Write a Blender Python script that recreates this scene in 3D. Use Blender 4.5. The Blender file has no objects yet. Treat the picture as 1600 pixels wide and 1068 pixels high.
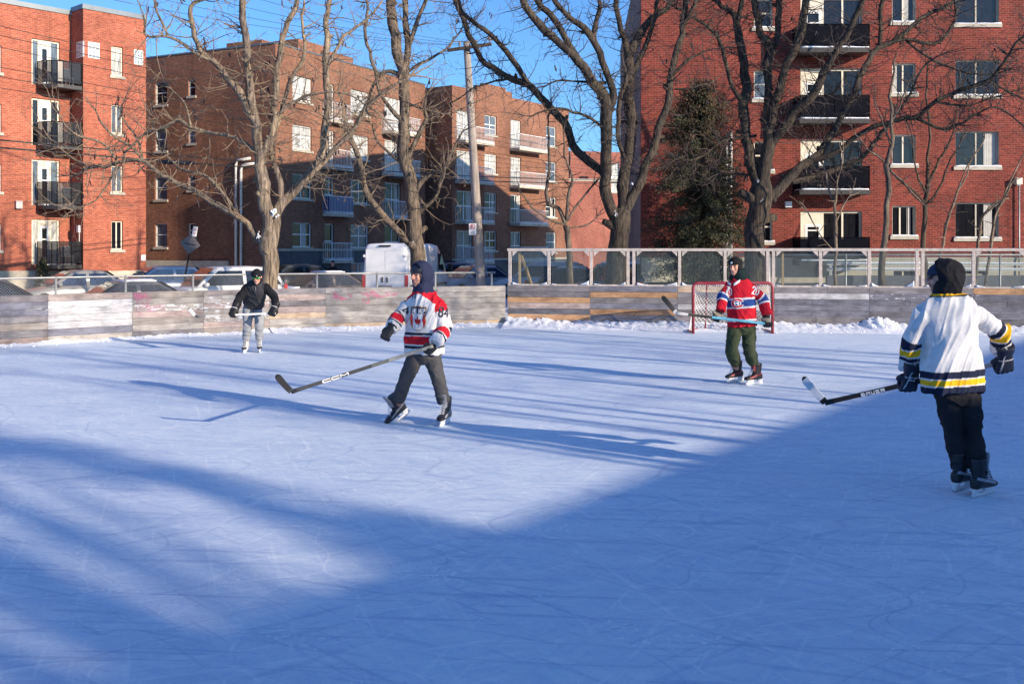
import bpy, bmesh, math, random
from mathutils import Vector, Matrix, noise
from mathutils.bvhtree import BVHTree
R = math.radians
C = bpy.context.scene
COL = C.collection
V = Vector

# ------------------------------------------------------------------ camera, sky, sun, exposure
EYE = 2.0            # camera height in metres
F = 1555.6           # focal length in photograph pixels (35 mm lens)
HOR = 388.0          # horizon row of the photograph
cam = bpy.data.cameras.new('camera')
cam.lens = 35; cam.sensor_width = 36; cam.clip_end = 2000; cam.clip_start = 0.05
cam.shift_y = -(534 - HOR) / 1600
cam_o = bpy.data.objects.new('camera', cam); COL.objects.link(cam_o)
cam_o.location = (0, 0, EYE); cam_o.rotation_euler = (R(90), 0, 0)
C.camera = cam_o

SUN_EL = 17.3
SUN_DIR = V((0.79, -0.61, 0)).normalized()          # horizontal direction towards the sun
SUN_AZ = math.atan2(SUN_DIR.x, SUN_DIR.y)            # clockwise from +Y
w = bpy.data.worlds.new('World'); C.world = w; w.use_nodes = True
nt = w.node_tree
bg = nt.nodes['Background']
sky = nt.nodes.new('ShaderNodeTexSky'); sky.sky_type = 'NISHITA'; sky.sun_disc = False
sky.sun_elevation = R(SUN_EL); sky.sun_rotation = SUN_AZ
sky.air_density = 1.0; sky.dust_density = 0.8; sky.ozone_density = 2.0
tint = nt.nodes.new('ShaderNodeMix'); tint.data_type = 'RGBA'; tint.blend_type = 'MULTIPLY'; tint.inputs[0].default_value = 1   # clear winter air: a deeper blue
nt.links.new(sky.outputs[0], tint.inputs[6]); tint.inputs[7].default_value = (.58, .97, 1.50, 1)
nt.links.new(tint.outputs[2], bg.inputs[0]); bg.inputs[1].default_value = 0.108
sl = bpy.data.lights.new('sun', 'SUN'); sl.energy = 5.0; sl.angle = R(0.5); sl.color = (1.0, 0.845, 0.655)
so = bpy.data.objects.new('sun', sl); COL.objects.link(so)
to_sun = V((SUN_DIR.x * math.cos(R(SUN_EL)), SUN_DIR.y * math.cos(R(SUN_EL)), math.sin(R(SUN_EL))))
so.rotation_euler = to_sun.to_track_quat('Z', 'Y').to_euler(); so.location = (40, -30, 30)
C.view_settings.view_transform = 'Standard'; C.view_settings.look = 'None'
C.view_settings.gamma = 1; C.view_settings.exposure = 0.54
C.cycles.max_bounces = 6; C.cycles.transparent_max_bounces = 12
C.cycles.sample_clamp_indirect = 4

# ------------------------------------------------------------------ helpers
ORG = {}
def P(x, y, Y):      # photograph pixel at depth Y -> world point
    return V(((x - 800) * Y / F, Y, EYE + (HOR - y) * Y / F))
def lerp(a, b, t): return a + (b - a) * t

def tag(o, label=None, cat=None, group=None, kind=None):
    if label: o['label'] = label
    if cat: o['category'] = cat
    if group: o['group'] = group
    if kind: o['kind'] = kind
    return o
def thing(name, label, cat, loc, group=None):
    o = bpy.data.objects.new(name, None); COL.objects.link(o)
    o.location = loc; o.empty_display_size = 0.2; ORG[o.name] = V(loc)
    return tag(o, label, cat, group)

class MB:
    def __init__(s): s.v = []; s.f = []; s.m = []; s.uv = []; s.c = []
    def face(s, pts, m=0, uv=None, col=None):
        b = len(s.v); s.v += [V(p) for p in pts]
        s.f.append(tuple(range(b, b + len(pts)))); s.m.append(m)
        s.uv.append(uv or [(0, 0)] * len(pts)); s.c.append(col)
    def idx(s, ids, m=0, col=None):
        s.f.append(tuple(ids)); s.m.append(m); s.uv.append([(0, 0)] * len(ids)); s.c.append(col)
    def box(s, c, size, rot=None, m=0, col=None, uvo=(0, 0)):
        c = V(c); hx, hy, hz = size[0] / 2, size[1] / 2, size[2] / 2
        rot = rot or Matrix.Identity(3)
        def g(x, y, z): return c + rot @ V((x, y, z))
        for ax in range(3):
            for sg in (-1, 1):
                h = (hx, hy, hz); a, b = [(1, 2), (0, 2), (0, 1)][ax]
                q = []; uv = []
                for (ia, ib) in ((-1, -1), (1, -1), (1, 1), (-1, 1)):
                    p = [0, 0, 0]; p[ax] = sg * h[ax]; p[a] = ia * h[a]; p[b] = ib * h[b]
                    q.append(g(*p)); uv.append((p[a] + uvo[0], p[b] + uvo[1]))
                flip = (sg < 0) ^ (ax == 1)
                if flip: q.reverse(); uv.reverse()
                s.face(q, m, uv, col)
    def beam(s, a, b, w, h, m=0, col=None, up=(0, 0, 1)):
        a = V(a); b = V(b); d = b - a; L = d.length; x = d.normalized()
        up = V(up); y = up.cross(x)
        if y.length < 1e-4: y = V((0, 1, 0)).cross(x)
        y.normalize(); z = x.cross(y)
        s.box((a + b) / 2, (L, w, h), Matrix((x, y, z)).transposed(), m, col, (random.random() * 9, random.random() * 9))
    def rings(s, rs, m=0, cap=True, col=None):
        n = len(rs[0]); b = len(s.v)
        for r in rs: s.v += [V(p) for p in r]
        for i in range(len(rs) - 1):
            for k in range(n):
                k2 = (k + 1) % n
                s.idx((b + i * n + k, b + i * n + k2, b + (i + 1) * n + k2, b + (i + 1) * n + k), m, col)
        if cap:
            s.idx(tuple(b + k for k in reversed(range(n))), m, col)
            s.idx(tuple(b + (len(rs) - 1) * n + k for k in range(n)), m, col)
    def tube(s, pts, rad, n=8, m=0, cap=True, col=None):
        pts = [V(p) for p in pts]
        if not hasattr(rad, '__len__'): rad = [rad] * len(pts)
        rs = []; prev = None
        for i, p in enumerate(pts):
            d = (pts[min(i + 1, len(pts) - 1)] - pts[max(i - 1, 0)])
            d = d.normalized() if d.length > 1e-9 else V((0, 0, 1))
            if prev is None:
                x = d.cross(V((0, 0, 1)))
                if x.length < 0.05: x = d.cross(V((0, 1, 0)))
            else:
                x = prev - d * prev.dot(d)
                if x.length < 1e-4: x = d.cross(V((0, 1, 0)))
            x.normalize(); prev = x; y = d.cross(x)
            rs.append([p + (x * math.cos(2 * math.pi * k / n) + y * math.sin(2 * math.pi * k / n)) * rad[i] for k in range(n)])
        s.rings(rs, m, cap, col)
    def ball(s, c, ax, n=12, k=8, m=0, rot=None, col=None):
        rot = rot or Matrix.Identity(3); c = V(c)
        rs = []
        for i in range(k + 1):
            t = math.pi * (0.02 + 0.96 * i / k)
            rs.append([c + rot @ V((ax[0] * math.sin(t) * math.cos(2 * math.pi * j / n), ax[1] * math.sin(t) * math.sin(2 * math.pi * j / n), -ax[2] * math.cos(t))) for j in range(n)])
        s.rings(rs, m, True, col)
    def build(s, name, mats, parent=None, smooth=False, loc=None, autouv=False):
        if not isinstance(mats, (list, tuple)): mats = [mats]
        if parent is not None: org = ORG[parent.name]
        elif loc is not None: org = V(loc)
        else: org = V((0, 0, 0))
        me = bpy.data.meshes.new(name)
        me.from_pydata([tuple(p - org) for p in s.v], [], s.f)
        for mt in mats: me.materials.append(mt)
        me.polygons.foreach_set('material_index', s.m)
        ul = me.uv_layers.new(name='UVMap'); flat = []
        for u in s.uv:
            for q in u: flat += [q[0], q[1]]
        ul.data.foreach_set('uv', flat)
        if any(c is not None for c in s.c):
            ca = me.color_attributes.new('Col', 'FLOAT_COLOR', 'CORNER'); fl = []
            for f, c in zip(s.f, s.c):
                c = c or (0.5, 0.5, 0.5, 0)
                c = tuple(c) + ((0,) if len(c) == 3 else ())
                fl += list(c) * len(f)
            ca.data.foreach_set('color', fl)
        if smooth: me.polygons.foreach_set('use_smooth', [True] * len(me.polygons))
        me.update()
        o = bpy.data.objects.new(name, me); COL.objects.link(o)
        if parent is not None: o.parent = parent
        else: o.location = org
        ORG[o.name] = org
        return o

def spline(pts, sub=4):       # Catmull-Rom through tuples of any length
    out = []; n = len(pts)
    for i in range(n - 1):
        p0 = pts[max(i - 1, 0)]; p1 = pts[i]; p2 = pts[i + 1]; p3 = pts[min(i + 2, n - 1)]
        for k in range(sub):
            t = k / sub
            out.append(tuple(0.5 * ((2 * b) + (-a + c) * t + (2 * a - 5 * b + 4 * c - d) * t * t + (-a + 3 * b - 3 * c + d) * t ** 3) for a, b, c, d in zip(p0, p1, p2, p3)))
    out.append(tuple(pts[-1])); return out

# ------------------------------------------------------------------ materials
def nodes(name):
    m = bpy.data.materials.new(name); m.use_nodes = True
    n = m.node_tree.nodes; l = m.node_tree.links
    return m, n, l, n['Principled BSDF']
def ramp(n, a, b, ca=(0, 0, 0, 1), cb=(1, 1, 1, 1)):
    r = n.new('ShaderNodeValToRGB'); r.color_ramp.elements[0].position = a; r.color_ramp.elements[1].position = b
    r.color_ramp.elements[0].color = ca; r.color_ramp.elements[1].color = cb
    return r
def c4(c): return (c[0], c[1], c[2], 1)
def mixc(n, l, fac, a, b, mode='MIX'):
    x = n.new('ShaderNodeMix'); x.data_type = 'RGBA'; x.blend_type = mode
    for i, val in ((0, fac), (6, a), (7, b)):
        if hasattr(val, 'links'): l.new(val, x.inputs[i])
        elif i == 0: x.inputs[0].default_value = val
        else: x.inputs[i].default_value = c4(val)
    return x.outputs[2]
def coord(n, l, kind='Object', scale=(1, 1, 1), rot=(0, 0, 0)):
    t = n.new('ShaderNodeTexCoord'); mp = n.new('ShaderNodeMapping')
    mp.inputs['Scale'].default_value = scale; src = t.outputs[kind]
    if any(rot):                       # turn first, stretch afterwards
        mr = n.new('ShaderNodeMapping'); mr.inputs['Rotation'].default_value = rot; l.new(src, mr.inputs[0]); src = mr.outputs[0]
    l.new(src, mp.inputs[0]); return mp.outputs[0]
def ntex(n, l, co, scale, detail=4, rough=.6, dist=0):
    t = n.new('ShaderNodeTexNoise'); l.new(co, t.inputs['Vector'])
    t.inputs['Scale'].default_value = scale; t.inputs['Detail'].default_value = detail
    t.inputs['Roughness'].default_value = rough; t.inputs['Distortion'].default_value = dist
    return t.outputs[0]
def bump(n, l, h, bs, strength=.3, dist=.01):
    b = n.new('ShaderNodeBump'); b.inputs['Strength'].default_value = strength; b.inputs['Distance'].default_value = dist
    l.new(h, b.inputs['Height']); l.new(b.outputs[0], bs.inputs['Normal'])
def flat(name, col, rough=.6, var=.25, scale=6, metal=0, bmp=0, spec=.5, stretch=(1, 1, 1)):
    m, n, l, b = nodes(name)
    co = coord(n, l, 'Object', stretch); t = ntex(n, l, co, scale)
    dark = tuple(c * (1 - var) for c in col); lite = tuple(min(1, c * (1 + var)) for c in col)
    r = ramp(n, .3, .7, c4(dark), c4(lite)); l.new(t, r.inputs[0]); l.new(r.outputs[0], b.inputs['Base Color'])
    b.inputs['Roughness'].default_value = rough; b.inputs['Metallic'].default_value = metal
    b.inputs['Specular IOR Level'].default_value = spec
    if bmp: bump(n, l, t, b, bmp, .02)
    return m
def brick(name, c1, c2, mortar, bw=.22, rh=.083, ms=.011):
    m, n, l, b = nodes(name)
    co = coord(n, l, 'UV')
    t = n.new('ShaderNodeTexBrick'); l.new(co, t.inputs['Vector'])
    t.inputs['Scale'].default_value = 1; t.inputs['Brick Width'].default_value = bw; t.inputs['Row Height'].default_value = rh
    t.inputs['Mortar Size'].default_value = ms; t.inputs['Mortar Smooth'].default_value = .2; t.inputs['Bias'].default_value = -.1
    t.inputs['Color1'].default_value = c4(c1); t.inputs['Color2'].default_value = c4(c2); t.inputs['Mortar'].default_value = c4(mortar)
    big = ntex(n, l, co, .35, 5, .65); r = ramp(n, .3, .72, (.62, .60, .60, 1), (1.2, 1.16, 1.13, 1)); l.new(big, r.inputs[0])
    o = mixc(n, l, 1, t.outputs[0], r.outputs[0], 'MULTIPLY')
    c2n = coord(n, l, 'UV', (1, 2.6, 1)); sp = ntex(n, l, c2n, 4.5, 2, .5); r2 = ramp(n, .28, .75, (.72, .7, .7, 1), (1.2, 1.2, 1.2, 1)); l.new(sp, r2.inputs[0])
    o = mixc(n, l, 1, o, r2.outputs[0], 'MULTIPLY')
    st = coord(n, l, 'UV', (1.2, .12, 1)); sn = ntex(n, l, st, 1.6, 4, .6); r3 = ramp(n, .55, .76, (1, 1, 1, 1), (.52, .5, .5, 1)); l.new(sn, r3.inputs[0])
    o = mixc(n, l, .7, o, r3.outputs[0], 'MULTIPLY')
    l.new(o, b.inputs['Base Color']); b.inputs['Roughness'].default_value = .9; b.inputs['Specular IOR Level'].default_value = .25
    bump(n, l, t.outputs[1], b, .5, -.008)
    return m
def vcol(name, rough=.7, fabric=.0, spec=.3, sheen=0):
    m, n, l, b = nodes(name)
    a = n.new('ShaderNodeAttribute'); a.attribute_name = 'Col'
    co = coord(n, l, 'Object'); t = ntex(n, l, co, 14, 4); r = ramp(n, .3, .7, (.86, .86, .86, 1), (1.06, 1.06, 1.06, 1)); l.new(t, r.inputs[0])
    l.new(mixc(n, l, 1, a.outputs[0], r.outputs[0], 'MULTIPLY'), b.inputs['Base Color'])
    b.inputs['Roughness'].default_value = rough; b.inputs['Specular IOR Level'].default_value = spec
    if fabric: t2 = ntex(n, l, co, 45, 3); bump(n, l, t2, b, fabric, .006)
    return m
def wood():
    m, n, l, b = nodes('weathered_planks')
    a = n.new('ShaderNodeAttribute'); a.attribute_name = 'Col'
    co = coord(n, l, 'UV', (.7, 14, 1)); g = ntex(n, l, co, 2.2, 6, .7, .6)
    r = ramp(n, .25, .75, (.55, .53, .52, 1), (1.18, 1.18, 1.2, 1)); l.new(g, r.inputs[0])
    o = mixc(n, l, 1, a.outputs[0], r.outputs[0], 'MULTIPLY')
    co2 = coord(n, l, 'UV', (1, 1.6, 1)); bl = ntex(n, l, co2, 2.3, 5, .65); r2 = ramp(n, .32, .62, (.5, .48, .49, 1), (1.1, 1.1, 1.1, 1)); l.new(bl, r2.inputs[0])
    o = mixc(n, l, .9, o, r2.outputs[0], 'MULTIPLY')
    # knots and nail holes
    vo = n.new('ShaderNodeTexVoronoi'); vc = coord(n, l, 'UV', (2.2, 6.5, 1)); l.new(vc, vo.inputs['Vector']); vo.inputs['Scale'].default_value = 1.4
    rk = ramp(n, .04, .11, (.3, .24, .2, 1), (1, 1, 1, 1)); l.new(vo.outputs['Distance'], rk.inputs[0])
    o = mixc(n, l, .8, o, rk.outputs[0], 'MULTIPLY')
    # flaking white paint / ice spray: amount comes from the alpha of the plank colour
    fn = ntex(n, l, coord(n, l, 'UV', (1.5, 4, 1)), 3.5, 8, .75)
    ad = n.new('ShaderNodeMath'); ad.operation = 'ADD'; l.new(fn, ad.inputs[0]); l.new(a.outputs['Alpha'], ad.inputs[1])
    rf = ramp(n, .98, 1.08); l.new(ad.outputs[0], rf.inputs[0])
    o = mixc(n, l, rf.outputs[0], o, (.62, .62, .65))
    l.new(o, b.inputs['Base Color']); b.inputs['Roughness'].default_value = .85; b.inputs['Specular IOR Level'].default_value = .2
    bump(n, l, g, b, .35, .006); return m
def ice():
    m, n, l, b = nodes('skated_ice')
    co = coord(n, l, 'Object')
    def math2(op, a, c):
        q = n.new('ShaderNodeMath'); q.operation = op
        for i_, val in enumerate((a, c)):
            if hasattr(val, 'links'): l.new(val, q.inputs[i_])
            else: q.inputs[i_].default_value = val
        return q.outputs[0]
    big = ntex(n, l, co, .35, 6, .65); r = ramp(n, .3, .72, (.54, .655, .80, 1), (.72, .80, .885, 1)); l.new(big, r.inputs[0])
    o = r.outputs[0]
    # scraped grain at every scale, drawn out along several headings
    for k, (ang, sx, sy, sc, lo, hi, amt, cc) in enumerate(((8, 1, 3.2, 1.4, .46, .70, .55, (.86, .90, .93)), (-28, 1, 5, 2.0, .50, .68, .55, (.86, .90, .93)), (62, 1, 6, 1.8, .50, .70, .55, (.86, .90, .93)), (34, 1, 5, 2.6, .50, .70, .5, (.42, .53, .74)), (-52, 1, 6, 5, .52, .70, .5, (.44, .55, .76)), (80, 1, 5, 9, .50, .72, .35, (.86, .88, .93)))):
        s = ntex(n, l, coord(n, l, 'Object', (sx, sy, 1), (0, 0, R(ang))), sc, 9, .72, .5)
        q = ramp(n, lo, hi); l.new(s, q.inputs[0]); o = mixc(n, l, math2('MULTIPLY', q.outputs[0], amt), o, cc)
    # thin sweeping skate cuts: contour lines of slow smooth noise, broken up
    LN = (.27, .38, .60); LT = (.94, .96, .98)
    hs = None
    for k, (sc, dx, wdt, cc, am) in enumerate(((.55, 3, .0015, LN, .42), (.42, 31, .0013, LT, .6), (.5, 47, .0015, LN, .36), (.7, 71, .0016, LT, .5), (.33, 91, .0010, LN, .45), (.65, 113, .0016, LT, .5))):
        mpn = n.new('ShaderNodeMapping'); tc = n.new('ShaderNodeTexCoord'); l.new(tc.outputs['Object'], mpn.inputs[0]); mpn.inputs['Location'].default_value = (dx, dx * 1.7, dx * .3); mpn.inputs['Rotation'].default_value = (0, 0, k * .9); mpn.inputs['Scale'].default_value = (1, 1.8, 1)
        s = ntex(n, l, mpn.outputs[0], sc, 0.3, .4, 0)
        ab = math2('ABSOLUTE', math2('SUBTRACT', s, .5), 0)
        q = ramp(n, wdt * .35, wdt, (1, 1, 1, 1), (0, 0, 0, 1)); l.new(ab, q.inputs[0])
        mk = ntex(n, l, mpn.outputs[0], 1.7, 4, .6); qm = ramp(n, .43, .53); l.new(mk, qm.inputs[0])
        mm = math2('MULTIPLY', math2('MULTIPLY', q.outputs[0], qm.outputs[0]), am); o = mixc(n, l, mm, o, cc)
    # dense short straight cuts crossing at many headings
    for k, (ang, sc, lo, cc, am) in enumerate(((-38, 6, .62, LN, .28), (22, 7, .62, LN, .28), (71, 6, .625, LT, .32), (-20, 9, .62, LT, .4), (44, 8, .62, LN, .28), (-66, 7, .625, LT, .3), (5, 6, .60, LN, .34))):
        s = ntex(n, l, coord(n, l, 'Object', (.11, 2.2, 1), (0, 0, R(ang))), sc, 3, .55, .25); q = ramp(n, lo, lo + .05); l.new(s, q.inputs[0]); o = mixc(n, l, math2('MULTIPLY', q.outputs[0], am), o, cc)
    # loose flecks of snow
    fl = ntex(n, l, co, 24, 3, .7); fm = ntex(n, l, co, 1.1, 3); q = ramp(n, .345, .40); l.new(math2('MULTIPLY', fl, fm), q.inputs[0]); o = mixc(n, l, q.outputs[0], o, (.88, .90, .94))
    l.new(o, b.inputs['Base Color'])
    rg = ramp(n, .3, .7, (.40, .40, .40, 1), (.7, .7, .7, 1)); l.new(big, rg.inputs[0]); l.new(rg.outputs[0], b.inputs['Roughness'])
    b.inputs['Specular IOR Level'].default_value = .3
    bn = ntex(n, l, coord(n, l, 'Object', (1, 4, 1), (0, 0, R(12))), 4, 10, .75); bump(n, l, bn, b, .5, .03)
    return m
def snowmat(name='snow', col=(.80, .83, .90)):
    m, n, l, b = nodes(name)
    co = coord(n, l, 'Object'); t = ntex(n, l, co, 6, 6, .7)
    r = ramp(n, .3, .7, c4(tuple(c * .9 for c in col)), c4(col)); l.new(t, r.inputs[0]); l.new(r.outputs[0], b.inputs['Base Color'])
    b.inputs['Roughness'].default_value = .8; b.inputs['Specular IOR Level'].default_value = .2
    bump(n, l, t, b, .5, .03); return m
def bark(name, c1, c2):
    m, n, l, b = nodes(name)
    t = ntex(n, l, coord(n, l, 'Object', (1, 1, .13)), 17, 5, .65, .8)
    r = ramp(n, .36, .66, c4(c1), c4(c2)); l.new(t, r.inputs[0])
    t2 = ntex(n, l, coord(n, l, 'Object'), 1.6, 6, .7); r2 = ramp(n, .36, .66, (.62, .62, .66, 1), (1.2, 1.13, .98, 1)); l.new(t2, r2.inputs[0])
    l.new(mixc(n, l, 1, r.outputs[0], r2.outputs[0], 'MULTIPLY'), b.inputs['Base Color'])
    b.inputs['Roughness'].default_value = .95; b.inputs['Specular IOR Level'].default_value = .15
    bump(n, l, t, b, .9, .03); return m
def windowglass(name, base, rough=.04):
    m, n, l, b = nodes(name)
    co = coord(n, l, 'UV', (6, .8, 1)); t = ntex(n, l, co, 1.6, 4, .6)
    r = ramp(n, .35, .7, c4(tuple(c * .45 for c in base)), c4(base)); l.new(t, r.inputs[0]); l.new(r.outputs[0], b.inputs['Base Color'])
    b.inputs['Roughness'].default_value = rough; b.inputs['Specular IOR Level'].default_value = .5
    w_ = ntex(n, l, coord(n, l, 'Object'), 1.2, 2); bump(n, l, w_, b, .06, .05)
    return m
def shieldglass():
    m, n, l, b = nodes('ridged_clear_plastic')
    tr = n.new('ShaderNodeBsdfTransparent'); tr.inputs[0].default_value = (.76, .83, .83, 1)
    b.inputs['Base Color'].default_value = (.13, .16, .165, 1); b.inputs['Roughness'].default_value = .25
    wv = n.new('ShaderNodeTexWave'); l.new(coord(n, l, 'UV'), wv.inputs['Vector']); wv.inputs['Scale'].default_value = 9; wv.inputs['Distortion'].default_value = 1.2
    dirt = ntex(n, l, coord(n, l, 'UV', (5, .7, 1)), 2.5, 5)
    mu = n.new('ShaderNodeMath'); mu.operation = 'MULTIPLY'; l.new(wv.outputs[1], mu.inputs[0]); l.new(dirt, mu.inputs[1])
    rr = ramp(n, .0, .7, (.16, .16, .16, 1), (.40, .40, .40, 1)); l.new(mu.outputs[0], rr.inputs[0])
    mx = n.new('ShaderNodeMixShader'); l.new(rr.outputs[0], mx.inputs[0]); l.new(tr.outputs[0], mx.inputs[1]); l.new(b.outputs[0], mx.inputs[2])
    l.new(mx.outputs[0], n['Material Output'].inputs[0]); return m
def paint(name, col, rough=.3, salt=.25):
    m, n, l, b = nodes(name)
    t = ntex(n, l, coord(n, l, 'Object'), 2.2, 6, .7); r = ramp(n, .5, .85, (0, 0, 0, 1), (salt, salt, salt, 1)); l.new(t, r.inputs[0])
    l.new(mixc(n, l, r.outputs[0], col, (.55, .53, .5)), b.inputs['Base Color']); b.inputs['Roughness'].default_value = rough
    b.inputs['Coat Weight'].default_value = .3; return m

M = {}
M['brick_red'] = brick('red_brick', (.25, .044, .030), (.145, .026, .020), (.24, .11, .088))
M['brick_orange'] = brick('orange_brick', (.46, .128, .072), (.35, .082, .050), (.42, .22, .16))
M['brick_brown'] = brick('brown_brick', (.30, .138, .080), (.20, .086, .054), (.27, .165, .125))
M['brick_dull'] = brick('grey_brown_brick', (.24, .17, .14), (.19, .13, .11), (.3, .25, .22))
M['stone'] = flat('pale_stone', (.42, .38, .315), .85, .15, 3)
M['concrete'] = flat('concrete', (.46, .41, .33), .9, .18, 2, bmp=.2)
M['darkclad'] = flat('dark_cladding', (.055, .058, .075), .6, .3, 3)
M['cream'] = flat('cream_frame', (.66, .58, .47), .5, .08, 3)
M['white'] = flat('white_frame', (.76, .76, .74), .4, .06, 3)
M['black'] = flat('black_metal', (.012, .012, .015), .35, .3, 4)
M['balblack'] = flat('black_balcony_panel', (.0035, .004, .008), .5, .3, 2, spec=.04)
M['whiterail'] = flat('white_railing', (.72, .72, .72), .45, .1, 4)
M['bluepanel'] = flat('blue_panel', (.03, .06, .17), .5, .2, 3)
M['glass_dark'] = windowglass('dark_window_glass', (.014, .015, .019), .05)
M['glass_mid'] = windowglass('blue_window_glass', (.16, .20, .25))
M['glass_curtain'] = windowglass('curtained_window_glass', (.60, .60, .57), .15)
M['glassblock'] = flat('glass_block', (.34, .38, .40), .12, .3, 12)
M['flash'] = flat('grey_flashing', (.15, .17, .19), .4, .1, 2, metal=.4)
M['gravel'] = flat('roof_gravel', (.3, .29, .28), .95, .2, 4)
M['wood'] = wood()
M['ice'] = ice()
M['snow'] = snowmat()
M['snowground'] = snowmat('trampled_snow', (.70, .73, .80))
M['asphalt'] = flat('salted_asphalt', (.13, .13, .14), .85, .4, 1.2, bmp=.2)
M['bark_pale'] = bark('pale_furrowed_bark', (.075, .058, .047), (.36, .29, .225))
M['bark_grey'] = bark('grey_brown_bark', (.05, .041, .036), (.25, .20, .16))
M['bark_dark_grey'] = bark('dark_grey_bark', (.020, .018, .018), (.115, .094, .078))  # darkest of the bark tones
M['bark_dark'] = bark('dark_bark', (.05, .038, .032), (.16, .12, .09))
M['twig'] = flat('twig', (.20, .145, .10), .9, .3, 3)
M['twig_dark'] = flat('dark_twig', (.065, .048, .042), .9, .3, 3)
M['pod'] = flat('seed_pod', (.035, .02, .022), .6, .3, 6)
M['polewood'] = flat('weathered_pole', (.30, .255, .225), .9, .3, 9, bmp=.3, stretch=(1, 1, .1))
M['cable'] = flat('cable', (.015, .015, .017), .6, .2, 2)
M['galv'] = flat('galvanised_steel', (.34, .34, .34), .5, .15, 8, metal=.5)
M['pipe'] = flat('white_pipe', (.66, .64, .60), .45, .1, 4)
M['shield'] = shieldglass()
M['framewood'] = flat('weathered_frame_timber', (.47, .41, .37), .85, .22, 10, bmp=.2)
M['newwood'] = flat('new_pine', (.62, .40, .22), .75, .18, 9, bmp=.15)
M['redpipe'] = paint('red_goal_pipe', (.23, .010, .022), .5, .16)
M['net'] = flat('white_net_cord', (.74, .73, .71), .9, .1, 9)
M['vcol'] = vcol('dyed_fabric', .85, .35, .2)
M['vplain'] = vcol('printed_surface', .6, .0, .3)
M['skin'] = vcol('skin', .55, .08, .35)
M['glove'] = vcol('glove_leather', .55, .25, .35)
M['boot'] = vcol('skate_boot', .4, .12, .4)
M['steel'] = flat('skate_steel', (.6, .62, .65), .2, .1, 8, metal=.9)
M['holder'] = flat('white_skate_holder', (.75, .76, .77), .35, .08, 8)
M['blackplastic'] = flat('black_plastic', (.012, .012, .014), .35, .2, 8)
M['rubber'] = flat('tyre_rubber', (.02, .02, .022), .85, .2, 6)
M['rim'] = flat('alloy_rim', (.4, .4, .42), .35, .15, 6, metal=.7)
M['redlight'] = flat('red_lamp_lens', (.45, .015, .015), .2, .1, 6)
M['headlight'] = flat('clear_lamp_lens', (.55, .56, .58), .1, .2, 12)
M['carglass'] = windowglass('car_glass', (.03, .035, .045), .03)
M['cedar'] = flat('cedar_foliage', (.046, .052, .025), .85, .45, 2.5)
M['cedar_brown'] = flat('browned_foliage', (.095, .062, .034), .9, .4, 2.5)
M['signback'] = flat('bare_sign_back', (.20, .17, .16), .45, .1, 4, metal=.3)
# ------------------------------------------------------------------ ground, road, ice
def sheet(name, pts, z, mat, kind='structure'):
    mb = MB(); mb.face([(p[0], p[1], z) for p in pts], 0, [(p[0], p[1]) for p in pts])
    o = mb.build(name, mat); tag(o, kind=kind); return o
sheet('snowy_ground', [(-400, -300), (400, -300), (400, 900), (-400, 900)], -.32, M['snowground'])
sheet('road', [(-60, 4), (-34, 6), (-3.5, 44.5), (30, 84), (60, 130), (40, 140), (-2.2, 62), (-14, 48.5), (-60, 22)], -.300, M['asphalt'])

BL = [(-25.0, 7.5), (-10.49, 20.39), (-9.77, 20.96), (-8.46, 22.19), (-7.14, 23.04), (-5.84, 23.95), (-4.59, 24.54), (-0.17, 26.0)]
BR0 = V((-.13, 26.02, 0)); BR1 = V((12.3, 23.95, 0)); BRD = (BR1 - BR0).normalized()
BRE = BR0 + BRD * 22
ice_pts = [(-40, -20), (45, -20), (45, 19), (BRE.x, BRE.y + .05), (BR0.x, BR0.y + .05)] + [(x - .03, y + .06) for x, y in reversed(BL)] + [(-40, 0)]
sheet('ice', ice_pts, 0, M['ice'])

# ------------------------------------------------------------------ rink boards
GR = (.235, .225, .235); GD = (.15, .15, .17); BE = (.36, .325, .295); TN = (.50, .30, .165); TP = (.52, .40, .285); PK = (.40, .325, .30); WH = (.53, .535, .55); GB = (.19, .195, .235); LB = (.40, .375, .345)
BH = 1.03
def board_section(name, parent, a, b, cols, rnd, proud=0.0):
    a = V((a[0], a[1], 0)); b = V((b[0], b[1], 0)); d = (b - a).normalized(); nrm = V((d.y, -d.x, 0)); L = (b - a).length
    rot = Matrix((d, -nrm, V((0, 0, 1)))).transposed()
    mb = MB(); h = BH / len(cols); z = BH
    for c in cols:
        al = c[3] if len(c) > 3 else .1
        # a row is one or two lengths of plank
        cuts = [0, L] if (L < 2.2 or rnd.random() < .45) else [0, L * rnd.uniform(.3, .7), L]
        for k in range(len(cuts) - 1):
            u0, u1 = cuts[k] + .003, cuts[k + 1] - .003
            j = rnd.uniform(.86, 1.12); off = rnd.uniform(0, .009) + proud
            cc = (c[0] * j, c[1] * j, c[2] * j, al)
            mb.box(a + d * (u0 + u1) / 2 - nrm * (.02 - off) + V((0, 0, z - h / 2)), (u1 - u0, .04, h - .007), rot, 0, cc, (rnd.uniform(0, 50), rnd.uniform(0, 50)))
        z -= h
    # joint cover and studs behind
    for u in [x * L for x in (.02, .5, .98)]:
        mb.box(a + d * u - nrm * .086 + V((0, 0, .49)), (.05, .09, 1.0), rot, 0, (.34, .28, .22, 0))
    return mb.build(name, M['wood'], parent)
rnd = random.Random(4)
lb = thing('rink_boards', 'long curved wall of pale weathered planks with pink graffiti along the left of the ice', 'boards', (-6, 23.5, 0), 'wooden boards round the rink')
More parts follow.
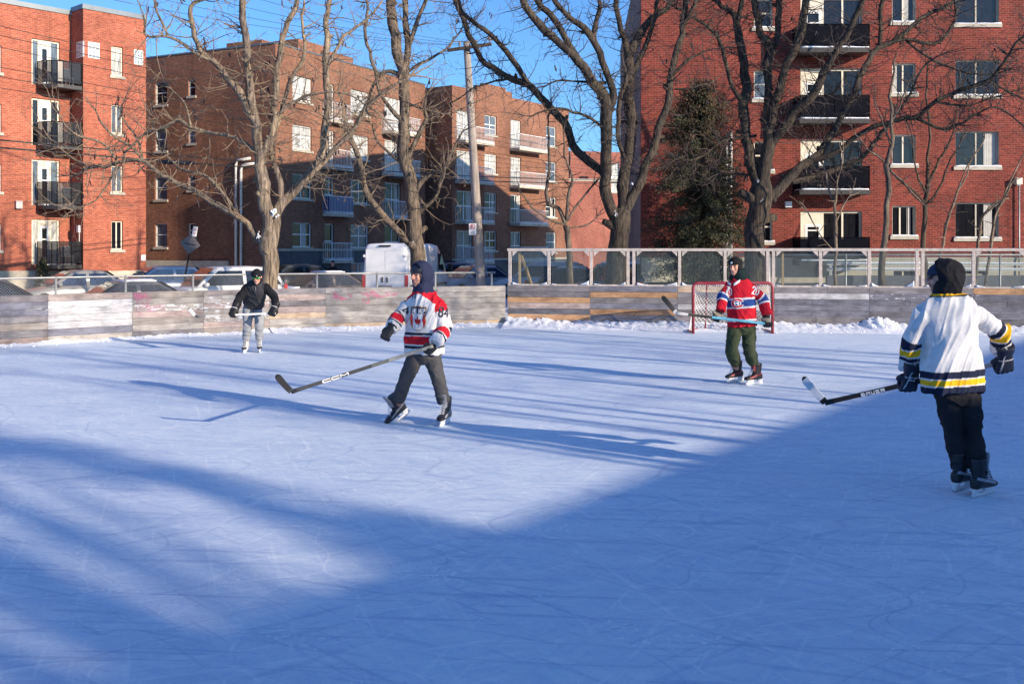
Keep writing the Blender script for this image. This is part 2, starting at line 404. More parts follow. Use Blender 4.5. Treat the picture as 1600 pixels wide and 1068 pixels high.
secs = [
 [GR, GB, GR, GB, BE, GR, PK], [GR + (.3,), GB, GB + (.35,), GR + (.3,), BE + (.3,), GR, PK],
 [(.34, .29, .27), WH + (.2,), WH + (.2,), WH + (.2,), WH + (.2,), GB, LB], [BE, LB + (.3,), LB + (.45,), PK, BE, LB, GR],
 [(.38, .33, .31), LB + (.4,), PK + (.45,), LB + (.4,), LB + (.45,), PK, BE], [GR + (.2,), PK, GR, PK, TP, LB, LB], [LB, LB + (.35,), LB + (.3,), LB, LB + (.3,), LB, TP]]
for i, cs in enumerate(secs):
    cs = [c if len(c) == 4 else c + (.18,) for c in cs]
    board_section('board_section', lb, BL[i], BL[i + 1], cs, rnd, .004 * (i % 2))
def on_left(x):                # point of the left boards under photograph column x
    k = (x - 800) / F
    for (x0, y0), (x1, y1) in zip(BL[:-1], BL[1:]):
        den = (x1 - x0) - k * (y1 - y0)
        t = (k * y0 - x0) / den
        if -1e-6 <= t <= 1 + 1e-6:
            d = V((x1 - x0, y1 - y0, 0)).normalized()
            return V((x0 + (x1 - x0) * t, y0 + (y1 - y0) * t, 0)), V((d.y, -d.x, 0)), d
# pink spray paint, thin ribbons on the plank faces
def ribbon(mb, pts, w, col=None):
    pts = [V(p) for p in pts]
    for i in range(len(pts) - 1):
        a, b = pts[i], pts[i + 1]; d = (b - a).normalized(); s = d.cross(V((0, -1, 0))).normalized() * w / 2
        mb.face([a - s, b - s, b + s, a + s], 0, None, col)
def spray(parent, strokes, w):
    mb = MB()
    for st in strokes:
        pts = []
        for (x, y) in spline(st, 5):
            p, nn, d = on_left(x); z = EYE + (HOR - y) * p.y / F
            pts.append(p + nn * (.018 + .0006 * len(mb.f) % .004) + V((0, 0, z)))
        ribbon(mb, pts, w)
    return mb.build('graffiti', M['pinkspray'], parent)
m_, n_, l_, b_ = nodes('pink_spray'); b_.inputs['Base Color'].default_value = (.68, .20, .33, 1); b_.inputs['Roughness'].default_value = .8
tr_ = n_.new('ShaderNodeBsdfTransparent'); mx_ = n_.new('ShaderNodeMixShader'); rr_ = ramp(n_, .42, .66, (0, 0, 0, 1), (.55, .55, .55, 1)); l_.new(ntex(n_, l_, coord(n_, l_, 'Object'), 9, 6, .75), rr_.inputs[0])
l_.new(rr_.outputs[0], mx_.inputs[0]); l_.new(tr_.outputs[0], mx_.inputs[1]); l_.new(b_.outputs[0], mx_.inputs[2]); l_.new(mx_.outputs[0], n_['Material Output'].inputs[0]); M['pinkspray'] = m_
spray(lb, [[(517, 456), (524, 463), (531, 470), (521, 455), (530, 462), (536, 468), (517, 463), (530, 465), (545, 466), (549, 463), (543, 457)]], .06)
spray(lb, [[(560, 456), (572, 460), (590, 462), (571, 452), (575, 462), (577, 472), (565, 470), (576, 463), (583, 455), (592, 462), (590, 466), (600, 462), (618, 460), (603, 456), (612, 462), (622, 457)]], .06)
spray(lb, [[(212, 460), (214, 475), (213, 489), (219, 487), (221, 478), (219, 461), (209, 462), (222, 461), (232, 463), (226, 480), (240, 482), (256, 478)]], .15)

rb = thing('rink_boards', 'straight wall of grey and tan planks under the clear screens behind the goal', 'boards', (6, 25, 0), 'wooden boards round the rink')
def on_right(x, back=0.0):
    k = (x - 800) / F; nn = V((BRD.y, -BRD.x, 0))
    o = BR0 - nn * back
    t = (k * o.y - o.x) / (BRD.x - k * BRD.y); return o + BRD * t
NR = V((BRD.y, -BRD.x, 0))
rsecs = [(793, 922, [GR + (.25,), GR + (.3,), TN, (.42, .34, .31), GD, TN, GR]), (922, 1059, [GB, TN, GR + (.3,), GB + (.3,), TN, GR + (.2,), GR]),
 (1059, 1210, [TP, GR + (.25,), GR + (.25,), WH + (.1,), GR, GR + (.35,), GR]), (1210, 1358, [GR, WH + (.3,), GB + (.25,), GB + (.3,), GB + (.32,), GR, GB]),
 (1358, 1521, [GR + (.3,), GB + (.42,), GB + (.2,), GB, GD, GB, GB]), (1521, 1680, [TN, GB + (.35,), GD + (.2,), GB, GB, GD, GD]), (1680, 1900, [GR, GB, GR, GB, GR, GB, GR])]
for i, (x0, x1, cs) in enumerate(rsecs):
    cs = [c if len(c) == 4 else c + (.14,) for c in cs]
    a = on_right(x0); b = on_right(x1)
    board_section('board_section', rb, (a.x, a.y), (b.x, b.y), cs, rnd, .012 * (i == 0))

# ------------------------------------------------------------------ clear screens on the right boards
sc = thing('clear_screen', 'long row of scuffed clear panels in timber frames standing on the right boards', 'screen', tuple(on_right(1200) + V((0, 0, BH))))
ROT_R = Matrix((BRD, -NR, V((0, 0, 1)))).transposed()
def rp(x, z, back=.05): return on_right(x, back) + V((0, 0, z))
posts = [797, 858, 924, 986, 1062, 1133, 1204, 1282, 1358, 1437, 1521, 1604, 1690, 1790, 1890]
mb = MB(); mb.beam(rp(793, 1.965), rp(1206, 1.965), .09, .07); mb.build('top_rail', M['framewood'], sc)
mb = MB(); mb.beam(rp(1206, 1.968), rp(1890, 1.968), .09, .07); mb.build('top_rail', M['framewood'], sc)
mb = MB(); mb.beam(rp(794, BH + .022), rp(1890, BH + .022), .10, .04); mb.build('sill_rail', M['framewood'], sc)
for i, x in enumerate(posts):
    mb = MB(); dbl = x in (986, 1204, 1437)
    for dx in ((-4.5, 4.5) if dbl else (0,)):
        mb.beam(rp(x + dx, BH + .042, .051), rp(x + dx, 1.93, .051), .085, .075, up=BRD)
    mb.build('post', M['framewood'], sc)
    if i < len(posts) - 1:
        xa, xb = x + (9 if dbl else 4), posts[i + 1] - (9 if posts[i + 1] in (986, 1204, 1437) else 4)
        g = MB(); g.face([rp(xa, BH + .04, .062), rp(xb, BH + .04, .062), rp(xb, 1.94, .062), rp(xa, 1.94, .062)], 0, [(0, 0), ((xb - xa) * .016, 0), ((xb - xa) * .016, .9), (0, .9)])
        g.build('clear_panel', M['shield'], sc)
        for sx, xx in ((1, xa), (-1, xb)):
            p0 = rp(xx, 1.925, .03)
            if x < 1300 or x == 1521:              # corner brace at the top of the bay
                gm = MB(); tri = [p0, p0 + BRD * sx * .13, p0 + V((0, 0, -.13))]; gm.rings([tri, [q + NR * .03 for q in tri]]); gm.build('corner_brace', M['framewood'], sc)
            # a little drift of snow in the lower corner
            sm = MB(); wd = .08 + .22 * rnd.random(); hh = .015 + .13 * rnd.random() ** 1.6; rs = []
            for k in range(7):
                t = k / 6; q = rp(xx, BH + .04, .01) + BRD * sx * wd * t; hgt = hh * (1 - t) ** 1.6 + .006
                rs.append([q + NR * .045, q + NR * .02 + V((0, 0, hgt)), q - NR * .045 + V((0, 0, hgt * .9)), q - NR * .05])
            sm.rings(rs); sm.build('snow_drift', M['snow'], sc, True)
for xa, xb, zt in ((809, 825, 1.9), (1192, 1193, 1.86), (1220, 1222, 1.9)):
    mb = MB(); mb.beam(rp(xa + 3, BH, .16), rp(xa + 3, zt + .03, .16), .11, .05, up=BRD)
    if xb - xa > 5: mb.beam(rp(xa + 6, 1.82, .2), rp(xb + 6, 1.0, .75), .11, .05, up=BRD)
    mb.build('timber_stay', M['newwood'], sc)

# ------------------------------------------------------------------ snow heaped against the boards
def bank(name, label, pts, nrm, hfun, wfun, seed):
    mb = MB(); rs = []; pts = [V(p) for p in pts]; acc = 0
    L = [0]
    for a, b in zip(pts[:-1], pts[1:]): L.append(L[-1] + (b - a).length)
    N = int(L[-1] / .05); K = 11
    for i in range(N + 1):
        s = L[-1] * i / N; j = 0
        while j < len(L) - 2 and L[j + 1] < s: j += 1
        t = (s - L[j]) / (L[j + 1] - L[j]); p = pts[j].lerp(pts[j + 1], t); d = (pts[j + 1] - pts[j]).normalized(); nn = V((d.y, -d.x, 0))
        h = hfun(s, L[-1]); wd = wfun(s, L[-1]); row = []
        for k in range(K):
            q = k / (K - 1); base = p + nn * (.03 + wd * q)
            prof = (1 - q) ** 1.3 if q > .08 else 1
            nz = noise.noise(V((base.x * 5, base.y * 5, seed))) * .30 + noise.noise(V((base.x * 13, base.y * 13, seed + 3))) * .34 + noise.noise(V((base.x * 29, base.y * 29, seed + 7))) * .30
            z = h * prof * (1 + nz * .9) + .02 * nz - .004
            if k == K - 1: z = -.02
            row.append(base + V((0, 0, max(z, -.02))))
        rs.append(row)
    b0 = len(mb.v)
    for r in rs: mb.v += r
    for i in range(len(rs) - 1):
        for k in range(K - 1):
            a = b0 + i * K + k; mb.idx((a, a + 1, a + K + 1, a + K))
    # crumbled lumps
    rr = random.Random(seed)
    for _ in range(int(L[-1] * 9)):
        i = rr.randrange(len(rs)); k = rr.randrange(3, K); p = rs[i][k] + nrm * rr.uniform(0, .25); r = rr.uniform(.006, .026)
        mb.ball(p + V((0, 0, r * .3)), (r, r * rr.uniform(.7, 1), r * .8), 6, 4)
    o = mb.build(name, M['snow'], None, True, loc=tuple(pts[len(pts) // 2])); return tag(o, label, 'snow', kind='stuff')
def hn(s, f, sd): return .5 + .5 * noise.noise(V((s * f, sd, 0)))
bank('snow_bank', 'rough bank of ploughed snow along the foot of the right boards', [tuple(BR0 + BRD * .05), tuple(BR0 + BRD * 20)], NR,
     lambda s, L: .10 + .10 * math.exp(-s / .7) + .08 * hn(s, .8, 4) + (.18 * math.exp(-((s - 9.2) / .4) ** 2)), lambda s, L: 1.15 + .4 * hn(s, .5, 9), 2)
bank('snow_bank', 'thin line of snow along the foot of the left boards', [(x, y, 0) for x, y in BL[:6]], V((.6, -.8, 0)),
     lambda s, L: .03 + .05 * hn(s, .9, 1) ** 2 + .1 * max(0, noise.noise(V((s * 1.3, 7, 0)))), lambda s, L: .25 + .15 * hn(s, .5, 3), 5)
bank('snow_bank', 'low heap of snow along the curved corner of the boards', [(x, y, 0) for x, y in BL[5:]], V((.3, -.95, 0)),
     lambda s, L: .04 + .08 * hn(s, .9, 21), lambda s, L: .5 + .2 * hn(s, .5, 13), 11)

# ------------------------------------------------------------------ chain link fences
M['wirem'] = flat('dull_wire', (.30, .30, .31), .6, .1, 8)
def chain_fence(label, pts, z0, z1, step, post_step, seed, wr=.0019):
    pts = [V((p[0], p[1], 0)) for p in pts]; root = thing('chain_link_fence', label, 'fence', tuple(pts[len(pts) // 2] + V((0, 0, z0))))
    L = [0]
    for a, b in zip(pts[:-1], pts[1:]): L.append(L[-1] + (b - a).length)
    def at(s):
        j = 0; s = min(max(s, 0), L[-1])
        while j < len(L) - 2 and L[j + 1] < s: j += 1
        return pts[j].lerp(pts[j + 1], (s - L[j]) / (L[j + 1] - L[j]))
    mb = MB(); mb.tube([at(s) + V((0, 0, z1)) for s in L], .024, 8); mb.build('top_rail', M['galv'], root, True)
    s = post_step * .4
    while s < L[-1]:
        mb = MB(); mb.tube([at(s) + V((0, 0, z0)), at(s) + V((0, 0, z1 + .03))], .03, 8); mb.build('post', M['galv'], root, True); s += post_step
    mb = MB(); h = z1 - .02 - z0; s = -h; k = 0
    while s < L[-1]:
        for sg in (0, 1):
            a0, a1 = (s, s + h) if sg == 0 else (s + h, s)
            if min(a0, a1) < 0 or max(a0, a1) > L[-1]: continue
            nseg = 2 if L[-1] > 6 else 1
            p = [at(lerp(a0, a1, q / nseg)) + V((0, 0, z0 + h * q / nseg)) for q in range(nseg + 1)]
            mb.tube(p, wr, 3, 0, False)
        s += step
    mb.build('wire_mesh', M['wirem'], root); return root
fo = 1.15
def offs(b, k): return [(x - k * .62, y + k * .79) for x, y in b]
chain_fence('grey chain link fence along the street behind the left boards', offs(BL[:7], fo) + [(-.45, 26.9)], -.3, 1.35, .062, 1.55, 1)
chain_fence('tall chain link fence on the snow between the clear screens and the red building', [(7.2, 31.6), (19, 31.2)], -.3, 1.80, .062, 2.4, 2)
# ------------------------------------------------------------------ buildings
UP = V((0, 0, 1))
class Facade:
    def __init__(s, p, d):
        s.p = V((p[0], p[1], 0)); s.d = V((d[0], d[1], 0)).normalized(); s.n = V((s.d.y, -s.d.x, 0))
    def u(s, x):
        k = (x - 800) / F; return (k * s.p.y - s.p.x) / (s.d.x - k * s.d.y)
    def rect(s, x0, x1, y0, y1):        # photograph rectangle -> rectangle on this wall plane
        u0, u1 = s.u(x0), s.u(x1); Y = s.p.y + s.d.y * (u0 + u1) / 2
        return (u0, u1, EYE + (HOR - y1) * Y / F, EYE + (HOR - y0) * Y / F)
    def at(s, u, z, out=0): return s.p + s.d * u + s.n * out + UP * z
    def rot(s): return Matrix((s.d, -s.n, UP)).transposed()
    def box(s, mb, u0, u1, z0, z1, o0, o1, m=0, col=None):   # o0..o1 = distance in front of the wall
        mb.box(s.at((u0 + u1) / 2, (z0 + z1) / 2, (o0 + o1) / 2), (u1 - u0, abs(o1 - o0), z1 - z0), s.rot(), m, col, (u0, z0))
def wall(mb, fc, u0, u1, z0, z1, holes=(), depth=.16, m=0, mr=1, out=0):
    holes = [h for h in holes if h[1] > u0 and h[0] < u1 and h[3] > z0 and h[2] < z1]
    us = sorted({u0, u1} | {min(max(h[i], u0), u1) for h in holes for i in (0, 1)})
    zs = sorted({z0, z1} | {min(max(h[i], z0), z1) for h in holes for i in (2, 3)})
    for a, b in zip(us[:-1], us[1:]):
        for c, d in zip(zs[:-1], zs[1:]):
            cu, cz = (a + b) / 2, (c + d) / 2
            if any(h[0] < cu < h[1] and h[2] < cz < h[3] for h in holes): continue
            mb.face([fc.at(a, c, out), fc.at(b, c, out), fc.at(b, d, out), fc.at(a, d, out)], m, [(a, c), (b, c), (b, d), (a, d)])
    for (a, b, c, d) in holes:
        for q in (((a, c), (a, d)), ((b, d), (b, c)), ((a, d), (b, d)), ((b, c), (a, c))):
            (pa, za), (pb, zb) = q
            mb.face([fc.at(pa, za, out), fc.at(pb, zb, out), fc.at(pb, zb, out - depth), fc.at(pa, za, out - depth)], mr, [(0, za), (0, zb), (depth, zb), (depth, za)])
wr = random.Random(8)
def window(b, fc, r, style='slide', glass=None, frame='white', sill=True, snow=False, depth=.16, fw=.06, out=0):
    u0, u1, z0, z1 = r; mb = MB(); o0, o1 = out - depth, out - depth + .06
    for q in ((u0, u0 + fw, z0, z1), (u1 - fw, u1, z0, z1), (u0 + fw, u1 - fw, z1 - fw, z1), (u0 + fw, u1 - fw, z0, z0 + fw)):
        fc.box(mb, *q, o0, o1)
    um, zm = (u0 + u1) / 2, lerp(z0, z1, .52); i0, i1, j0, j1 = u0 + fw, u1 - fw, z0 + fw, z1 - fw; t = fw * .5
    if style in ('slide', 'pair'): fc.box(mb, um - t, um + t, j0, j1, o0, o1 - .004)
    if style == 'pair':
        fc.box(mb, i0, um - t, zm - t, zm + t, o0, o1 - .012); fc.box(mb, um + t, i1, zm - t, zm + t, o0, o1 - .012)
    if style == 'dh': fc.box(mb, i0, i1, zm - t, zm + t, o0, o1 - .004)
    if style == 'off': fc.box(mb, lerp(i0, i1, .36) - t, lerp(i0, i1, .36) + t, j0, j1, o0, o1 - .004); fc.box(mb, lerp(i0, i1, .78) - t * .6, lerp(i0, i1, .78) + t * .6, j0, j1, o0, o1 - .01)
    w_ = mb.build('window', M[frame], b)
    pm = MB(); g = glass or wr.choice(['glass_dark', 'glass_dark', 'glass_mid', 'glass_curtain'])
    k = wr.uniform(0, 30)
    pm.face([fc.at(i0, j0, o0 + .02), fc.at(i1, j0, o0 + .02), fc.at(i1, j1, o0 + .02), fc.at(i0, j1, o0 + .02)], 0, [(k, 0), (k + i1 - i0, 0), (k + i1 - i0, j1 - j0), (k, j1 - j0)])
    mats = [M[g]]
    pm.build('pane', mats, w_)
    if g == 'glass_dark' and wr.random() < .7 and (u1 - u0) > .8 and style != 'door':   # a drawn curtain or blind seen through part of the window
        cm = MB(); f0 = wr.choice([0, .55, .7]); a = lerp(i0, i1, f0); b2 = lerp(i0, i1, min(1, f0 + wr.uniform(.15, .35)))
        n = 10; oo = o0 + .022
        for q in range(n):
            ua, ub = lerp(a, b2, q / n), lerp(a, b2, (q + 1) / n); ca = oo + .006 * (q % 2); cb = oo + .006 * ((q + 1) % 2)
            cm.face([fc.at(ua, j0, ca), fc.at(ub, j0, cb), fc.at(ub, j1, cb), fc.at(ua, j1, ca)])
        cm.build('curtain', M['curtain'], w_)
    if sill:
        sm = MB(); fc.box(sm, u0 - .09, u1 + .09, z0 - .13, z0 - .002, out - depth + .01, out + .07); sm.build('sill', M['stone'], w_)
        if snow:
            s2 = MB(); n = 12; rs = []
            for q in range(n + 1):
                uu = lerp(u0 - .07, u1 + .07, q / n); hh = .05 + .035 * noise.noise(V((uu * 3, z0, 1)))
                rs.append([fc.at(uu, z0 + .001, out + .065), fc.at(uu, z0 + hh * .8, out + .05), fc.at(uu, z0 + hh, out - .03), fc.at(uu, z0 + .001, out - .08)])
            s2.rings(rs); s2.build('snow_on_sill', M['snow'], w_, True)
    return w_
M['curtain'] = flat('curtain_cloth', (.42, .40, .37), .9, .1, 5)
M['brick_far'] = brick('hazed_red_brick', (.36, .12, .085), (.29, .09, .065), (.36, .2, .16))  # red brick lightened, distance haze put into its colour
def balcony_door(b, fc, r, frame='cream', depth=.16, parts=(.0, .36), glass='glass_dark', pan=.2, head=.5):
    # one opening: a door between parts[0] and parts[1] of its width, windows in the rest
    u0, u1, z0, z1 = r; mb = MB(); o0, o1 = -depth, -depth + .07
    a, c = lerp(u0, u1, parts[0]) + (pan if parts[0] == 0 else .06), lerp(u0, u1, parts[1]) - .03
    fc.box(mb, u0, u0 + (pan if parts[0] == 0 else .07), z0, z1, o0, o1); fc.box(mb, u1 - .07, u1, z0, z1, o0, o1)
    fc.box(mb, u0 + pan if parts[0] == 0 else u0 + .07, u1 - .07, z1 - .08, z1, o0, o1 - .002); fc.box(mb, c, c + .1, z0, z1 - .08, o0, o1 - .004)
    fc.box(mb, a, c, z1 - head, z1 - .08, o0, o1 - .006)
    gl = [(c + .1, u1 - .07)]
    if parts[0] > 0: fc.box(mb, a - .1, a, z0, z1 - .08, o0, o1 - .004); gl.append((u0 + .07, a - .1))
    else: um = lerp(c + .1, u1, .5); fc.box(mb, um - .035, um + .035, z0, z1 - .08, o0, o1 - .008)
    w_ = mb.build('window', M[frame], b)
    for (ga, gb) in gl:
        pm = MB(); k = wr.uniform(0, 30); pm.face([fc.at(ga, z0, o0 + .02), fc.at(gb, z0, o0 + .02), fc.at(gb, z1 - .08, o0 + .02), fc.at(ga, z1 - .08, o0 + .02)], 0, [(k, 0), (k + gb - ga, 0), (k + gb - ga, 2), (k, 2)]); pm.build('pane', M[glass], w_)
    dm = MB()
    for q in ((a, a + .09, z0, z1 - head), (c - .09, c, z0, z1 - head), (a + .09, c - .09, z1 - head - .1, z1 - head), (a + .09, c - .09, z0, z0 + .35), (a + .09, c - .09, z0 + 1.12, z0 + 1.17)):
        fc.box(dm, *q, o0 + .01, o1 + .012)
    d_ = dm.build('door', M['white'], b)
    pm = MB(); pm.face([fc.at(a + .09, z0 + .35, o0 + .03), fc.at(c - .09, z0 + .35, o0 + .03), fc.at(c - .09, z1 - head - .1, o0 + .03), fc.at(a + .09, z1 - head - .1, o0 + .03)], 0, [(3, 3), (3.6, 3), (3.6, 4), (3, 4)]); pm.build('pane', M['glass_dark'], d_)
    hm = MB(); hm.tube([fc.at(c - .05, z0 + 1.0, o1 + .03), fc.at(c - .13, z0 + 1.0, o1 + .05)], .012, 6); hm.build('handle', M['steel'], d_)
def slab_snow(parent, fc, u0, u1, z, o0, o1, h=.06):
    mb = MB(); rs = []; n = 16
    for q in range(n + 1):
        uu = lerp(u0, u1, q / n); hh = h * (1 + .5 * noise.noise(V((uu * 2.2, z, 5))))
        rs.append([fc.at(uu, z, o1 + .02), fc.at(uu, z + hh * .9, o1 + .015), fc.at(uu, z + hh, o1 - .12), fc.at(uu, z + hh * .6, o0), fc.at(uu, z, o0)])
    mb.rings(rs); mb.build('snow_on_slab', M['snow'], parent, True)
def balcony(b, fc, u0, u1, z, depth, style, h=1.0, curved=False):
    # z = top of slab
    pl = [(u0, 0), (u0, depth * (.72 if curved else 1)), (u1, depth), (u1, 0)]
    if curved: pl = [(u0, 0), (u0, depth * .55)] + [(lerp(u0, u1, t), depth * (.55 + .45 * math.sin(min(t * 2.4, 1) * math.pi / 2))) for t in (.08, .18, .3, .45, .7)] + [(u1, depth), (u1, 0)]
    mb = MB()
    top = [fc.at(u, z, o + .001) for u, o in pl]; bot = [fc.at(u, z - .17, o + .001) for u, o in pl]
    mb.rings([bot, top])
    bal = mb.build('balcony', M['blackslab'] if style in ('black', 'mesh') else M['concrete'], b)
    path = [(u, o - .03) for u, o in pl[1:-1]]; path = [(u0 + .03, .02)] + [(min(max(u, u0 + .03), u1 - .03), o) for u, o in path] + [(u1 - .03, .02)]
    rl = MB(); mats = {'black': M['balblack'], 'mesh': M['black'], 'white': M['whiterail'], 'blue': M['whiterail']}[style]
    P3 = [fc.at(u, z + h, o) for u, o in path]; B3 = [fc.at(u, z + .1, o) for u, o in path]
    rl.tube(P3, .028, 6); rl.tube(B3, .022, 6)
    for a, c in zip(P3[:-1], P3[1:]):
        L = (c - a).length; n = max(1, int(L / (1.1 if style in ('black', 'mesh') else .14)))
        for q in range(n + 1):
            p = a.lerp(c, q / n); rl.tube([p, p - UP * h], .022 if style in ('black', 'mesh') else .011, 5)
    rl.build('railing', mats, bal)
    if style in ('black', 'blue', 'mesh'):
        pm = MB()
        for a, c in zip(P3[:-1], P3[1:]):
            lo = UP * (h - .12); d = (c - a).normalized(); nn = V((d.y, -d.x, 0)) * .006
            pm.face([a - lo + nn, c - lo + nn, c - UP * .03 + nn, a - UP * .03 + nn]); pm.face([a - lo - nn, a - UP * .03 - nn, c - UP * .03 - nn, c - lo - nn])
        pm.build('panel', {'black': M['balblack'], 'blue': M['bluepanel'], 'mesh': M['smoked']}[style], bal)
    slab_snow(bal, fc, u0 + .05, u1 - .05, z + .001, .05, depth * (.55 if curved else 1) - .02 if not curved else depth * .6, .05)
    return bal
M['blackslab'] = flat('black_slab_edge', (.02, .018, .02), .5, .3, 4)
m_, n_, l_, b_ = nodes('smoked_screen'); b_.inputs['Base Color'].default_value = (.02, .02, .025, 1); b_.inputs['Roughness'].default_value = .25
tr_ = n_.new('ShaderNodeBsdfTransparent'); mx_ = n_.new('ShaderNodeMixShader'); mx_.inputs[0].default_value = .58
l_.new(tr_.outputs[0], mx_.inputs[1]); l_.new(b_.outputs[0], mx_.inputs[2]); l_.new(mx_.outputs[0], n_['Material Output'].inputs[0]); M['smoked'] = m_

# ---- tall red block on the right
bld = thing('apartment_building', 'tall deep red brick block with black balconies and wide windows behind the clear screens', 'building', (14, 38, -.3))
fr = Facade((4.9, 37.8), (1, 0)); TOPR = 13.4
holes = []; wins = []; FLR = 111.3
for k in range(-1, 4):
    dy = k * FLR
    wins.append((fr.rect(1493, 1561, 94 - FLR + dy + FLR, 149 + dy), 'slide', 'stone', True))
    wins.append((fr.rect(1394, 1431, 99 + dy, 146 + dy), ['slide', 'slide', 'slide', 'off', 'slide'][k + 1], 'cream', True))
    wins.append((fr.rect(1178, 1207, 112 + dy - 2, 155 + dy), 'dh', 'cream', True))
    wins.append((fr.rect(1720, 1760, 99 + dy, 146 + dy), 'slide', 'cream', False))
doors = [fr.rect(1251, 1347, 107 + k * FLR, 172 + k * FLR)[:2] + (6.80 - k * 2.63, fr.rect(1251, 1347, 107 + k * FLR, 172)[3]) for k in range(-1, 3)]
base_w = [fr.rect(1396, 1430, 421, 452), fr.rect(1500, 1545, 421, 452)]
holes = [x[0] for x in wins] + doors + base_w
mb = MB(); W = 24
wall(mb, fr, 0, W, 1.66, TOPR, holes, .18, 0, 1)
mb.build('wall', [M['brick_red'], M['stone']], bld)
fs = Facade((6.2, 57.0), (-1.3, -19.2)); Ls = math.hypot(1.3, 19.2)
mb = MB(); wall(mb, fs, 0, Ls - .45, 1.66, TOPR, [], 0); mb.build('side_wall', M['brick_dull'], bld)
mb = MB(); wall(mb, fs, Ls - .45, Ls, 1.66, TOPR, [], 0, 0, 0, 0); mb.build('corner_wall', M['brick_red'], bld)
fb = Facade((4.9 + W, 57), (-1, 0)); fe = Facade((4.9 + W, 37.8), (0, 1))
mb = MB(); wall(mb, fb, 0, W - 1.3, -.3, TOPR); wall(mb, fe, 0, 19.2, -.3, TOPR); mb.build('rear_wall', M['brick_red'], bld)
mb = MB(); mb.face([fr.at(0, TOPR - .3), fr.at(W, TOPR - .3), fb.at(0, TOPR - .3), fb.at(W - 1.3, TOPR - .3)]); mb.build('roof', M['gravel'], bld)
mb = MB(); wall(mb, fr, 0, W, -.3, 1.655, base_w, .2, 0, 0, .03); wall(mb, fs, 0, Ls, -.3, 1.655, [], 0, 0, 0, .03)
fr.box(mb, 0, W, 1.57, 1.657, -.02, .045); mb.build('foundation', M['concrete'], bld)
for r in base_w: window(bld, fr, r, 'slide', 'glass_dark', 'cream', False, False, .2)
for (r, st, frm, sn) in wins: window(bld, fr, r, st, 'glass_dark' if wr.random() < .75 else 'glass_mid', frm, True, sn, .18, .055)
for r in doors: balcony_door(bld, fr, r, 'cream', .18)
for k in range(-1, 3):
    balcony(bld, fr, fr.u(1238), fr.u(1346), 6.80 - k * 2.63, .95, 'black', .86)
mb = MB(); q = fr.rect(1226, 1236, 315, 324); fr.box(mb, *q, .0, .14); mb.build('wall_light', M['whiterail'], bld)
for x in (1134.5, 1141.5):
    u = fr.u(x); mb = MB(); mb.tube([fr.at(u, -.3, .1), fr.at(u, 5.9 if x < 1138 else 6.4, .1)], .05, 8); mb.build('downpipe', M['pipe'], bld, True)
u = fr.u(1139); mb = MB(); mb.tube([fr.at(u, -.3, .05), fr.at(u, 5.2, .05)], .025, 6); mb.build('cable_conduit', M['pipe'], bld, True)
# lamp on a conduit
u = fr.u(1590); mb = MB(); mb.tube([fr.at(u, -.3, .12), fr.at(u, 4.45, .12)], .03, 8)
lampt = thing('wall_lamp', 'small square lamp on a thin upright pipe at the far right of the red wall', 'lamp', tuple(fr.at(u, -.3, .12)))
mb.build('pipe', M['galv'], lampt, True); mb = MB(); fr.box(mb, u - .16, u + .06, 4.42, 4.66, .02, .26); mb.build('lamp_head', M['cream'], lampt)
mb = MB(); fr.box(mb, u - .12, u + .02, 4.38, 4.42, .06, .22); mb.build('lens', M['headlight'], lampt)
# snow-topped low wall and rail before the foundation
lw = thing('retaining_wall', 'low concrete wall with snowy rails in front of the red block', 'wall', (15, 36, -.3))
fl = Facade((11.4, 36.0), (1, 0))
mb = MB(); fl.box(mb, 0, 16, -.3, 1.02, -.2, 0); mb.build('wall', M['darkclad'], lw)
for z in (1.22, 1.42):
    mb = MB(); fl.box(mb, 0, 16, z - .03, z + .03, -.14, -.06); mb.build('rail', M['galv'], lw); slab_snow(lw, fl, 0, 16, z + .031, -.15, -.05, .05)
for k in range(9):
    mb = MB(); fl.box(mb, .1 + k * 1.9, .2 + k * 1.9, 1.02, 1.45, -.15, -.07); mb.build('rail_post', M['galv'], lw)

# ---- red block on the left
DL = (.66, .75); fm0 = Facade((-20.52, 46.34), DL)
fm = Facade(tuple((fm0.p - fm0.d * 16)[:2]), DL)      # main wall, u = 16 at the inner corner
fbay = Facade(tuple((fm0.p + fm0.n * 1.2)[:2]), DL); BAYL = 3.07
fside = Facade(tuple(fm0.p[:2]), tuple(fm0.n[:2])); TOPL = 12.86
bl = thing('apartment_building', 'orange red brick block with curved black balconies on the left behind the parked cars', 'building', (-20, 46, -.3))
rows = [(63, 134), (155, 228), (250, 321), (343, 413)]
ow = [fm.rect(49.5, 93, a, b) for a, b in rows]
lw_ = [fm.rect(-28, 2, a + 6, b - 22) for a, b in rows] + [(u, u + 1.5, z, z + 1.5) for u in (2.5, 6.2) for z in (2.0, 4.7, 7.4, 10.1)]
bw_ = [fbay.rect(174, 192, a, b) for a, b in ((73, 119), (164, 209), (259, 300), (345, 390))]
gb1 = fbay.rect(137.6, 155, 67, 91); gb2 = fbay.rect(209.5, 223, 79, 101)
mb = MB(); wall(mb, fm, -8, 16, -.3, TOPL, ow + lw_, .15, 0, 1)
wall(mb, fside, 0, 1.2, -.3, TOPL + .12, [], .1); wall(mb, fbay, 0, BAYL, -.3, TOPL + .12, bw_, .15, 0, 0)
fo_ = Facade(tuple((fbay.p + fbay.d * BAYL)[:2]), tuple((-fbay.n)[:2])); wall(mb, fo_, 0, 14, -.3, TOPL + .12)
fk = Facade(tuple((fo_.p + fo_.d * 14)[:2]), tuple((-fm.d)[:2])); wall(mb, fk, 0, 27, -.3, TOPL)
mb.build('wall', [M['brick_orange'], M['brick_orange']], bl)
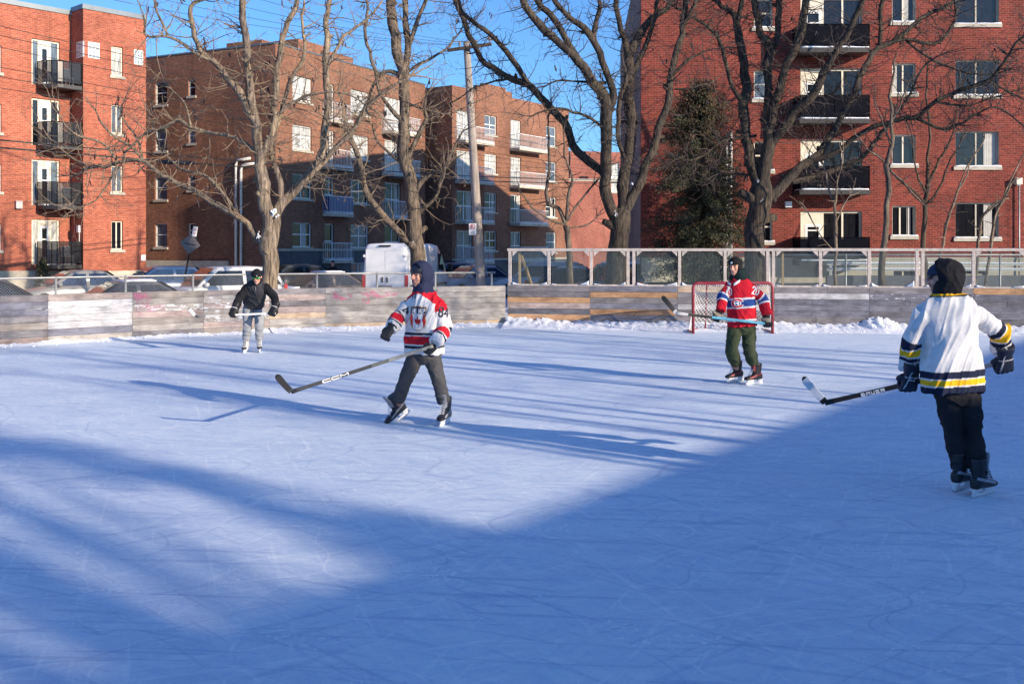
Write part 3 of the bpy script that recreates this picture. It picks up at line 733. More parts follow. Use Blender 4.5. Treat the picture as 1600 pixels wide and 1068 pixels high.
mb = MB(); mb.face([fm.at(-8, TOPL - .05), fm.at(16, TOPL - .05), fbay.at(0, TOPL - .05), fbay.at(BAYL, TOPL - .05), fo_.at(14, TOPL - .05), fk.at(27, TOPL - .05)]); mb.build('roof', M['gravel'], bl)
mb = MB(); fm.box(mb, -8, 15.97, TOPL - .02, TOPL + .2, -.3, .05); fbay.box(mb, -.05, BAYL + .04, TOPL + .1, TOPL + .32, -.3, .05); fside.box(mb, .05, 1.15, TOPL + .1, TOPL + .318, -.2, .05); mb.build('flashing', M['flash'], bl)
for i, r in enumerate(ow):
    balcony_door(bl, fm, r, 'cream', .15, (.27, .66), ['glass_mid', 'glass_dark', 'glass_mid', 'glass_curtain'][i], .07, .3)
    zs = r[2] - .02
    ub0, ub1 = fm.u(46.5) + .3, 15.97
    bal = balcony(bl, fm, ub0, ub1, zs, 1.15, 'mesh', 1.04, True)
    if i in (0, 2, 3):          # folded chairs and boxes kept on the balcony
        cm = MB(); u = lerp(ub0, ub1, .62); fm.box(cm, u, u + .4, zs + .35, zs + .42, .3, .75); fm.box(cm, u, u + .4, zs + .42, zs + .85, .3, .34)
        for a in (.02, .36):
            for o in (.33, .7): fm.box(cm, u + a, u + a + .03, zs + .06, zs + .35, o, o + .03)
        cm.build('balcony_chair', M['whiterail'], bal)
for i, r in enumerate(lw_): window(bl, fm, r, 'slide', 'glass_mid', 'white')
for i, r in enumerate(bw_): window(bl, fbay, r, 'slide', ['glass_curtain', 'glass_mid', 'glass_mid', 'glass_dark'][i], 'cream', True, False, .15)
mb = MB(); fbay.box(mb, *gb1, -.05, .012); r = gb1; fside.box(mb, 1.2 - .62, 1.214, r[2], r[3], -.05, .012); w_ = mb.build('window', M['glassblock'], bl)
def grid_lines(parent, fc, r, nu, nz, out, name='joint'):
    g = MB()
    for k in range(nu + 1): u = lerp(r[0], r[1], k / nu); fc.box(g, u - .012, u + .012, r[2], r[3], out, out + .006)
    for k in range(nz + 1): z = lerp(r[2], r[3], k / nz); fc.box(g, r[0], r[1], z - .012, z + .012, out, out + .008)
    g.build(name, M['white'], parent)
grid_lines(w_, fbay, gb1, 3, 4, .012); grid_lines(w_, fside, (1.2 - .62, 1.2, gb1[2], gb1[3]), 3, 4, .012)
mb = MB(); fbay.box(mb, *gb2, -.05, .012); w_ = mb.build('window', M['glassblock'], bl); grid_lines(w_, fbay, gb2, 3, 4, .012)
mb = MB(); q = fm.rect(23, 33, 314, 326); fm.box(mb, *q, 0, .16); mb.build('meter_box', M['galv'], bl)
mb = MB(); q = fside.rect(121, 128, 352, 363); u = fside.u(126); fside.box(mb, .75, .95, EYE + 25 * 45.6 / F, EYE + 36 * 45.6 / F, 0, .1); mb.build('vent', M['whiterail'], bl)
mb = MB(); mb.tube([fside.at(.9, EYE + 6 * 45.6 / F, .04), fside.at(.9, EYE + 25 * 45.6 / F, .04)], .02, 6); mb.build('pipe', M['pipe'], bl)
mb = MB(); q = fbay.rect(220, 227, 398, 407); fbay.box(mb, q[0], min(q[1], BAYL - .02), q[2], q[3], 0, .04); mb.build('small_sign', M['white'], bl)
mb = MB(); fm.box(mb, 5, 15.9, -.3, 1.0, .004, .03); fbay.box(mb, 0, BAYL, -.3, .95, .004, .03); mb.build('foundation', M['concrete'], bl)
# small clipped evergreen by the wall
def small_bush(name, label, c, h, r, seed, dens=500):
    rr = random.Random(seed); t = thing(name, label, 'bush', c); mb = MB(); c = V(c)
    for _ in range(dens):
        z = rr.random() ** .8; rad = r * (1 - z) ** .7 * math.sqrt(rr.random()); a = rr.random() * 6.283
        p = c + V((rad * math.cos(a), rad * math.sin(a), .1 + z * h)); q = V((rr.uniform(-1, 1), rr.uniform(-1, 1), rr.uniform(-.2, 1))).normalized() * .11
        s = q.cross(V((rr.uniform(-1, 1), rr.uniform(-1, 1), rr.uniform(-1, 1)))).normalized() * .035
        mb.face([p - s, p + s, p + q])
    mb.build('foliage', M['cedar'], t); tm = MB(); tm.tube([c, c + V((0, 0, h * .8))], [.05, .02], 6); tm.build('trunk', M['bark_dark'], t)
small_bush('bush', 'small dark pointed evergreen bush at the foot of the left red block', tuple(fm.at(fm.u(53), -.3, .9)), 1.75, .55, 3, 900)

# ---- brown block with a lit end wall and a shaded street front
K0 = V((-12.6, 53, 0)); DF = (.447, .894); f1 = Facade(tuple(K0[:2]), DF); LE = 9.6
fend = Facade(tuple((K0 + V((-.894, .447, 0)) * LE)[:2]), (.894, -.447)); T1 = 12.9; L1 = 15.2
b1 = thing('apartment_building', 'brown brick block with a sunlit end wall behind the tree with the low spreading limbs', 'building', tuple(K0 + V((0, 0, -.3))))
ew = [fend.rect(x0, x1, y0, y1) for x0, x1, ys in ((242, 261, ((128, 164), (201, 236), (276, 312), (349, 386))), (294, 305, ((124, 150), (200, 224), (274, 297), (349, 372)))) for y0, y1 in ys]
mb = MB(); wall(mb, fend, 0, LE, -.3, T1, ew, .15, 0, 0); mb.build('end_wall', M['brick_brown'], b1)
tops = [11.46, 8.78, 6.10, 3.42]
c1 = [(f1.u(457), f1.u(487), z - 1.35, z) for z in tops]; c3 = [(f1.u(548), f1.u(576), z - 1.4, z) for z in tops]
d2 = [(f1.u(507), f1.u(522), z - 2.1, z) for z in tops]; d4 = [(f1.u(601), f1.u(626), z - 2.15, z + .05) for z in tops]
bs = [(f1.u(459), f1.u(486), .55, 1.15), (f1.u(549), f1.u(574), .55, 1.15)]
mb = MB(); wall(mb, f1, 0, L1, 1.9, T1, c1 + c3 + d2 + d4, .15, 0, 0)
fb1 = Facade(tuple((f1.at(L1, 0))[:2]), tuple((-f1.n)[:2])); wall(mb, fb1, 0, LE, -.3, T1); fb2 = Facade(tuple(fb1.at(LE, 0)[:2]), tuple((-f1.d)[:2])); wall(mb, fb2, 0, L1, -.3, T1)
mb.build('wall', M['brick_brown'], b1)
mb = MB(); wall(mb, f1, 0, L1, -.3, 1.9, bs + [d for d in d2 + d4 if d[2] < 1.9], .15, 0, 0); mb.build('plinth', M['darkclad'], b1)
mb = MB(); f1.box(mb, .02, L1, 1.86, 1.98, .0, .04); mb.build('belt_course', M['stone'], b1)
mb = MB(); mb.face([fend.at(0, T1 - .1), fend.at(LE, T1 - .1), f1.at(L1, T1 - .1), fb1.at(LE, T1 - .1)]); mb.build('roof', M['gravel'], b1)
mb = MB(); fend.box(mb, .05, LE - .05, T1, T1 + .08, -.3, .04); f1.box(mb, .05, L1, T1, T1 + .08, -.3, .04); mb.build('coping', M['flash'], b1)
mb = MB(); f1.box(mb, 4.4, 7.0, T1 + .082, T1 + .42, -.35, 0); mb.build('parapet', M['brick_brown'], b1)

for a, b2, hh in ((4.0, 6.6, .95), (7.4, 9.2, .75)):
    mb = MB(); fend.box(mb, a, b2, T1 - .1, T1 + hh, -5.0, -2.4); mb.build('roof_hut', M['brick_brown'], b1)
for r in ew: window(b1, fend, r, 'dh', wr.choice(['glass_mid', 'glass_dark', 'glass_mid']), 'white', True, False, .15, .05)
for i, r in enumerate(c1): window(b1, f1, r, 'pair', ['glass_curtain', 'glass_curtain', 'glass_dark', 'glass_dark'][i], 'white')
for i, r in enumerate(c3): window(b1, f1, r, 'pair', ['glass_curtain', 'glass_curtain', 'glass_dark', 'glass_mid'][i], 'white')
for r in bs: window(b1, f1, r, 'slide', 'glass_dark', 'white', False)
for i, r in enumerate(d2):
    window(b1, f1, r, 'dh', 'glass_dark', 'white', False); balcony(b1, f1, f1.u(504), f1.u(546) - .25, r[2], .5, 'blue' if i == 2 else 'white', .98)
for i, r in enumerate(d4):
    window(b1, f1, r, 'pair', 'glass_curtain' if i < 2 else 'glass_dark', 'white', False); balcony(b1, f1, f1.u(596), f1.u(640), r[2], .9, 'white', .98)
mb = MB(); q = fend.rect(229, 358, 407, 432); fend.box(mb, max(q[0], .1), q[1], -.29, q[3], .004, .12); mb.build('foundation', M['stone'], b1)
pm = MB()
for x, yt in ((371, 250), (379, 258)):
    u = fend.u(x); zt = EYE + (HOR - yt) * 54 / F
    pm2 = MB(); pm2.tube([fend.at(u, -.3, .12), fend.at(u, zt - .25, .12), fend.at(u + .12, zt, .12), fend.at(u + 1.0, zt + .06, .12)], .075, 8); pm2.box(fend.at(u, .6, .12), (.22, .22, .5)); pm2.build('downpipe', M['pipe'], b1, True)

# ---- second brown block farther down the street
K2 = V((-4.0, 66.5, 0)); f2 = Facade(tuple(K2[:2]), (.58, .815)); T2 = 12.9; L2 = 14.6
f2e = Facade(tuple((K2 - f2.n * 9)[:2]), tuple(f2.n[:2]))
b2_ = thing('apartment_building', 'brown brick block with white balconies farther down the street behind the utility pole', 'building', tuple(K2 + V((0, 0, -.3))))
t2 = [11.33, 8.62, 5.90, 3.2]
e1 = [(f2.u(713.5), f2.u(738), z - 2.1, z) for z in t2]; e2 = [(f2.u(757), f2.u(776), z - 1.35, z) for z in t2]
e3 = [(f2.u(798), f2.u(814), z - 2.1, z) for z in t2]; e4 = [(f2.u(853), f2.u(869), z - 1.5, z) for z in t2]
mb = MB(); wall(mb, f2, 0, L2, 1.2, T2, e1 + e2 + e3 + e4, .15, 0, 0); wall(mb, f2e, 0, 9, 1.2, T2)
f2r = Facade(tuple(f2.at(L2, 0)[:2]), tuple((-f2.n)[:2])); wall(mb, f2r, 0, 9, -.3, T2); f2b = Facade(tuple(f2r.at(9, 0)[:2]), tuple((-f2.d)[:2])); wall(mb, f2b, 0, L2, -.3, T2)
f2.box(mb, f2.u(745), f2.u(800), T2, T2 + .38, -.3, .0); f2.box(mb, f2.u(755), f2.u(790), T2 + .38, T2 + .6, -.3, 0)
mb.build('wall', M['brick_brown'], b2_)
mb = MB(); wall(mb, f2, 0, L2, -.3, 1.2, [], .1); wall(mb, f2e, 0, 9, -.3, 1.2); mb.build('plinth', M['darkclad'], b2_)
mb = MB(); f2.box(mb, 0, L2, 1.18, 1.3, 0, .05); mb.build('belt_course', M['stone'], b2_)
mb = MB(); mb.face([f2.at(0, T2 - .1), f2.at(L2, T2 - .1), f2r.at(9, T2 - .1), f2b.at(L2, T2 - .1)]); mb.build('roof', M['gravel'], b2_)
for i in range(4):
    g = ['glass_curtain', 'glass_curtain', 'glass_dark', 'glass_mid'][i]
    window(b2_, f2, e1[i], 'pair', g, 'white', False); window(b2_, f2, e2[i], 'pair', ['glass_mid', 'glass_curtain', 'glass_dark', 'glass_dark'][i], 'white')
    window(b2_, f2, e3[i], 'pair', g, 'white', False); window(b2_, f2, e4[i], 'dh', ['glass_mid', 'glass_mid', 'glass_dark', 'glass_mid'][i], 'white')
    balcony(b2_, f2, f2.u(711), f2.u(757), e1[i][2], .9, 'white', .98); balcony(b2_, f2, f2.u(796), f2.u(842), e3[i][2], .9, 'white', .98)
# ---- far low red buildings at the end of the street
b3 = thing('apartment_building', 'plain low red building far behind the big tree with the snowy fork', 'building', (8, 95, -.3))
f3 = Facade((2.5, 92), (.96, .28)); mb = MB(); r3 = f3.rect(955, 968, 255, 300); wall(mb, f3, 0, 26, -.3, 8.3, [r3], .2, 0, 1)
f3b = Facade(tuple((f3.p - f3.n * 8)[:2]), tuple(f3.n[:2])); wall(mb, f3b, 0, 8, -.3, 8.3)
mb.build('wall', [M['brick_far'], M['stone']], b3); window(b3, f3, r3, 'dh', 'glass_curtain', 'white', True, False, .2)
mb = MB(); mb.face([f3.at(0, 8.25), f3.at(26, 8.25), f3.at(26, 8.25, -8), f3.at(0, 8.25, -8)]); mb.build('roof', M['gravel'], b3)
f3c = Facade((5.6, 96), (.96, .28)); mb = MB(); wall(mb, f3c, 0, 26, 8.0, 11.4); wall(mb, Facade(tuple((f3c.p - f3c.n * 6)[:2]), tuple(f3c.n[:2])), 0, 6, 8, 11.4); mb.build('upper_wall', M['brick_far'], b3)
mb = MB(); f3.box(mb, 2, 26, 8.3, 8.5, -.2, .05); mb.build('coping', M['stone'], b3)

# ---- the block behind the photographer, whose roof line throws the long shadow over the ice
SP = V((SUN_DIR.y, -SUN_DIR.x, 0)) * -1           # along the roof edge
def pq(p, q): return V((.61, .79, 0)) * p / .998 - SUN_DIR * q
HB = 6.2; QB = 4.5 - HB / math.tan(R(SUN_EL))
fbh = Facade(tuple(pq(-26, QB)[:2]), tuple((pq(1, 0) - pq(0, 0))[:2]))
if fbh.n.dot(-SUN_DIR) < 0:
    fbh = Facade(tuple(pq(34, QB)[:2]), tuple((pq(0, 0) - pq(1, 0))[:2]))
b4 = thing('apartment_building', 'long low flat roofed brick block beside the rink behind the camera', 'building', tuple(fbh.at(30, -.3)))
hb = [(u, u + 1.5, z, z + 1.4) for u in range(3, 58, 4) for z in (1.0, 3.7)]
mb = MB(); wall(mb, fbh, 0, 60, -.3, HB, hb, .15, 0, 0); mb.face([fbh.at(0, HB - .2), fbh.at(60, HB - .2), fbh.at(60, HB - .2, -7), fbh.at(0, HB - .2, -7)], 0)
for (a, b) in ((fbh.at(60, 0), fbh.at(60, 0, -7)), (fbh.at(60, 0, -7), fbh.at(0, 0, -7)), (fbh.at(0, 0, -7), fbh.at(0, 0))):
    mb.face([a - UP * .3, b - UP * .3, b + UP * HB, a + UP * HB], 0, [(0, 0), (12, 0), (12, 10), (0, 10)])
mb.build('wall', M['brick_brown'], b4)
for r in hb: window(b4, fbh, r, 'slide', None, 'white')
# ------------------------------------------------------------------ trees
def rvec(r): return V((r.uniform(-1, 1), r.uniform(-1, 1), r.uniform(-1, 1)))
def grow(mb, p, d, L, r0, lvl, rr, up=.05, fork=1.0):
    """a wandering twig with side shoots; 3- or 4-sided tubes"""
    n = max(3, int(L / .16)); pts = [p.copy()]; step = L / n; dd = d.normalized()
    for i in range(n):
        dd = (dd + rvec(rr) * .30 + V((0, 0, up))).normalized(); pts.append(pts[-1] + dd * step)
    rad = [max(r0 * (1 - .72 * i / n), .0042) for i in range(n + 1)]
    mb.tube(pts, rad, 4 if r0 > .012 else 3, 0, False)
    if lvl <= 0: return
    k = int(L * (3.0 if lvl > 1 else 3.6) * fork * rr.uniform(.7, 1.3)) + 1
    for _ in range(k):
        i = rr.randint(1, n); side = dd.cross(rvec(rr))
        if side.length < .05: continue
        nd = ((pts[i] - pts[i - 1]).normalized() * rr.uniform(.3, .9) + side.normalized()).normalized()
        grow(mb, pts[i], nd, L * rr.uniform(.22, .6), rad[i] * .65, lvl - 1, rr, up, fork)
def gnarl(o):
    for v in o.data.vertices:
        p = v.co; a = noise.noise(V((p.x * 9, p.y * 9, p.z * 2.2))) * .6 + noise.noise(V((p.x * 20, p.y * 20, p.z * 5))) * .4; v.co = p + v.normal * a * .020
def pod_cluster(mb, p, rr):
    for _ in range(rr.randint(1, 3)):
        q = p + rvec(rr) * .05; L = rr.uniform(.10, .2); pts = [q]; d = V((rr.uniform(-.4, .4), rr.uniform(-.4, .4), -1)).normalized()
        for i in range(4): d = (d + rvec(rr) * .3 + V((0, 0, -.1))).normalized(); pts.append(pts[-1] + d * L / 4)
        mb.tube(pts, [.008, .017, .019, .017, .006], 5, 0)
def tree(label, Y, limbs, seed, barkm, twigm, dens=1.0, pods=0, twl=1.1, name='bare_tree', group='bare trees behind the boards', snow=(), zbase=-.32, depth=.35, up=.04, twlvl=2, minr=0.0, cat='tree', wmul=1.0):
    """limbs: photograph points (x, y, width) ; every limb leaves the picture plane by its own amount"""
    rr = random.Random(seed); known = []
    mb = MB(); tw = MB(); pds = []; allp = []
    for li, lim in enumerate(limbs):
        sp = spline([tuple(map(float, q)) for q in lim], 4); x0, y0, _ = sp[0]
        if known:
            kx, ky, kd = min(known, key=lambda q: (q[0] - x0) ** 2 + (q[1] - y0) ** 2); dy0 = kd
        else: dy0 = 0
        Lpx = sum(math.hypot(b[0] - a[0], b[1] - a[1]) for a, b in zip(sp[:-1], sp[1:])); Lm = Lpx * Y / F
        dyE = 0 if li == 0 else rr.uniform(-depth, depth) * Lm
        pts = []; rad = []; acc = 0
        for i, (x, y, wd) in enumerate(sp):
            if i: acc += math.hypot(sp[i][0] - sp[i - 1][0], sp[i][1] - sp[i - 1][1])
            dy = dy0 + dyE * (acc / max(Lpx, 1)); p = P(x, y, Y + dy)
            if li == 0 and p.z < zbase: p.z = zbase
            p = p + (V((noise.noise(p * 1.5), noise.noise(p * 1.5 + V((9, 0, 0))), noise.noise(p * 1.5 + V((0, 9, 0))))) * .10 + V((noise.noise(p * 4.1), noise.noise(p * 4.1 + V((9, 0, 0))), noise.noise(p * 4.1 + V((0, 9, 0))))) * .045) * min(1, i / 9); wob = noise.noise(p * 2.1) * .10
            pts.append(p); rad.append(max(wd * wmul * .5 * (Y + dy) / F * (1 + wob), .009)); known.append((x, y, dy))
        if li == 0: rad[0] *= 1.25; rad[1] *= 1.06
        mb.tube(pts, rad, 12 if rad[0] > .1 else 7, 0, True); allp.append((pts, rad, li))
        # knots and broken stubs, then side twigs
        for _ in range(int(Lm * .9)):
            i = rr.randint(2, len(pts) - 2); ax = (pts[i + 1] - pts[i - 1]).normalized(); sd = ax.cross(rvec(rr)).normalized(); r_ = rad[i]; d_ = (sd + ax * rr.uniform(0, .8)).normalized(); L_ = r_ * rr.uniform(1.15, 2.4)
            mb.tube([pts[i], pts[i] + d_ * r_ * .8, pts[i] + d_ * L_], [r_ * .75, r_ * .5, r_ * .34], 7)
        if li == 0: continue
        n = int(Lm * 6.5 * dens)
        for _ in range(n):
            i = rr.randint(max(1, int(len(pts) * .22)), len(pts) - 1)
            ax = (pts[i] - pts[i - 1]).normalized(); sd = ax.cross(rvec(rr))
            if sd.length < .05: continue
            nd = (sd.normalized() + ax * rr.uniform(-.1, .7)).normalized()
            grow(tw, pts[i], nd, twl * rr.uniform(.25, 1.15), min(rad[i] * .5, .017), twlvl - (1 if rr.random() < .4 else 0), rr, up)
            if pods and rr.random() < pods: pods_m = MB(); pds.append(pods_m); pod_cluster(pods_m, pts[i] + nd * rr.uniform(.15, .7) + V((0, 0, -.05)), rr)
        ax = (pts[-1] - pts[-2]).normalized()
        for _ in range(3): grow(tw, pts[-1], (ax + rvec(rr) * .5).normalized(), twl * rr.uniform(.6, 1.2), rad[-1] * .8, twlvl, rr, up)
    root = thing(name, label, cat, (allp[0][0][0].x, Y, zbase), group)
    tk = mb.build('trunk', M[barkm], root, True); gnarl(tk)
    c = tw.build('crown', M[twigm], root)
    for q in pds[:90]: q.build('seed_pods', M['pod'], root, True)
    for (x, y, dY, sx, sz) in snow:
        s = MB(); ce = P(x, y, Y + dY); r2 = random.Random(x)
        for _ in range(20): q = r2.uniform(.10, .27); s.ball(ce + V((r2.gauss(0, .38) * sx, r2.uniform(-.04, .05), r2.gauss(0, .38) * sz)), (sx * q, .04, sz * q), 7, 5, 0, Matrix.Rotation(r2.uniform(-.8, .8), 3, 'Y'))
        s.build('snow_patch', M['snow'], root, True)
    return root

tree('big pale tree with wide forked limbs in front of the brown end wall', 24.5, [
 [(419, 512, 32), (421, 450, 28), (421, 400, 27), (423, 365, 28), (424, 342, 29), (424, 326, 24)],
 [(424, 345, 20), (414, 318, 21), (408, 280, 20), (407, 241, 18), (401, 202, 15), (388, 172, 13), (365, 129, 12), (343, 101, 10), (324, 86, 9), (304, 56, 8), (300, 13, 7), (326, 2, 5)],
 [(404, 205, 13), (393, 155, 13), (386, 108, 12), (380, 56, 12), (378, 0, 11), (380, -45, 9)],
 [(407, 245, 12), (422, 215, 11), (429, 180, 11), (429, 129, 10), (436, 95, 10), (446, 47, 9), (461, 9, 8), (466, -30, 6)],
 [(425, 345, 19), (436, 325, 17), (446, 310, 16), (485, 267, 14), (502, 228, 13), (511, 172, 11), (510, 108, 10), (513, 43, 9), (515, 0, 8), (516, -40, 7)],
 [(446, 312, 11), (464, 297, 10), (498, 258, 9), (541, 220, 8), (576, 164, 7), (600, 142, 5), (642, 118, 4)],
 [(438, 322, 10), (437, 285, 10), (428, 245, 8), (426, 215, 7), (446, 146, 7), (468, 103, 6), (476, 65, 5), (472, 26, 4), (478, -10, 3)],
 [(510, 108, 7), (515, 99, 6), (541, 56, 5), (575, 30, 4), (597, 0, 3)],
 [(423, 385, 14), (412, 378, 12), (403, 374, 11), (382, 344, 10), (343, 321, 9), (298, 297, 8), (258, 276, 7), (224, 250, 6.5), (185, 254, 5.5), (142, 263, 5), (116, 273, 3)],
 [(406, 240, 8), (395, 232, 7), (365, 215, 6), (326, 207, 6), (298, 195, 6), (276, 187, 5.5), (254, 200, 5), (224, 209, 4), (196, 238, 3)],
 [(372, 336, 5), (340, 290, 5), (308, 271, 4.5), (280, 262, 4), (245, 218, 3), (236, 180, 2)],
 [(343, 101, 6), (303, 82, 5), (264, 60, 4.5), (233, 55, 3.5), (226, 42, 3)], [(264, 60, 4), (253, 31, 4), (239, 0, 3)],
 [(185, 254, 4), (160, 225, 3.5), (120, 210, 3), (95, 180, 2.5)], [(224, 250, 4), (200, 225, 3.5), (165, 205, 3), (148, 172, 2)], [(185, 254, 3.5), (170, 285, 3), (140, 320, 2.5), (112, 330, 2)],
 [(224, 250, 3.5), (214, 215, 3), (190, 180, 2.5), (196, 150, 2)], [(142, 263, 3.5), (110, 245, 3), (80, 220, 2)], [(298, 196, 4), (290, 165, 3), (270, 140, 2.5)],
 [(430, 185, 6), (455, 160, 5), (486, 150, 4), (540, 150, 3), (590, 175, 2.5)]],
 11, 'bark_pale', 'twig', 1.15, .16, 1.0, snow=((428, 332, -.2, .12, .14), (404, 370, -.1, .05, .12)))
tree('twin stemmed pale tree leaning over the white van', 29, [
 [(660, 512, 27), (657, 440, 25), (654, 390, 24), (648, 345, 22), (643, 310, 21), (636, 258, 20), (631, 194, 18), (631, 129, 17), (625, 95, 16), (613, 43, 16), (608, 0, 15), (606, -45, 13)],
 [(631, 132, 12), (636, 86, 10), (633, 43, 10), (633, 0, 9), (632, -40, 8)], [(636, 76, 8), (649, 43, 7), (666, 0, 6), (675, -40, 5)],
 [(654, 388, 12), (641, 379, 11), (606, 344, 11), (572, 301, 10), (559, 250, 9), (546, 211, 8), (540, 190, 5)],
 [(645, 306, 9), (662, 280, 8), (692, 263, 7), (701, 245, 5), (722, 205, 2)], [(649, 335, 7), (679, 310, 5), (692, 275, 4), (694, 255, 2)],
 [(636, 250, 9), (653, 215, 8), (664, 185, 7), (662, 163, 5), (672, 140, 2)], [(626, 118, 8), (602, 112, 6), (580, 142, 5), (563, 181, 4.5), (548, 205, 3)],
 [(630, 190, 8), (606, 165, 6), (593, 142, 6), (585, 112, 5.5), (574, 69, 5), (572, 26, 4), (570, -15, 3)], [(632, 116, 6), (658, 99, 5), (692, 82, 4), (709, 60, 3), (722, 40, 2)],
 [(637, 262, 6), (610, 240, 5), (588, 215, 4), (575, 190, 3)], [(631, 160, 5), (665, 170, 4), (700, 175, 3), (735, 160, 2)]],
 23, 'bark_grey', 'twig', 1.3, .10, 1.0, snow=((646, 380, -.25, .09, .05),))
tree('massive many stemmed tree with a snowy fork behind the clear screens', 29.5, [
 [(962, 505, 36), (963, 445, 31), (963, 400, 29), (965, 365, 28), (969, 345, 29), (972, 325, 24)],
 [(967, 352, 18), (959, 336, 17), (949, 310, 17), (945, 276, 16), (948, 232, 16), (948, 185, 18), (946, 159, 17), (929, 129, 14), (903, 95, 12), (877, 65, 11), (843, 39, 11), (817, 0, 10), (800, -40, 9)],
 [(906, 98, 10), (890, 69, 9), (860, 19, 9), (843, 0, 8), (838, -40, 7)],
 [(948, 180, 12), (958, 150, 11), (946, 108, 10), (927, 58, 10), (899, 34, 8), (869, 4, 7), (850, -30, 5)], [(927, 58, 8), (933, 26, 7), (937, 0, 6), (935, -40, 5)],
 [(946, 278, 14), (938, 267, 12), (903, 237, 12), (882, 194, 11), (852, 159, 11), (826, 133, 10), (796, 123, 9), (761, 99, 8), (735, 56, 8), (714, 0, 7), (700, -40, 6)],
 [(826, 133, 8), (800, 92, 8), (765, 56, 7), (735, 30, 6), (718, 4, 5), (708, -30, 4)],
 [(970, 345, 19), (974, 318, 18), (974, 293, 17), (981, 241, 16), (985, 189, 15), (983, 163, 16), (981, 120, 15), (989, 73, 13), (1015, 34, 10), (1041, 13, 8), (1060, -15, 6)],
 [(985, 98, 10), (979, 73, 9), (968, 39, 8), (963, 0, 7), (962, -40, 6)], [(983, 125, 8), (1007, 77, 7), (1024, 26, 6), (1030, -5, 5)],
 [(972, 342, 16), (982, 318, 15), (1002, 280, 13), (1015, 241, 12), (1035, 189, 11), (1048, 142, 10), (1050, 112, 10), (1063, 52, 9), (1073, 0, 8), (1078, -40, 7)], [(1063, 45, 6), (1076, 26, 6), (1088, 0, 6), (1098, -40, 4)],
 [(1050, 118, 5), (1076, 95, 4), (1093, 86, 3), (1112, 78, 2)], [(1054, 139, 3), (1080, 138, 2.5), (1105, 132, 2)], [(946, 205, 5), (925, 185, 4), (890, 172, 4), (860, 172, 3), (830, 180, 2)],
 [(947, 130, 5), (920, 128, 4), (885, 125, 3), (862, 132, 2)], [(982, 260, 6), (965, 215, 6), (968, 160, 7), (978, 130, 6)], [(796, 123, 4), (770, 128, 3), (735, 140, 2.5), (700, 165, 2)]],
 37, 'bark_dark_grey', 'twig_dark', 1.5, .05, .95, wmul=1.1, snow=((952, 312, -.3, .07, .16), (949, 282, -.3, .08, .2), (962, 335, -.3, .05, .13), (938, 268, -.2, .1, .06), (988, 287, -.3, .05, .06)))
tree('thick barked tree with a knotty fork and long arching limbs before the black balconies', 31, [
 [(1174, 502, 33), (1176, 450, 29), (1178, 380, 28), (1182, 336, 29), (1188, 305, 32), (1190, 285, 27)],
 [(1187, 300, 18), (1180, 275, 16), (1169, 241, 15), (1163, 194, 14), (1163, 159, 14), (1165, 120, 13), (1158, 77, 12), (1150, 30, 10), (1126, 9, 7), (1108, -8, 6)], [(1152, 36, 8), (1158, 4, 7), (1162, -40, 6)],
 [(1163, 165, 7), (1143, 133, 6), (1130, 86, 6), (1113, 52, 5), (1079, 26, 4), (1053, 9, 3)],
 [(1191, 292, 20), (1195, 258, 18), (1203, 224, 18), (1199, 181, 12), (1199, 129, 11), (1201, 77, 13), (1186, 47, 10), (1180, 0, 9), (1178, -40, 8)],
 [(1203, 224, 13), (1206, 190, 12), (1212, 151, 12), (1229, 103, 12), (1251, 56, 12), (1259, 0, 11), (1262, -40, 9)], [(1202, 80, 9), (1212, 65, 9), (1219, 26, 9), (1219, 0, 9), (1222, -40, 7)],
 [(1203, 228, 14), (1212, 215, 13), (1234, 185, 13), (1272, 142, 12), (1290, 108, 10), (1315, 69, 9), (1337, 26, 8), (1360, -20, 7)],
 [(1190, 318, 17), (1198, 308, 17), (1212, 301, 16), (1234, 275, 14), (1272, 245, 11), (1298, 215, 10), (1320, 172, 9), (1337, 142, 9), (1347, 116, 8), (1373, 73, 8), (1408, 56, 7), (1442, 26, 6), (1485, 4, 5), (1510, -15, 4)],
 [(1374, 72, 6), (1376, 40, 6), (1378, 0, 6), (1379, -40, 5)], [(1380, 70, 5), (1416, 62, 5), (1464, 67, 5), (1489, 34, 4), (1492, 5, 3)],
 [(1268, 250, 9), (1300, 241, 8), (1343, 211, 7), (1395, 187, 7), (1433, 185, 7), (1464, 159, 6), (1502, 138, 6), (1541, 125, 5), (1575, 86, 4), (1597, 56, 3), (1630, 20, 3)],
 [(1236, 284, 9), (1256, 281, 9), (1281, 271, 9), (1337, 253, 7), (1365, 224, 6), (1395, 189, 5)], [(1433, 185, 5), (1472, 202, 5), (1498, 196, 4), (1528, 176, 3), (1560, 170, 2.5), (1600, 195, 2)],
 [(1178, 272, 4), (1160, 273, 4), (1126, 267, 4), (1083, 258, 3), (1044, 262, 2)], [(1182, 212, 4), (1150, 216, 3.5), (1126, 220, 3), (1096, 245, 2.5), (1060, 250, 2)], [(1126, 267, 3), (1105, 285, 2.5), (1075, 280, 2)],
 [(1541, 125, 3.5), (1570, 140, 3), (1605, 160, 2)], [(1408, 56, 4), (1450, 90, 3.5), (1500, 110, 3), (1560, 115, 2)], [(1464, 159, 3.5), (1510, 165, 3), (1560, 150, 2.5), (1610, 130, 2)], [(1395, 187, 4), (1420, 150, 3.5), (1440, 110, 3), (1470, 85, 2)]],
 41, 'bark_dark_grey', 'twig_dark', 1.9, .05, 1.1, wmul=1.12, snow=((1192, 312, -.3, .09, .06), (1184, 283, -.3, .04, .07)))
G2 = 'thin young trees behind the boards'
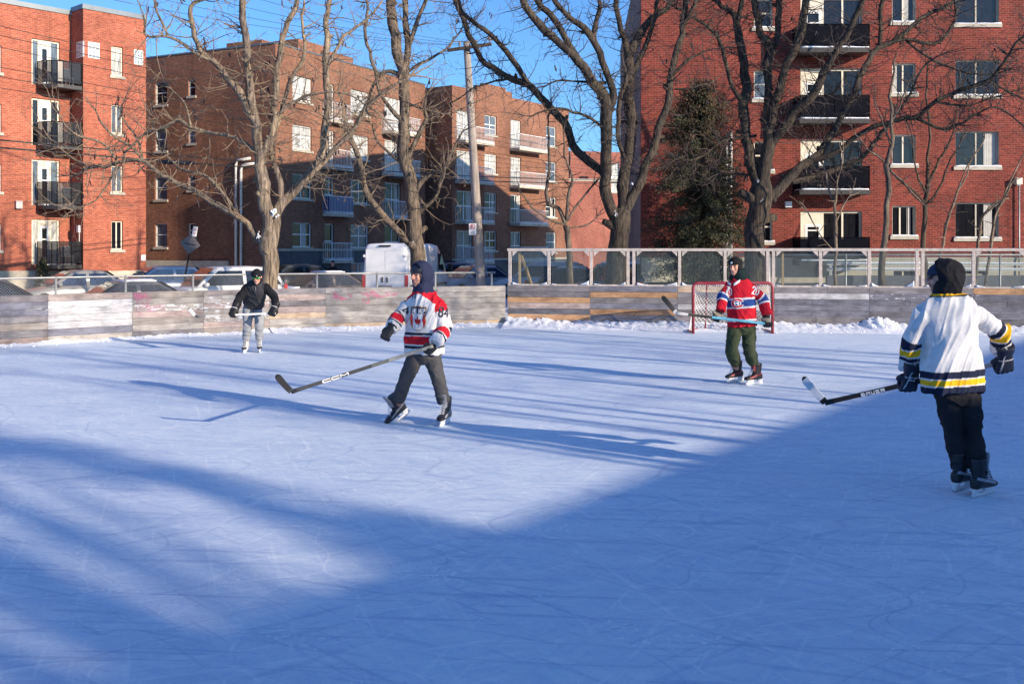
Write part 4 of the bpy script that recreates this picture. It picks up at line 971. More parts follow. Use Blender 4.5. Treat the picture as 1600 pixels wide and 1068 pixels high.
tree('slim young tree with upswept shoots just behind the clear screens left of the massive tree', 29, [
 [(892, 505, 12), (891, 440, 11), (886, 370, 10), (884, 349, 10)], [(884, 350, 7), (872, 325, 6.5), (856, 310, 6), (856, 241, 4), (854, 189, 3), (858, 160, 2)], [(885, 345, 6), (888, 301, 5), (895, 275, 4), (884, 241, 3), (882, 215, 2)],
 [(886, 345, 4), (903, 318, 4), (929, 288, 3), (945, 265, 2)], [(884, 350, 4), (862, 345, 3), (830, 325, 2.5), (812, 300, 2)], [(886, 356, 3), (915, 352, 2.5), (935, 340, 2)]], 51, 'bark_grey', 'twig_dark', .7, 0, .7, group=G2, depth=.5, twlvl=1)
tree('slim straight young tree nearest the right boards beside the balconies', 28, [
 [(1376, 505, 13), (1378, 443, 11), (1384, 344, 9), (1388, 258, 8), (1392, 215, 6), (1395, 129, 4), (1399, 80, 2)], [(1388, 258, 4), (1370, 244, 3.5), (1352, 232, 3), (1335, 205, 2)], [(1388, 262, 4), (1408, 284, 3.5), (1438, 314, 3), (1446, 320, 2)], [(1391, 225, 3), (1380, 195, 2.5), (1368, 160, 2)], [(1393, 190, 3), (1410, 160, 2.5), (1422, 130, 2)]], 52, 'bark_grey', 'twig_dark', .7, 0, .6, group=G2, depth=.5, twlvl=1)
tree('dark slim young tree with a three way fork in front of the red wall', 33, [
 [(1442, 500, 10), (1444, 440, 9), (1444, 385, 8), (1446, 297, 7), (1448, 258, 5), (1451, 215, 4), (1448, 129, 3), (1450, 95, 2)], [(1446, 300, 4), (1438, 285, 3.5), (1433, 271, 3), (1424, 235, 2)], [(1447, 292, 5), (1455, 275, 4.5), (1472, 250, 4), (1489, 207, 3), (1496, 170, 2)], [(1446, 320, 4), (1460, 305, 3.5), (1485, 258, 3), (1500, 225, 2)], [(1446, 318, 3.5), (1425, 297, 3), (1408, 284, 2)]], 53, 'bark_dark', 'twig_dark', .7, 0, .7, group=G2, depth=.5, twlvl=1)
tree('wispy sapling in front of the lowest black balcony', 29.5, [
 [(1305, 500, 6), (1305, 443, 5), (1306, 353, 5), (1303, 319, 4), (1290, 280, 3), (1284, 255, 2)], [(1304, 325, 3.5), (1307, 300, 3), (1310, 270, 2.5), (1316, 240, 2)], [(1305, 350, 2.5), (1318, 320, 2), (1330, 305, 2)], [(1305, 395, 2.5), (1280, 365, 2), (1262, 330, 2)]], 54, 'bark_pale', 'twig', .5, 0, .5, group=G2, depth=.5, twlvl=1)
for k, (lim, lb_) in enumerate((([(1462, 480, 4), (1467, 407, 4), (1472, 383, 3.5), (1489, 318, 3), (1515, 258, 2.2), (1540, 215, 1.5)], 'pale whip thin sapling leaning right behind the white jersey player'),
                          ([(1520, 490, 5), (1524, 440, 5), (1529, 375, 4.5), (1536, 338, 4), (1558, 314, 3), (1575, 305, 2)], 'pale thin sapling bent to the right under the lowest wide window'),
                          ([(1536, 490, 5), (1540, 445, 5), (1548, 378, 4.5), (1556, 338, 4), (1580, 284, 3), (1604, 230, 2)], 'pale thin sapling crossing the right edge of the lowest wide window'))):
    tree(lb_, 32.5 + k * .3, [lim, lim[2:5]], 60 + k, 'bark_pale', 'twig', .6, 0, .5, name='sapling', group=G2, depth=.5, twlvl=1)

# cedar against the red wall
def cedar(label, x, Y, h, r, seed, base=None, group=None, nb=330, blob=1.0):
    rr = random.Random(seed); base = V(base) if base else P(x, HOR, Y); base.z = -.32; t = thing('cedar_tree', label, 'tree', tuple(base), group)
    tm = MB(); lx = [base + V((noise.noise(V((z * .6, seed, 0))) * .25, 0, z * h)) for z in (0, .15, .3, .45, .6, .75, .9, 1)]
    tm.tube(lx, [.17, .14, .125, .11, .09, .065, .04, .012], 9); 
    green = MB(); brown = MB()
    for b in range(nb):
        z = rr.uniform(.10, .98); a = rr.random() * 6.283; prof = (min(1, (1.05 - z) * 2.3)) ** .75 * (.80 + .2 * math.sin(z * 9 + a * 2)) * (1 if z > .3 else .62 + z)
        L = r * prof * rr.uniform(.55, 1.12) + .12; o = base + V((0, 0, z * h)); d = V((math.cos(a), math.sin(a), rr.uniform(-.25, .35))).normalized()
        pts = [o]; dd = d.copy()
        for i in range(5): dd = (dd + V((0, 0, -.06)) + rvec(rr) * .15).normalized(); pts.append(pts[-1] + dd * L / 5)
        tm.tube(pts, [.022, .018, .014, .011, .008, .005], 4, 0, False)
        tgt = brown if rr.random() < (.55 if z > .55 else .2) else green
        for i in range(1, 6):
            for _ in range(int(27 * (.5 + prof) * blob)):
                p = pts[i].lerp(pts[i - 1], rr.random()) + rvec(rr) * .13
                q = (dd * .3 + rvec(rr) + V((0, 0, .15))).normalized() * rr.uniform(.07, .15); s = q.cross(rvec(rr))
                if s.length < 1e-3: continue
                s = s.normalized() * rr.uniform(.010, .024); tgt.face([p - s * .4, p + q * .5 - s, p + q, p + q * .5 + s])
    tm.build('trunk', M['bark_dark'], t, True); green.build('crown', M['cedar'], t); brown.build('browned_spray', M['cedar_brown'], t)
cedar('tall dark ragged cedar growing against the red wall', 1094, 35.2, 8.3, 2.3, 5, None, None, 560)
b_ = pq(5.0, -23); cedar('unseen narrow cedar beyond the low block, added to cast a dark band', 0, 0, 15.5, .52, 6, (b_.x, b_.y, -.3), 'street trees beyond the right of the rink', 260, .5)  # unseen cedar added, crown width and density shaped for the shadow band

# leafless street trees beyond the right edge, between the rink and the block behind; they throw the streaks on the ice
def generic_tree(p, h, r0, seed, label, spread=.45, lim=7):
    rr = random.Random(seed); mb = MB(); tw = MB(); base = V(p); n = 9
    lean = V((rr.uniform(-.04, .04), rr.uniform(-.04, .04), 0)); pts = [base + (V((0, 0, 1)) + lean) * h * .8 * i / n + V((noise.noise(V((i * .7, seed, 0))) * .12, noise.noise(V((i * .7, seed, 9))) * .12, 0)) for i in range(n + 1)]
    rad = [r0 * (1 - .75 * i / n) for i in range(n + 1)]; mb.tube(pts, rad, 10)
    for k in range(lim):
        i = rr.randint(3, n - 1); a = rr.random() * 6.283; d = V((math.cos(a) * spread * 2, math.sin(a) * spread * 2, 1)).normalized(); L = h * rr.uniform(.25, .5); q = [pts[i]]; dd = d
        for j in range(6): dd = (dd + rvec(rr) * .15 + V((0, 0, .06))).normalized(); q.append(q[-1] + dd * L / 6)
        rr0 = rad[i] * .6; qr = [rr0 * (1 - .8 * j / 6) for j in range(7)]; mb.tube(q, qr, 7)
        for _ in range(9):
            j = rr.randint(1, 6); s = (q[j] - q[j - 1]).normalized().cross(rvec(rr)).normalized(); grow(tw, q[j], (s + dd * .6).normalized(), rr.uniform(.8, 2.0), .014, 2, rr)
    t = thing('bare_tree', label, 'tree', tuple(base), 'street trees beyond the right of the rink'); mb.build('trunk', M['bark_grey'], t, True); tw.build('crown', M['twig_dark'], t)
for k, (p_, q_, h, r0, sp_, li) in enumerate(((8.35, -11, 10.5, .16, .10, 3), (9.7, -12.5, 11.5, .14, .12, 3), (10.6, -11.5, 12, .12, .14, 3), (12.5, -10.5, 11.5, .14, .14, 4), (13.5, -12, 12, .10, .2, 4), (15.6, -10, 12, .12, .25, 6), (17.4, -10, 11, .10, .25, 6), (19.4, -9, 11.5, .12, .25, 6),
                                        (3.0, -23, 15.0, .20, .10, 24), (2.0, -25, 16, .24, .14, 26), (.9, -23, 15.5, .24, .2, 24), (-.8, -25, 15.5, .24, .3, 22), (-2.6, -26, 15.5, .25, .35, 20), (-4.4, -23, 14.5, .25, .35, 16))):
    b_ = pq(p_, q_); generic_tree((b_.x, b_.y, -.3), h, r0, 100 + k, 'leafless street tree standing beyond the right side of the rink', sp_, li)
# ------------------------------------------------------------------ poles, wires, signs
def wire(label, a, b, sag, r, n=14):
    a = V(a); b = V(b); mb = MB(); pts = []
    for i in range(n + 1):
        t = i / n; pts.append(a.lerp(b, t) - UP * sag * 4 * t * (1 - t))
    mb.tube(pts, r, 5); o = mb.build('power_line', M['cable'], None, True, loc=tuple(a)); tag(o, label, 'cable', 'overhead wires along the street')
WL = 'thin black overhead wire sloping down to the right past the orange red block'
for k, (y0, y1) in enumerate(((41, 249), (56, 255), (74.5, 260), (106, 267), (121, 271), (138.5, 276))):
    wire(WL, P(-10, y0 - 2.5, 31), P(975, y1, 82), .25, .011)
wire('thick black cable with a splice case, upper of the two lowest cables on the left', P(-10, 218, 30), P(975, 281, 80), .35, .022)
wire('thick black cable, lowest of all the overhead lines on the left', P(-10, 230, 30), P(975, 286, 80), .35, .026)
mb = MB(); a = P(-10, 230, 30).lerp(P(975, 286, 80), .118); b = P(-10, 230, 30).lerp(P(975, 286, 80), .15); s_ = UP * .18
mb.tube([a - s_, a.lerp(b, .15) - s_ * .99, a.lerp(b, .85) - s_ * 1.0, b - s_], [.03, .085, .085, .03], 10)
sp_o = mb.build('splice_case', M['cable'], None, True, loc=tuple(a)); tag(sp_o, 'black splice case hanging on the lowest thick cable at left', 'splice case')
pole = thing('utility_pole', 'leaning grey timber utility pole with one crossarm near the middle', 'pole', tuple(P(755, 480, 40)))
pb, ptp = P(754, 480, 40), P(729, 66, 40); pb.z = -.32
mb = MB(); mb.tube([pb.lerp(ptp, t) for t in (0, .1, .25, .5, .75, 1)], [.20, .19, .185, .17, .155, .13], 12); mb.build('shaft', M['polewood'], pole, True)
mb = MB(); c = pb.lerp(ptp, .985); mb.beam(P(699, 79, 39.85), P(768, 69, 39.6), .10, .12); mb.build('crossarm', M['bark_dark'], pole)
mb = MB()
for x, y in ((703, 75), (718, 73), (744, 70), (765, 66)):
    q = P(x, y, 39.75); mb.tube([q, q + UP * .1, q + UP * .16, q + UP * .2], [.03, .05, .05, .02], 7)
mb.build('insulators', M['signback'], pole)
for k, x in enumerate((703, 718, 744, 765)):
    wire('thin wire crossing the sky from the leaning pole toward the upper left', P(x, 71, 39.75), P(60 + k * 70, -26 - k * 6, 34), .35, .008)
mb = MB(); q0 = pb.lerp(ptp, .02); mb.tube([q0 + V((0, -.2, 0)), q0 + V((0, -.2, 1.9))], .12, 10); 
def board_sign(root, c, w, h, nrm, matf, draw):
    nrm = V(nrm).normalized(); r = UP.cross(nrm).normalized(); rot = Matrix((r, nrm, UP)).transposed(); mb = MB(); mb.box(c, (w, .012, h), rot); p = mb.build('sign_plate', matf, root)
    g = MB(); draw(g, V(c) + nrm * .009, r, UP); 
    return p, g
def ring2d(g, c, r_, u, cx, cz, rad, wd, n=24, a0=0, a1=6.2832):
    for k in range(n):
        t0, t1 = lerp(a0, a1, k / n), lerp(a0, a1, (k + 1) / n)
        g.face([c + r_ * (cx + math.cos(t) * q) + u * (cz + math.sin(t) * q) for t, q in ((t0, rad), (t1, rad), (t1, rad - wd), (t0, rad - wd))])
def bar2d(g, c, r_, u, x0, z0, x1, z1, wd):
    a = c + r_ * x0 + u * z0; b = c + r_ * x1 + u * z1; d = (b - a).normalized(); s = d.cross(r_.cross(u)).normalized() * wd / 2; g.face([a - s, b - s, b + s, a + s])
M['signred'] = flat('sign_red', (.55, .03, .03), .5, .1, 4); M['signwhite'] = flat('sign_white', (.78, .78, .78), .45, .05, 4); M['signblack'] = flat('sign_black', (.02, .02, .02), .5, .1, 4)
def no_parking(root, c, w, h, nrm):
    def dr(g, cc, r, u):
        pass
    p, g = board_sign(root, c, w, h, nrm, M['signwhite'], dr); nrm = V(nrm).normalized(); r = UP.cross(nrm).normalized(); cc = V(c) + nrm * .010
    g = MB(); bar2d(g, cc, r, UP, -.05 * w / .3, h * .05, -.05 * w / .3, h * .34, w * .07); ring2d(g, cc, r, UP, -.03 * w / .3, h * .26, w * .13, w * .06, 12, -1.57, 1.57)
    for k in range(3): bar2d(g, cc, r, UP, -w * .3, -h * (.18 + .11 * k), w * .3, -h * (.18 + .11 * k), h * .03)
    g.build('marking', M['signblack'], p); cc = cc + nrm * .003
    g = MB(); ring2d(g, cc, r, UP, 0, h * .2, w * .38, w * .08); bar2d(g, cc + nrm * .002, r, UP, -w * .25, h * .2 + w * .25, w * .25, h * .2 - w * .25, w * .075); g.build('prohibition_ring', M['signred'], p)
sg = thing('parking_sign', 'small white no parking sign fixed on the leaning utility pole', 'sign', tuple(P(738, 360, 39.7)))
no_parking(sg, P(738.5, 358, 39.66), .30, .46, (-.25, -1, 0))
mb = MB(); mb.beam(P(738.5, 352, 39.68), P(747, 352, 39.75), .03, .02); mb.build('bracket', M['galv'], sg)
ls = thing('street_sign', 'leaning dark post with a bare diamond sign back and a white parking plate', 'sign', tuple(P(283, 440, 40)))
a, b = P(281, 452, 40), P(303.5, 350, 40); a.z = -.32
mb = MB(); mb.tube([a, b], .035, 8); mb.build('post', M['blackplastic'], ls)
ax = (b - a).normalized(); si = ax.cross(V((0, 1, 0))).normalized()
cdi = P(297, 381, 39.94); mb = MB(); e = .42
dv = [cdi + si * e, cdi + ax * e, cdi - si * e, cdi - ax * e]; mb.rings([[p - V((0, .008, 0)) for p in dv], [p + V((0, .008, 0)) for p in dv]]); dp = mb.build('diamond_plate', M['signback'], ls)
mb = MB(); mb.beam(cdi - si * .22 - V((0, .02, 0)), cdi + si * .22 - V((0, .02, 0)), .03, .03); mb.build('bracket', M['blackplastic'], dp)
cpl = P(304.5, 361.5, 39.93); rot = Matrix((si * -1, V((0, -1, 0)), ax)).transposed(); mb = MB(); mb.box(cpl, (.18, .014, .40), rot); pp = mb.build('sign_plate', M['signwhite'], ls)
g = MB(); ring2d(g, cpl - V((0, .012, 0)), si, ax, 0, .07, .06, .014); bar2d(g, cpl - V((0, .014, 0)), si, ax, -.04, .11, .04, .03, .013); bar2d(g, cpl - V((0, .012, 0)), si, ax, -.05, -.06, .05, -.06, .018); bar2d(g, cpl - V((0, .012, 0)), si, ax, -.05, -.11, .05, -.11, .018); g.build('marking', M['signred'], pp)

# ------------------------------------------------------------------ vehicles
def car(name, label, cat, loc, heading, kind, color, snow=0, salt=.25, L=4.5, W=1.78, Ht=1.46, group='cars parked along the street', glass='carglass'):
    hd = V((heading[0], heading[1], 0)).normalized(); lf = V((-hd.y, hd.x, 0)); o = V(loc)
    rot = Matrix((hd, lf, UP)).transposed()
    def w(x, y, z): return o + hd * x + lf * y + UP * z
    root = thing(name, label, cat, loc, group); pm = paint('car_paint', color, .28, salt)
    h2 = L / 2; belt = Ht * (.62 if kind != 'suv' else .60)
    prof = {'sedan': [(-h2, .62, .70), (-h2 + .12, .74, .80), (-h2 + .75, belt - .02, .87), (-.9, belt, .89), (.55, belt, .89), (1.0, belt - .03, .89), (h2 - .45, belt - .17, .86), (h2 - .1, belt - .28, .78), (h2, .5, .70)],
            'hatch': [(-h2, .62, .72), (-h2 + .1, belt - .05, .80), (-h2 + .5, belt, .87), (-.6, belt, .89), (.5, belt, .89), (1.0, belt - .04, .88), (h2 - .4, belt - .16, .84), (h2 - .08, belt - .3, .76), (h2, .52, .68)],
            'suv': [(-h2, .66, .74), (-h2 + .08, belt - .05, .82), (-h2 + .5, belt, .88), (-.6, belt, .90), (.7, belt, .90), (1.15, belt - .03, .89), (h2 - .4, belt - .13, .86), (h2 - .08, belt - .26, .80), (h2, .58, .72)]}[kind]
    mb = MB(); rs = []
    for x, zt, hw in prof:
        hw = hw * W / 1.78; z0 = .24
        rs.append([w(x, y, z) for y, z in ((-hw * .86, z0), (-hw * .98, z0 + .12), (-hw, lerp(z0, zt, .5)), (-hw * .985, zt - .13), (-hw * .93, zt - .04), (-hw * .82, zt), (0, zt + .025), (hw * .82, zt), (hw * .93, zt - .04), (hw * .985, zt - .13), (hw, lerp(z0, zt, .5)), (hw * .98, z0 + .12), (hw * .86, z0))])
    mb.rings(rs); body = mb.build('body', pm, root, True)
    g = {'sedan': (-1.55, -.85, .25, 1.12), 'hatch': (-h2 + .12, -h2 + .62, .25, 1.15), 'suv': (-h2 + .12, -h2 + .5, .45, 1.25)}[kind]
    xr0, xr1, xf1, xf0 = g; wb, wt = .80 * W / 1.78, .60 * W / 1.78; zb = belt - .03
    def sect(t):     # roof line as a smooth loft from rear glass base to windscreen base
        pass
    st = [(xr0, zb + .01), (lerp(xr0, xr1, .5), lerp(zb, Ht, .57)), (xr1, Ht - .035), (lerp(xr1, xf1, .4), Ht), (xf1 - .1, Ht - .005), (xf1 + .1, Ht - .06), (lerp(xf1, xf0, .55), lerp(zb, Ht, .5)), (xf0, zb + .01)]
    rs = []
    for x, zt in st:
        k = (zt - zb) / (Ht - zb); ht = lerp(wb, wt, max(k, 0))
        rs.append([w(x, y, z) for y, z in ((-wb, zb - .02), (-lerp(wb, ht, .5), lerp(zb, zt, .5)), (-ht, zt - .05 * k), (-ht * .86, zt), (0, zt + .025 * k), (ht * .86, zt), (ht, zt - .05 * k), (lerp(wb, ht, .5), lerp(zb, zt, .5)), (wb, zb - .02))])
    mb = MB(); mb.rings(rs); mb.build('cabin', pm, root, True)
    # glazing set just proud of the cabin
    def side(x0, x1, nm, k0=.06, k1=.86):
        for sg in (-1, 1):
            gm = MB()
            def pt(x, k):
                # limit by the sloping ends
                lo = lerp(xr0, xr1, k) + .12; hi = lerp(xf0, xf1, k) - .12; x = min(max(x, lo), hi)
                return w(x, sg * (lerp(wb, wt, k) + .012), lerp(zb, Ht - .05, k))
            n = 5
            for q in range(n):
                ka, kb = lerp(k0, k1, q / n), lerp(k0, k1, (q + 1) / n)
                gm.face([pt(x0, ka), pt(x1, ka), pt(x1, kb), pt(x0, kb)], 0, [(0, ka), (1, ka), (1, kb), (0, kb)])
            gm.build(nm, M[glass], root)
    xm = (xr1 + xf1) / 2 + .1
    side(xr0, xm - .06, 'rear_side_window'); side(xm + .06, xf0, 'front_side_window')
    for (xa, xb, nm, sg) in ((xf0, xf1, 'windscreen', 1), (xr0, xr1, 'rear_window', -1)):
        gm = MB(); n = 6
        for q in range(n):
            ka, kb = lerp(.04, .93, q / n), lerp(.04, .93, (q + 1) / n); f = []
            for k, sd in ((ka, -1), (ka, 1), (kb, 1), (kb, -1)):
                bul = .05 * math.sin(k * math.pi) + .02; f.append(w(lerp(xa, xb, k) + sg * (bul + .03), sd * (lerp(wb, wt, k) - .06), lerp(zb, Ht - .03, k) + .02 + .02 * k))
            gm.face(f, 0, [(0, ka), (1, ka), (1, kb), (0, kb)])
        gm.build(nm, M[glass], root)
    for x in (-h2 + .85, h2 - .9):
        for sg in (-1, 1):
            tm = MB(); c = w(x, sg * (W / 2 - .1), .33); tm.tube([c - lf * .1, c - lf * .085, c + lf * .085, c + lf * .1], [.30, .335, .335, .30], 20); tw_ = tm.build('wheel', M['rubber'], root, True)
            rm = MB(); d = c + lf * sg * .102; rm.tube([d - lf * sg * .03, d], [.22, .21], 16); 
            for q in range(5):
                a = q * 1.2566; rm.beam(d + lf * sg * .006, d + lf * sg * .006 + (hd * math.cos(a) + UP * math.sin(a)) * .2, .02, .05, up=tuple(lf))
            rm.build('rim', M['rim'], tw_)
    for sg in (-1, 1):
        fl_ = MB(); fl_.box(w(h2 - .16, sg * W * .36, belt - .30), (.16, .34, .14), rot); fl_.build('headlight', M['headlight'], root)
        tl = MB(); tl.box(w(-h2 + .10, sg * W * .40, belt - .10), (.14, .22, .22), rot); tl.build('tail_light', M['redlight'], root)
        mm = MB(); mm.ball(w(xf0 - .28, sg * (wb + .13), belt + .05), (.09, .12, .08), 10, 6, 0, rot); mm.build('wing_mirror', pm, root, True)
        dh = MB()
        for xq in (-.75, .35): dh.box(w(xq, sg * W * .502, belt - .13), (.18, .03, .03), rot)
        dh.build('door_handle', pm, root)
    bm = MB(); bm.box(w(h2 - .03, 0, .44), (.08, W * .62, .12), rot); bm.build('grille', M['blackplastic'], root)
    if snow:
        sm = MB(); rr = random.Random(int(loc[0] * 77)); rs = []; n = 12
        for q in range(n + 1):
            x = lerp(xr1 + .05, xf1 - .05, q / n); hw = wt * .9; row = []
            for k in range(7):
                y = lerp(-hw, hw, k / 6); zz = Ht + .02 + (snow * (1 + .6 * noise.noise(V((x * 2, y * 2, loc[0]))))) * (0 if k in (0, 6) or q in (0, n) else 1); row.append(w(x, y, zz))
            row += [w(x, hw * .9, Ht - .02), w(x, -hw * .9, Ht - .02)]; rs.append(row)
        sm.rings(rs); sm.build('snow_on_roof', M['snow'], root, True)
        sm = MB(); rs = []
        for q in range(9):
            x = lerp(xf0 + .1, h2 - .5, q / 8); zt = belt + .02 - .17 * max(0, (x - 1.0) / (h2 - 1.45)); row = []
            for k in range(7):
                y = lerp(-.62, .62, k / 6); row.append(w(x, y, zt + .005 + snow * .6 * (max(0, .6 + noise.noise(V((x * 3, y * 3, 5 + loc[0]))))) * (0 if k in (0, 6) or q in (0, 8) else 1)))
            row += [w(x, .6, zt - .06), w(x, -.6, zt - .06)]; rs.append(row)
        sm.rings(rs); sm.build('snow_on_bonnet', M['snow'], root, True)
    return root
G = -.30; HD = (-.78, -.62)
car('parked_car', 'black car with snow lying on its bonnet at the far left behind the fence', 'car', (-14.6, 27.8, G), (.82, .57), 'sedan', (.012, .012, .014), .05, .12, Ht=1.43)
car('parked_car', 'silver beige sedan with a blue tinted side window behind the left fence', 'car', (-17.0, 39.5, G), HD, 'sedan', (.50, .48, .45), .03, .5, Ht=1.46, glass='bluecar')  if False else None
M['bluecar'] = windowglass('blue_tinted_car_glass', (.03, .06, .13), .03)
car('parked_car', 'pale silver sedan with blue tinted side windows behind the left fence', 'car', (-16.6, 38.0, G), HD, 'sedan', (.24, .235, .23), .0, .5, Ht=1.47, glass='bluecar')
car('parked_car', 'dark grey low car with a dusting of snow in front of the blue hatchback', 'car', (-11.9, 30.6, G), HD, 'sedan', (.05, .055, .07), .03, .3, Ht=1.30)
car('parked_car', 'dull blue hatchback with a red tail lamp left of the white vehicle', 'car', (-15.4, 43.3, G), HD, 'hatch', (.035, .075, .17), 0, .3, L=4.1, Ht=1.52, glass='bluecar')
car('parked_car', 'white sport utility car behind the skater in the black jacket', 'car', (-10.45, 36.0, G), HD, 'suv', (.62, .62, .61), .0, .35, L=4.3, W=1.85, Ht=1.64)
car('parked_car', 'brownish dark car with a snowy roof between the pale tree and the van', 'car', (-7.6, 39.6, G), HD, 'sedan', (.075, .06, .06), .025, .5, Ht=1.36)
car('parked_car', 'dark green car half hidden behind the pale tree trunk', 'car', (-10.9, 48.5, G), HD, 'hatch', (.03, .04, .045), 0, .2, L=4.2, Ht=1.50)
car('parked_car', 'silver sedan facing left beside the utility pole', 'car', (-1.8, 47.5, G), HD, 'sedan', (.38, .40, .43), .0, .3, Ht=1.50, glass='bluecar')
car('parked_car', 'blue car peeping out between the van and the silver sedan', 'car', (-3.6, 54.0, G), HD, 'hatch', (.03, .06, .13), 0, .3, Ht=1.5)
car('parked_car', 'white car seen through the first clear panel on the left', 'car', (1.4, 47.0, G), (-.95, .3), 'suv', (.55, .56, .58), .03, .3, Ht=1.62)
car('parked_car', 'dark car with a snowy windscreen seen through the second clear panel', 'car', (2.9, 43.0, G), (.9, -.45), 'sedan', (.03, .035, .04), .05, .2)
car('parked_car', 'dark square sport utility car seen through the panel left of the massive tree', 'car', (4.2, 39.8, G), (-.55, .83), 'suv', (.04, .045, .06), .04, .25, Ht=1.72)

def van(label, loc, heading):
    hd = V((heading[0], heading[1], 0)).normalized(); lf = V((-hd.y, hd.x, 0)); o = V(loc); rot = Matrix((hd, lf, UP)).transposed()
    def w(x, y, z): return o + hd * x + lf * y + UP * z
    root = thing('delivery_van', label, 'van', loc); pm = paint('van_paint', (.78, .78, .79), .3, .5); L = 5.4; W = .98; H = 2.50
    prof = [(0, H - .16, .42, .90), (.015, H - .10, .36, .94), (.05, H - .05, .32, .97), (.14, H - .01, .30, .99), (.5, H, .30, 1), (3.2, H, .30, 1), (3.75, H - .05, .30, 1), (4.15, H - .35, .30, .99), (4.55, 1.55, .30, .98), (4.75, 1.28, .30, .97), (5.2, 1.08, .30, .94), (5.38, .75, .34, .88)]
    mb = MB(); rs = []
    for x, zt, z0, k in prof:
        hw = W * k; tp = hw * (.90 if zt > 1.6 else .88); zm = min(1.25, zt - .2); half = [(-hw * .95, z0), (-hw, z0 + .15), (-hw, zm), (-lerp(hw, tp, .6), lerp(zm, zt, .55)), (-tp, zt - .20), (-tp * .975, zt - .10), (-tp * .93, zt - .045), (-tp * .85, zt - .012), (-tp * .7, zt)]
        rs.append([w(x, y, z) for y, z in half + [(0, zt + .03)] + [(-y, z) for y, z in reversed(half)]])
    mb.rings(rs); mb.build('body', pm, root, True)
    for sg in (-1, 1):
        d = MB(); d.box(w(-.008, sg * W * .425, 1.36), (.03, W * .81, 1.80), rot); dd = d.build('rear_door', pm, root)
        h = MB(); h.box(w(-.04, sg * .1, 1.05), (.04, .06, .22), rot); h.build('handle', M['blackplastic'], dd)
        hg = MB()
        for z in (.6, 1.3, 2.0): hg.box(w(-.035, sg * W * .9, z), (.03, .08, .1), rot)
        hg.build('hinge', pm, dd)
        t = MB(); t.box(w(.0, sg * W * .93, .93), (.07, .12, .62), rot); t.build('tail_light', M['redlight'], root)
        wn = MB(); wn.face([w(3.55, sg * (W + .004), 1.38), w(4.5, sg * (W * .985 + .004), 1.32), w(4.05, sg * (W * .93 + .01), 2.06), w(3.6, sg * (W * .93 + .01), 2.1)], 0, [(0, 0), (1, 0), (.6, 1), (0, 1)]); wn.build('side_window', M['carglass'], root)
        mi = MB(); mi.box(w(4.5, sg * (W + .18), 1.45), (.1, .2, .36), rot); mi.build('wing_mirror', M['blackplastic'], root)
        for x in (1.0, 4.55):
            tm = MB(); c = w(x, sg * (W - .1), .35); tm.tube([c - lf * .11, c - lf * .09, c + lf * .09, c + lf * .11], [.31, .35, .35, .31], 20); tw_ = tm.build('wheel', M['rubber'], root, True); rm = MB(); rm.tube([c + lf * sg * .1, c + lf * sg * .118], [.2, .19], 14); rm.build('rim', M['rim'], tw_)
        sb = MB(); sb.box(w(2.4, sg * (W + .012), .78), (4.3, .03, .12), rot); sb.build('side_moulding', M['blackplastic'], root)
        gp = MB(); gp.box(w(1.9, sg * (W + .006), 1.35), (.02, .012, 1.9), rot); gp.box(w(3.45, sg * (W + .006), 1.35), (.02, .012, 1.9), rot); gp.build('panel_gap', M['blackplastic'], root)
    b = MB(); b.box(w(-.06, 0, .42), (.16, 1.9, .22), rot); b.build('rear_bumper', M['blackplastic'], root)
    pl = MB(); pl.box(w(-.045, 0, .72), (.03, .62, .2), rot); pl.build('plate_panel', M['signback'], root)
    bl_ = MB(); bl_.box(w(-.03, 0, H - .10), (.05, .5, .06), rot); bl_.build('brake_light', M['blackplastic'], root)
    ws = MB(); ws.face([w(4.62, -.82, 1.5), w(4.62, .82, 1.5), w(4.13, .74, 2.24), w(4.13, -.74, 2.24)], 0, [(0, 0), (1, 0), (1, 1), (0, 1)]); ws.build('windscreen', M['carglass'], root)
van('tall white delivery van with closed rear doors parked behind the hooded player', (-5.05, 39.6, G), (.27, .96))

# wheeled bins and snowy heaps beyond the clear screens
def bin_(label, loc, col, w_=.9, d=.8, h=1.05):
    root = thing('waste_bin', label, 'bin', loc, 'bins behind the clear screens'); mb = MB(); o = V(loc)
    mb.rings([[o + V((sx * w_ / 2 * k, sy * d / 2 * k, z)) for sx, sy in ((-1, -1), (1, -1), (1, 1), (-1, 1))] for z, k in ((.08, .82), (h * .9, 1), (h * .92, 1.04), (h, 1.04))]); mb.build('tub', flat('bin_plastic', col, .5, .15, 3), root)
    lm = MB(); lm.rings([[o + V((sx * w_ / 2 * k, sy * d / 2 * k - .02, z)) for sx, sy in ((-1, -1), (1, -1), (1, 1), (-1, 1))] for z, k in ((h + .002, 1.08), (h + .05, 1.06), (h + .09, .9))]); lm.build('lid', M['blackplastic'], root)
    wm = MB()
    for sx in (-1, 1): wm.tube([o + V((sx * w_ * .36 - .03, d * .35, .1)), o + V((sx * w_ * .36 + .03, d * .35, .1))], .1, 12)
    wm.build('wheels', M['rubber'], root)
bin_('dark green wheeled bin beside the corner of the red block', tuple(P(1034, 440, 35) * V((1, 1, 0)).length / V((1, 1, 0)).length)[:2] + (G,), (.02, .05, .04)) if False else None
for x, Y, col, lb_ in ((1030, 34, (.015, .02, .03), 'black wheeled bin, left one of the pair below the cedar'), (1078, 34.3, (.02, .045, .04), 'dark green wheeled bin, right one of the pair below the cedar')):
    p = P(x, 388, Y); bin_(lb_, (p.x, p.y, G), col)

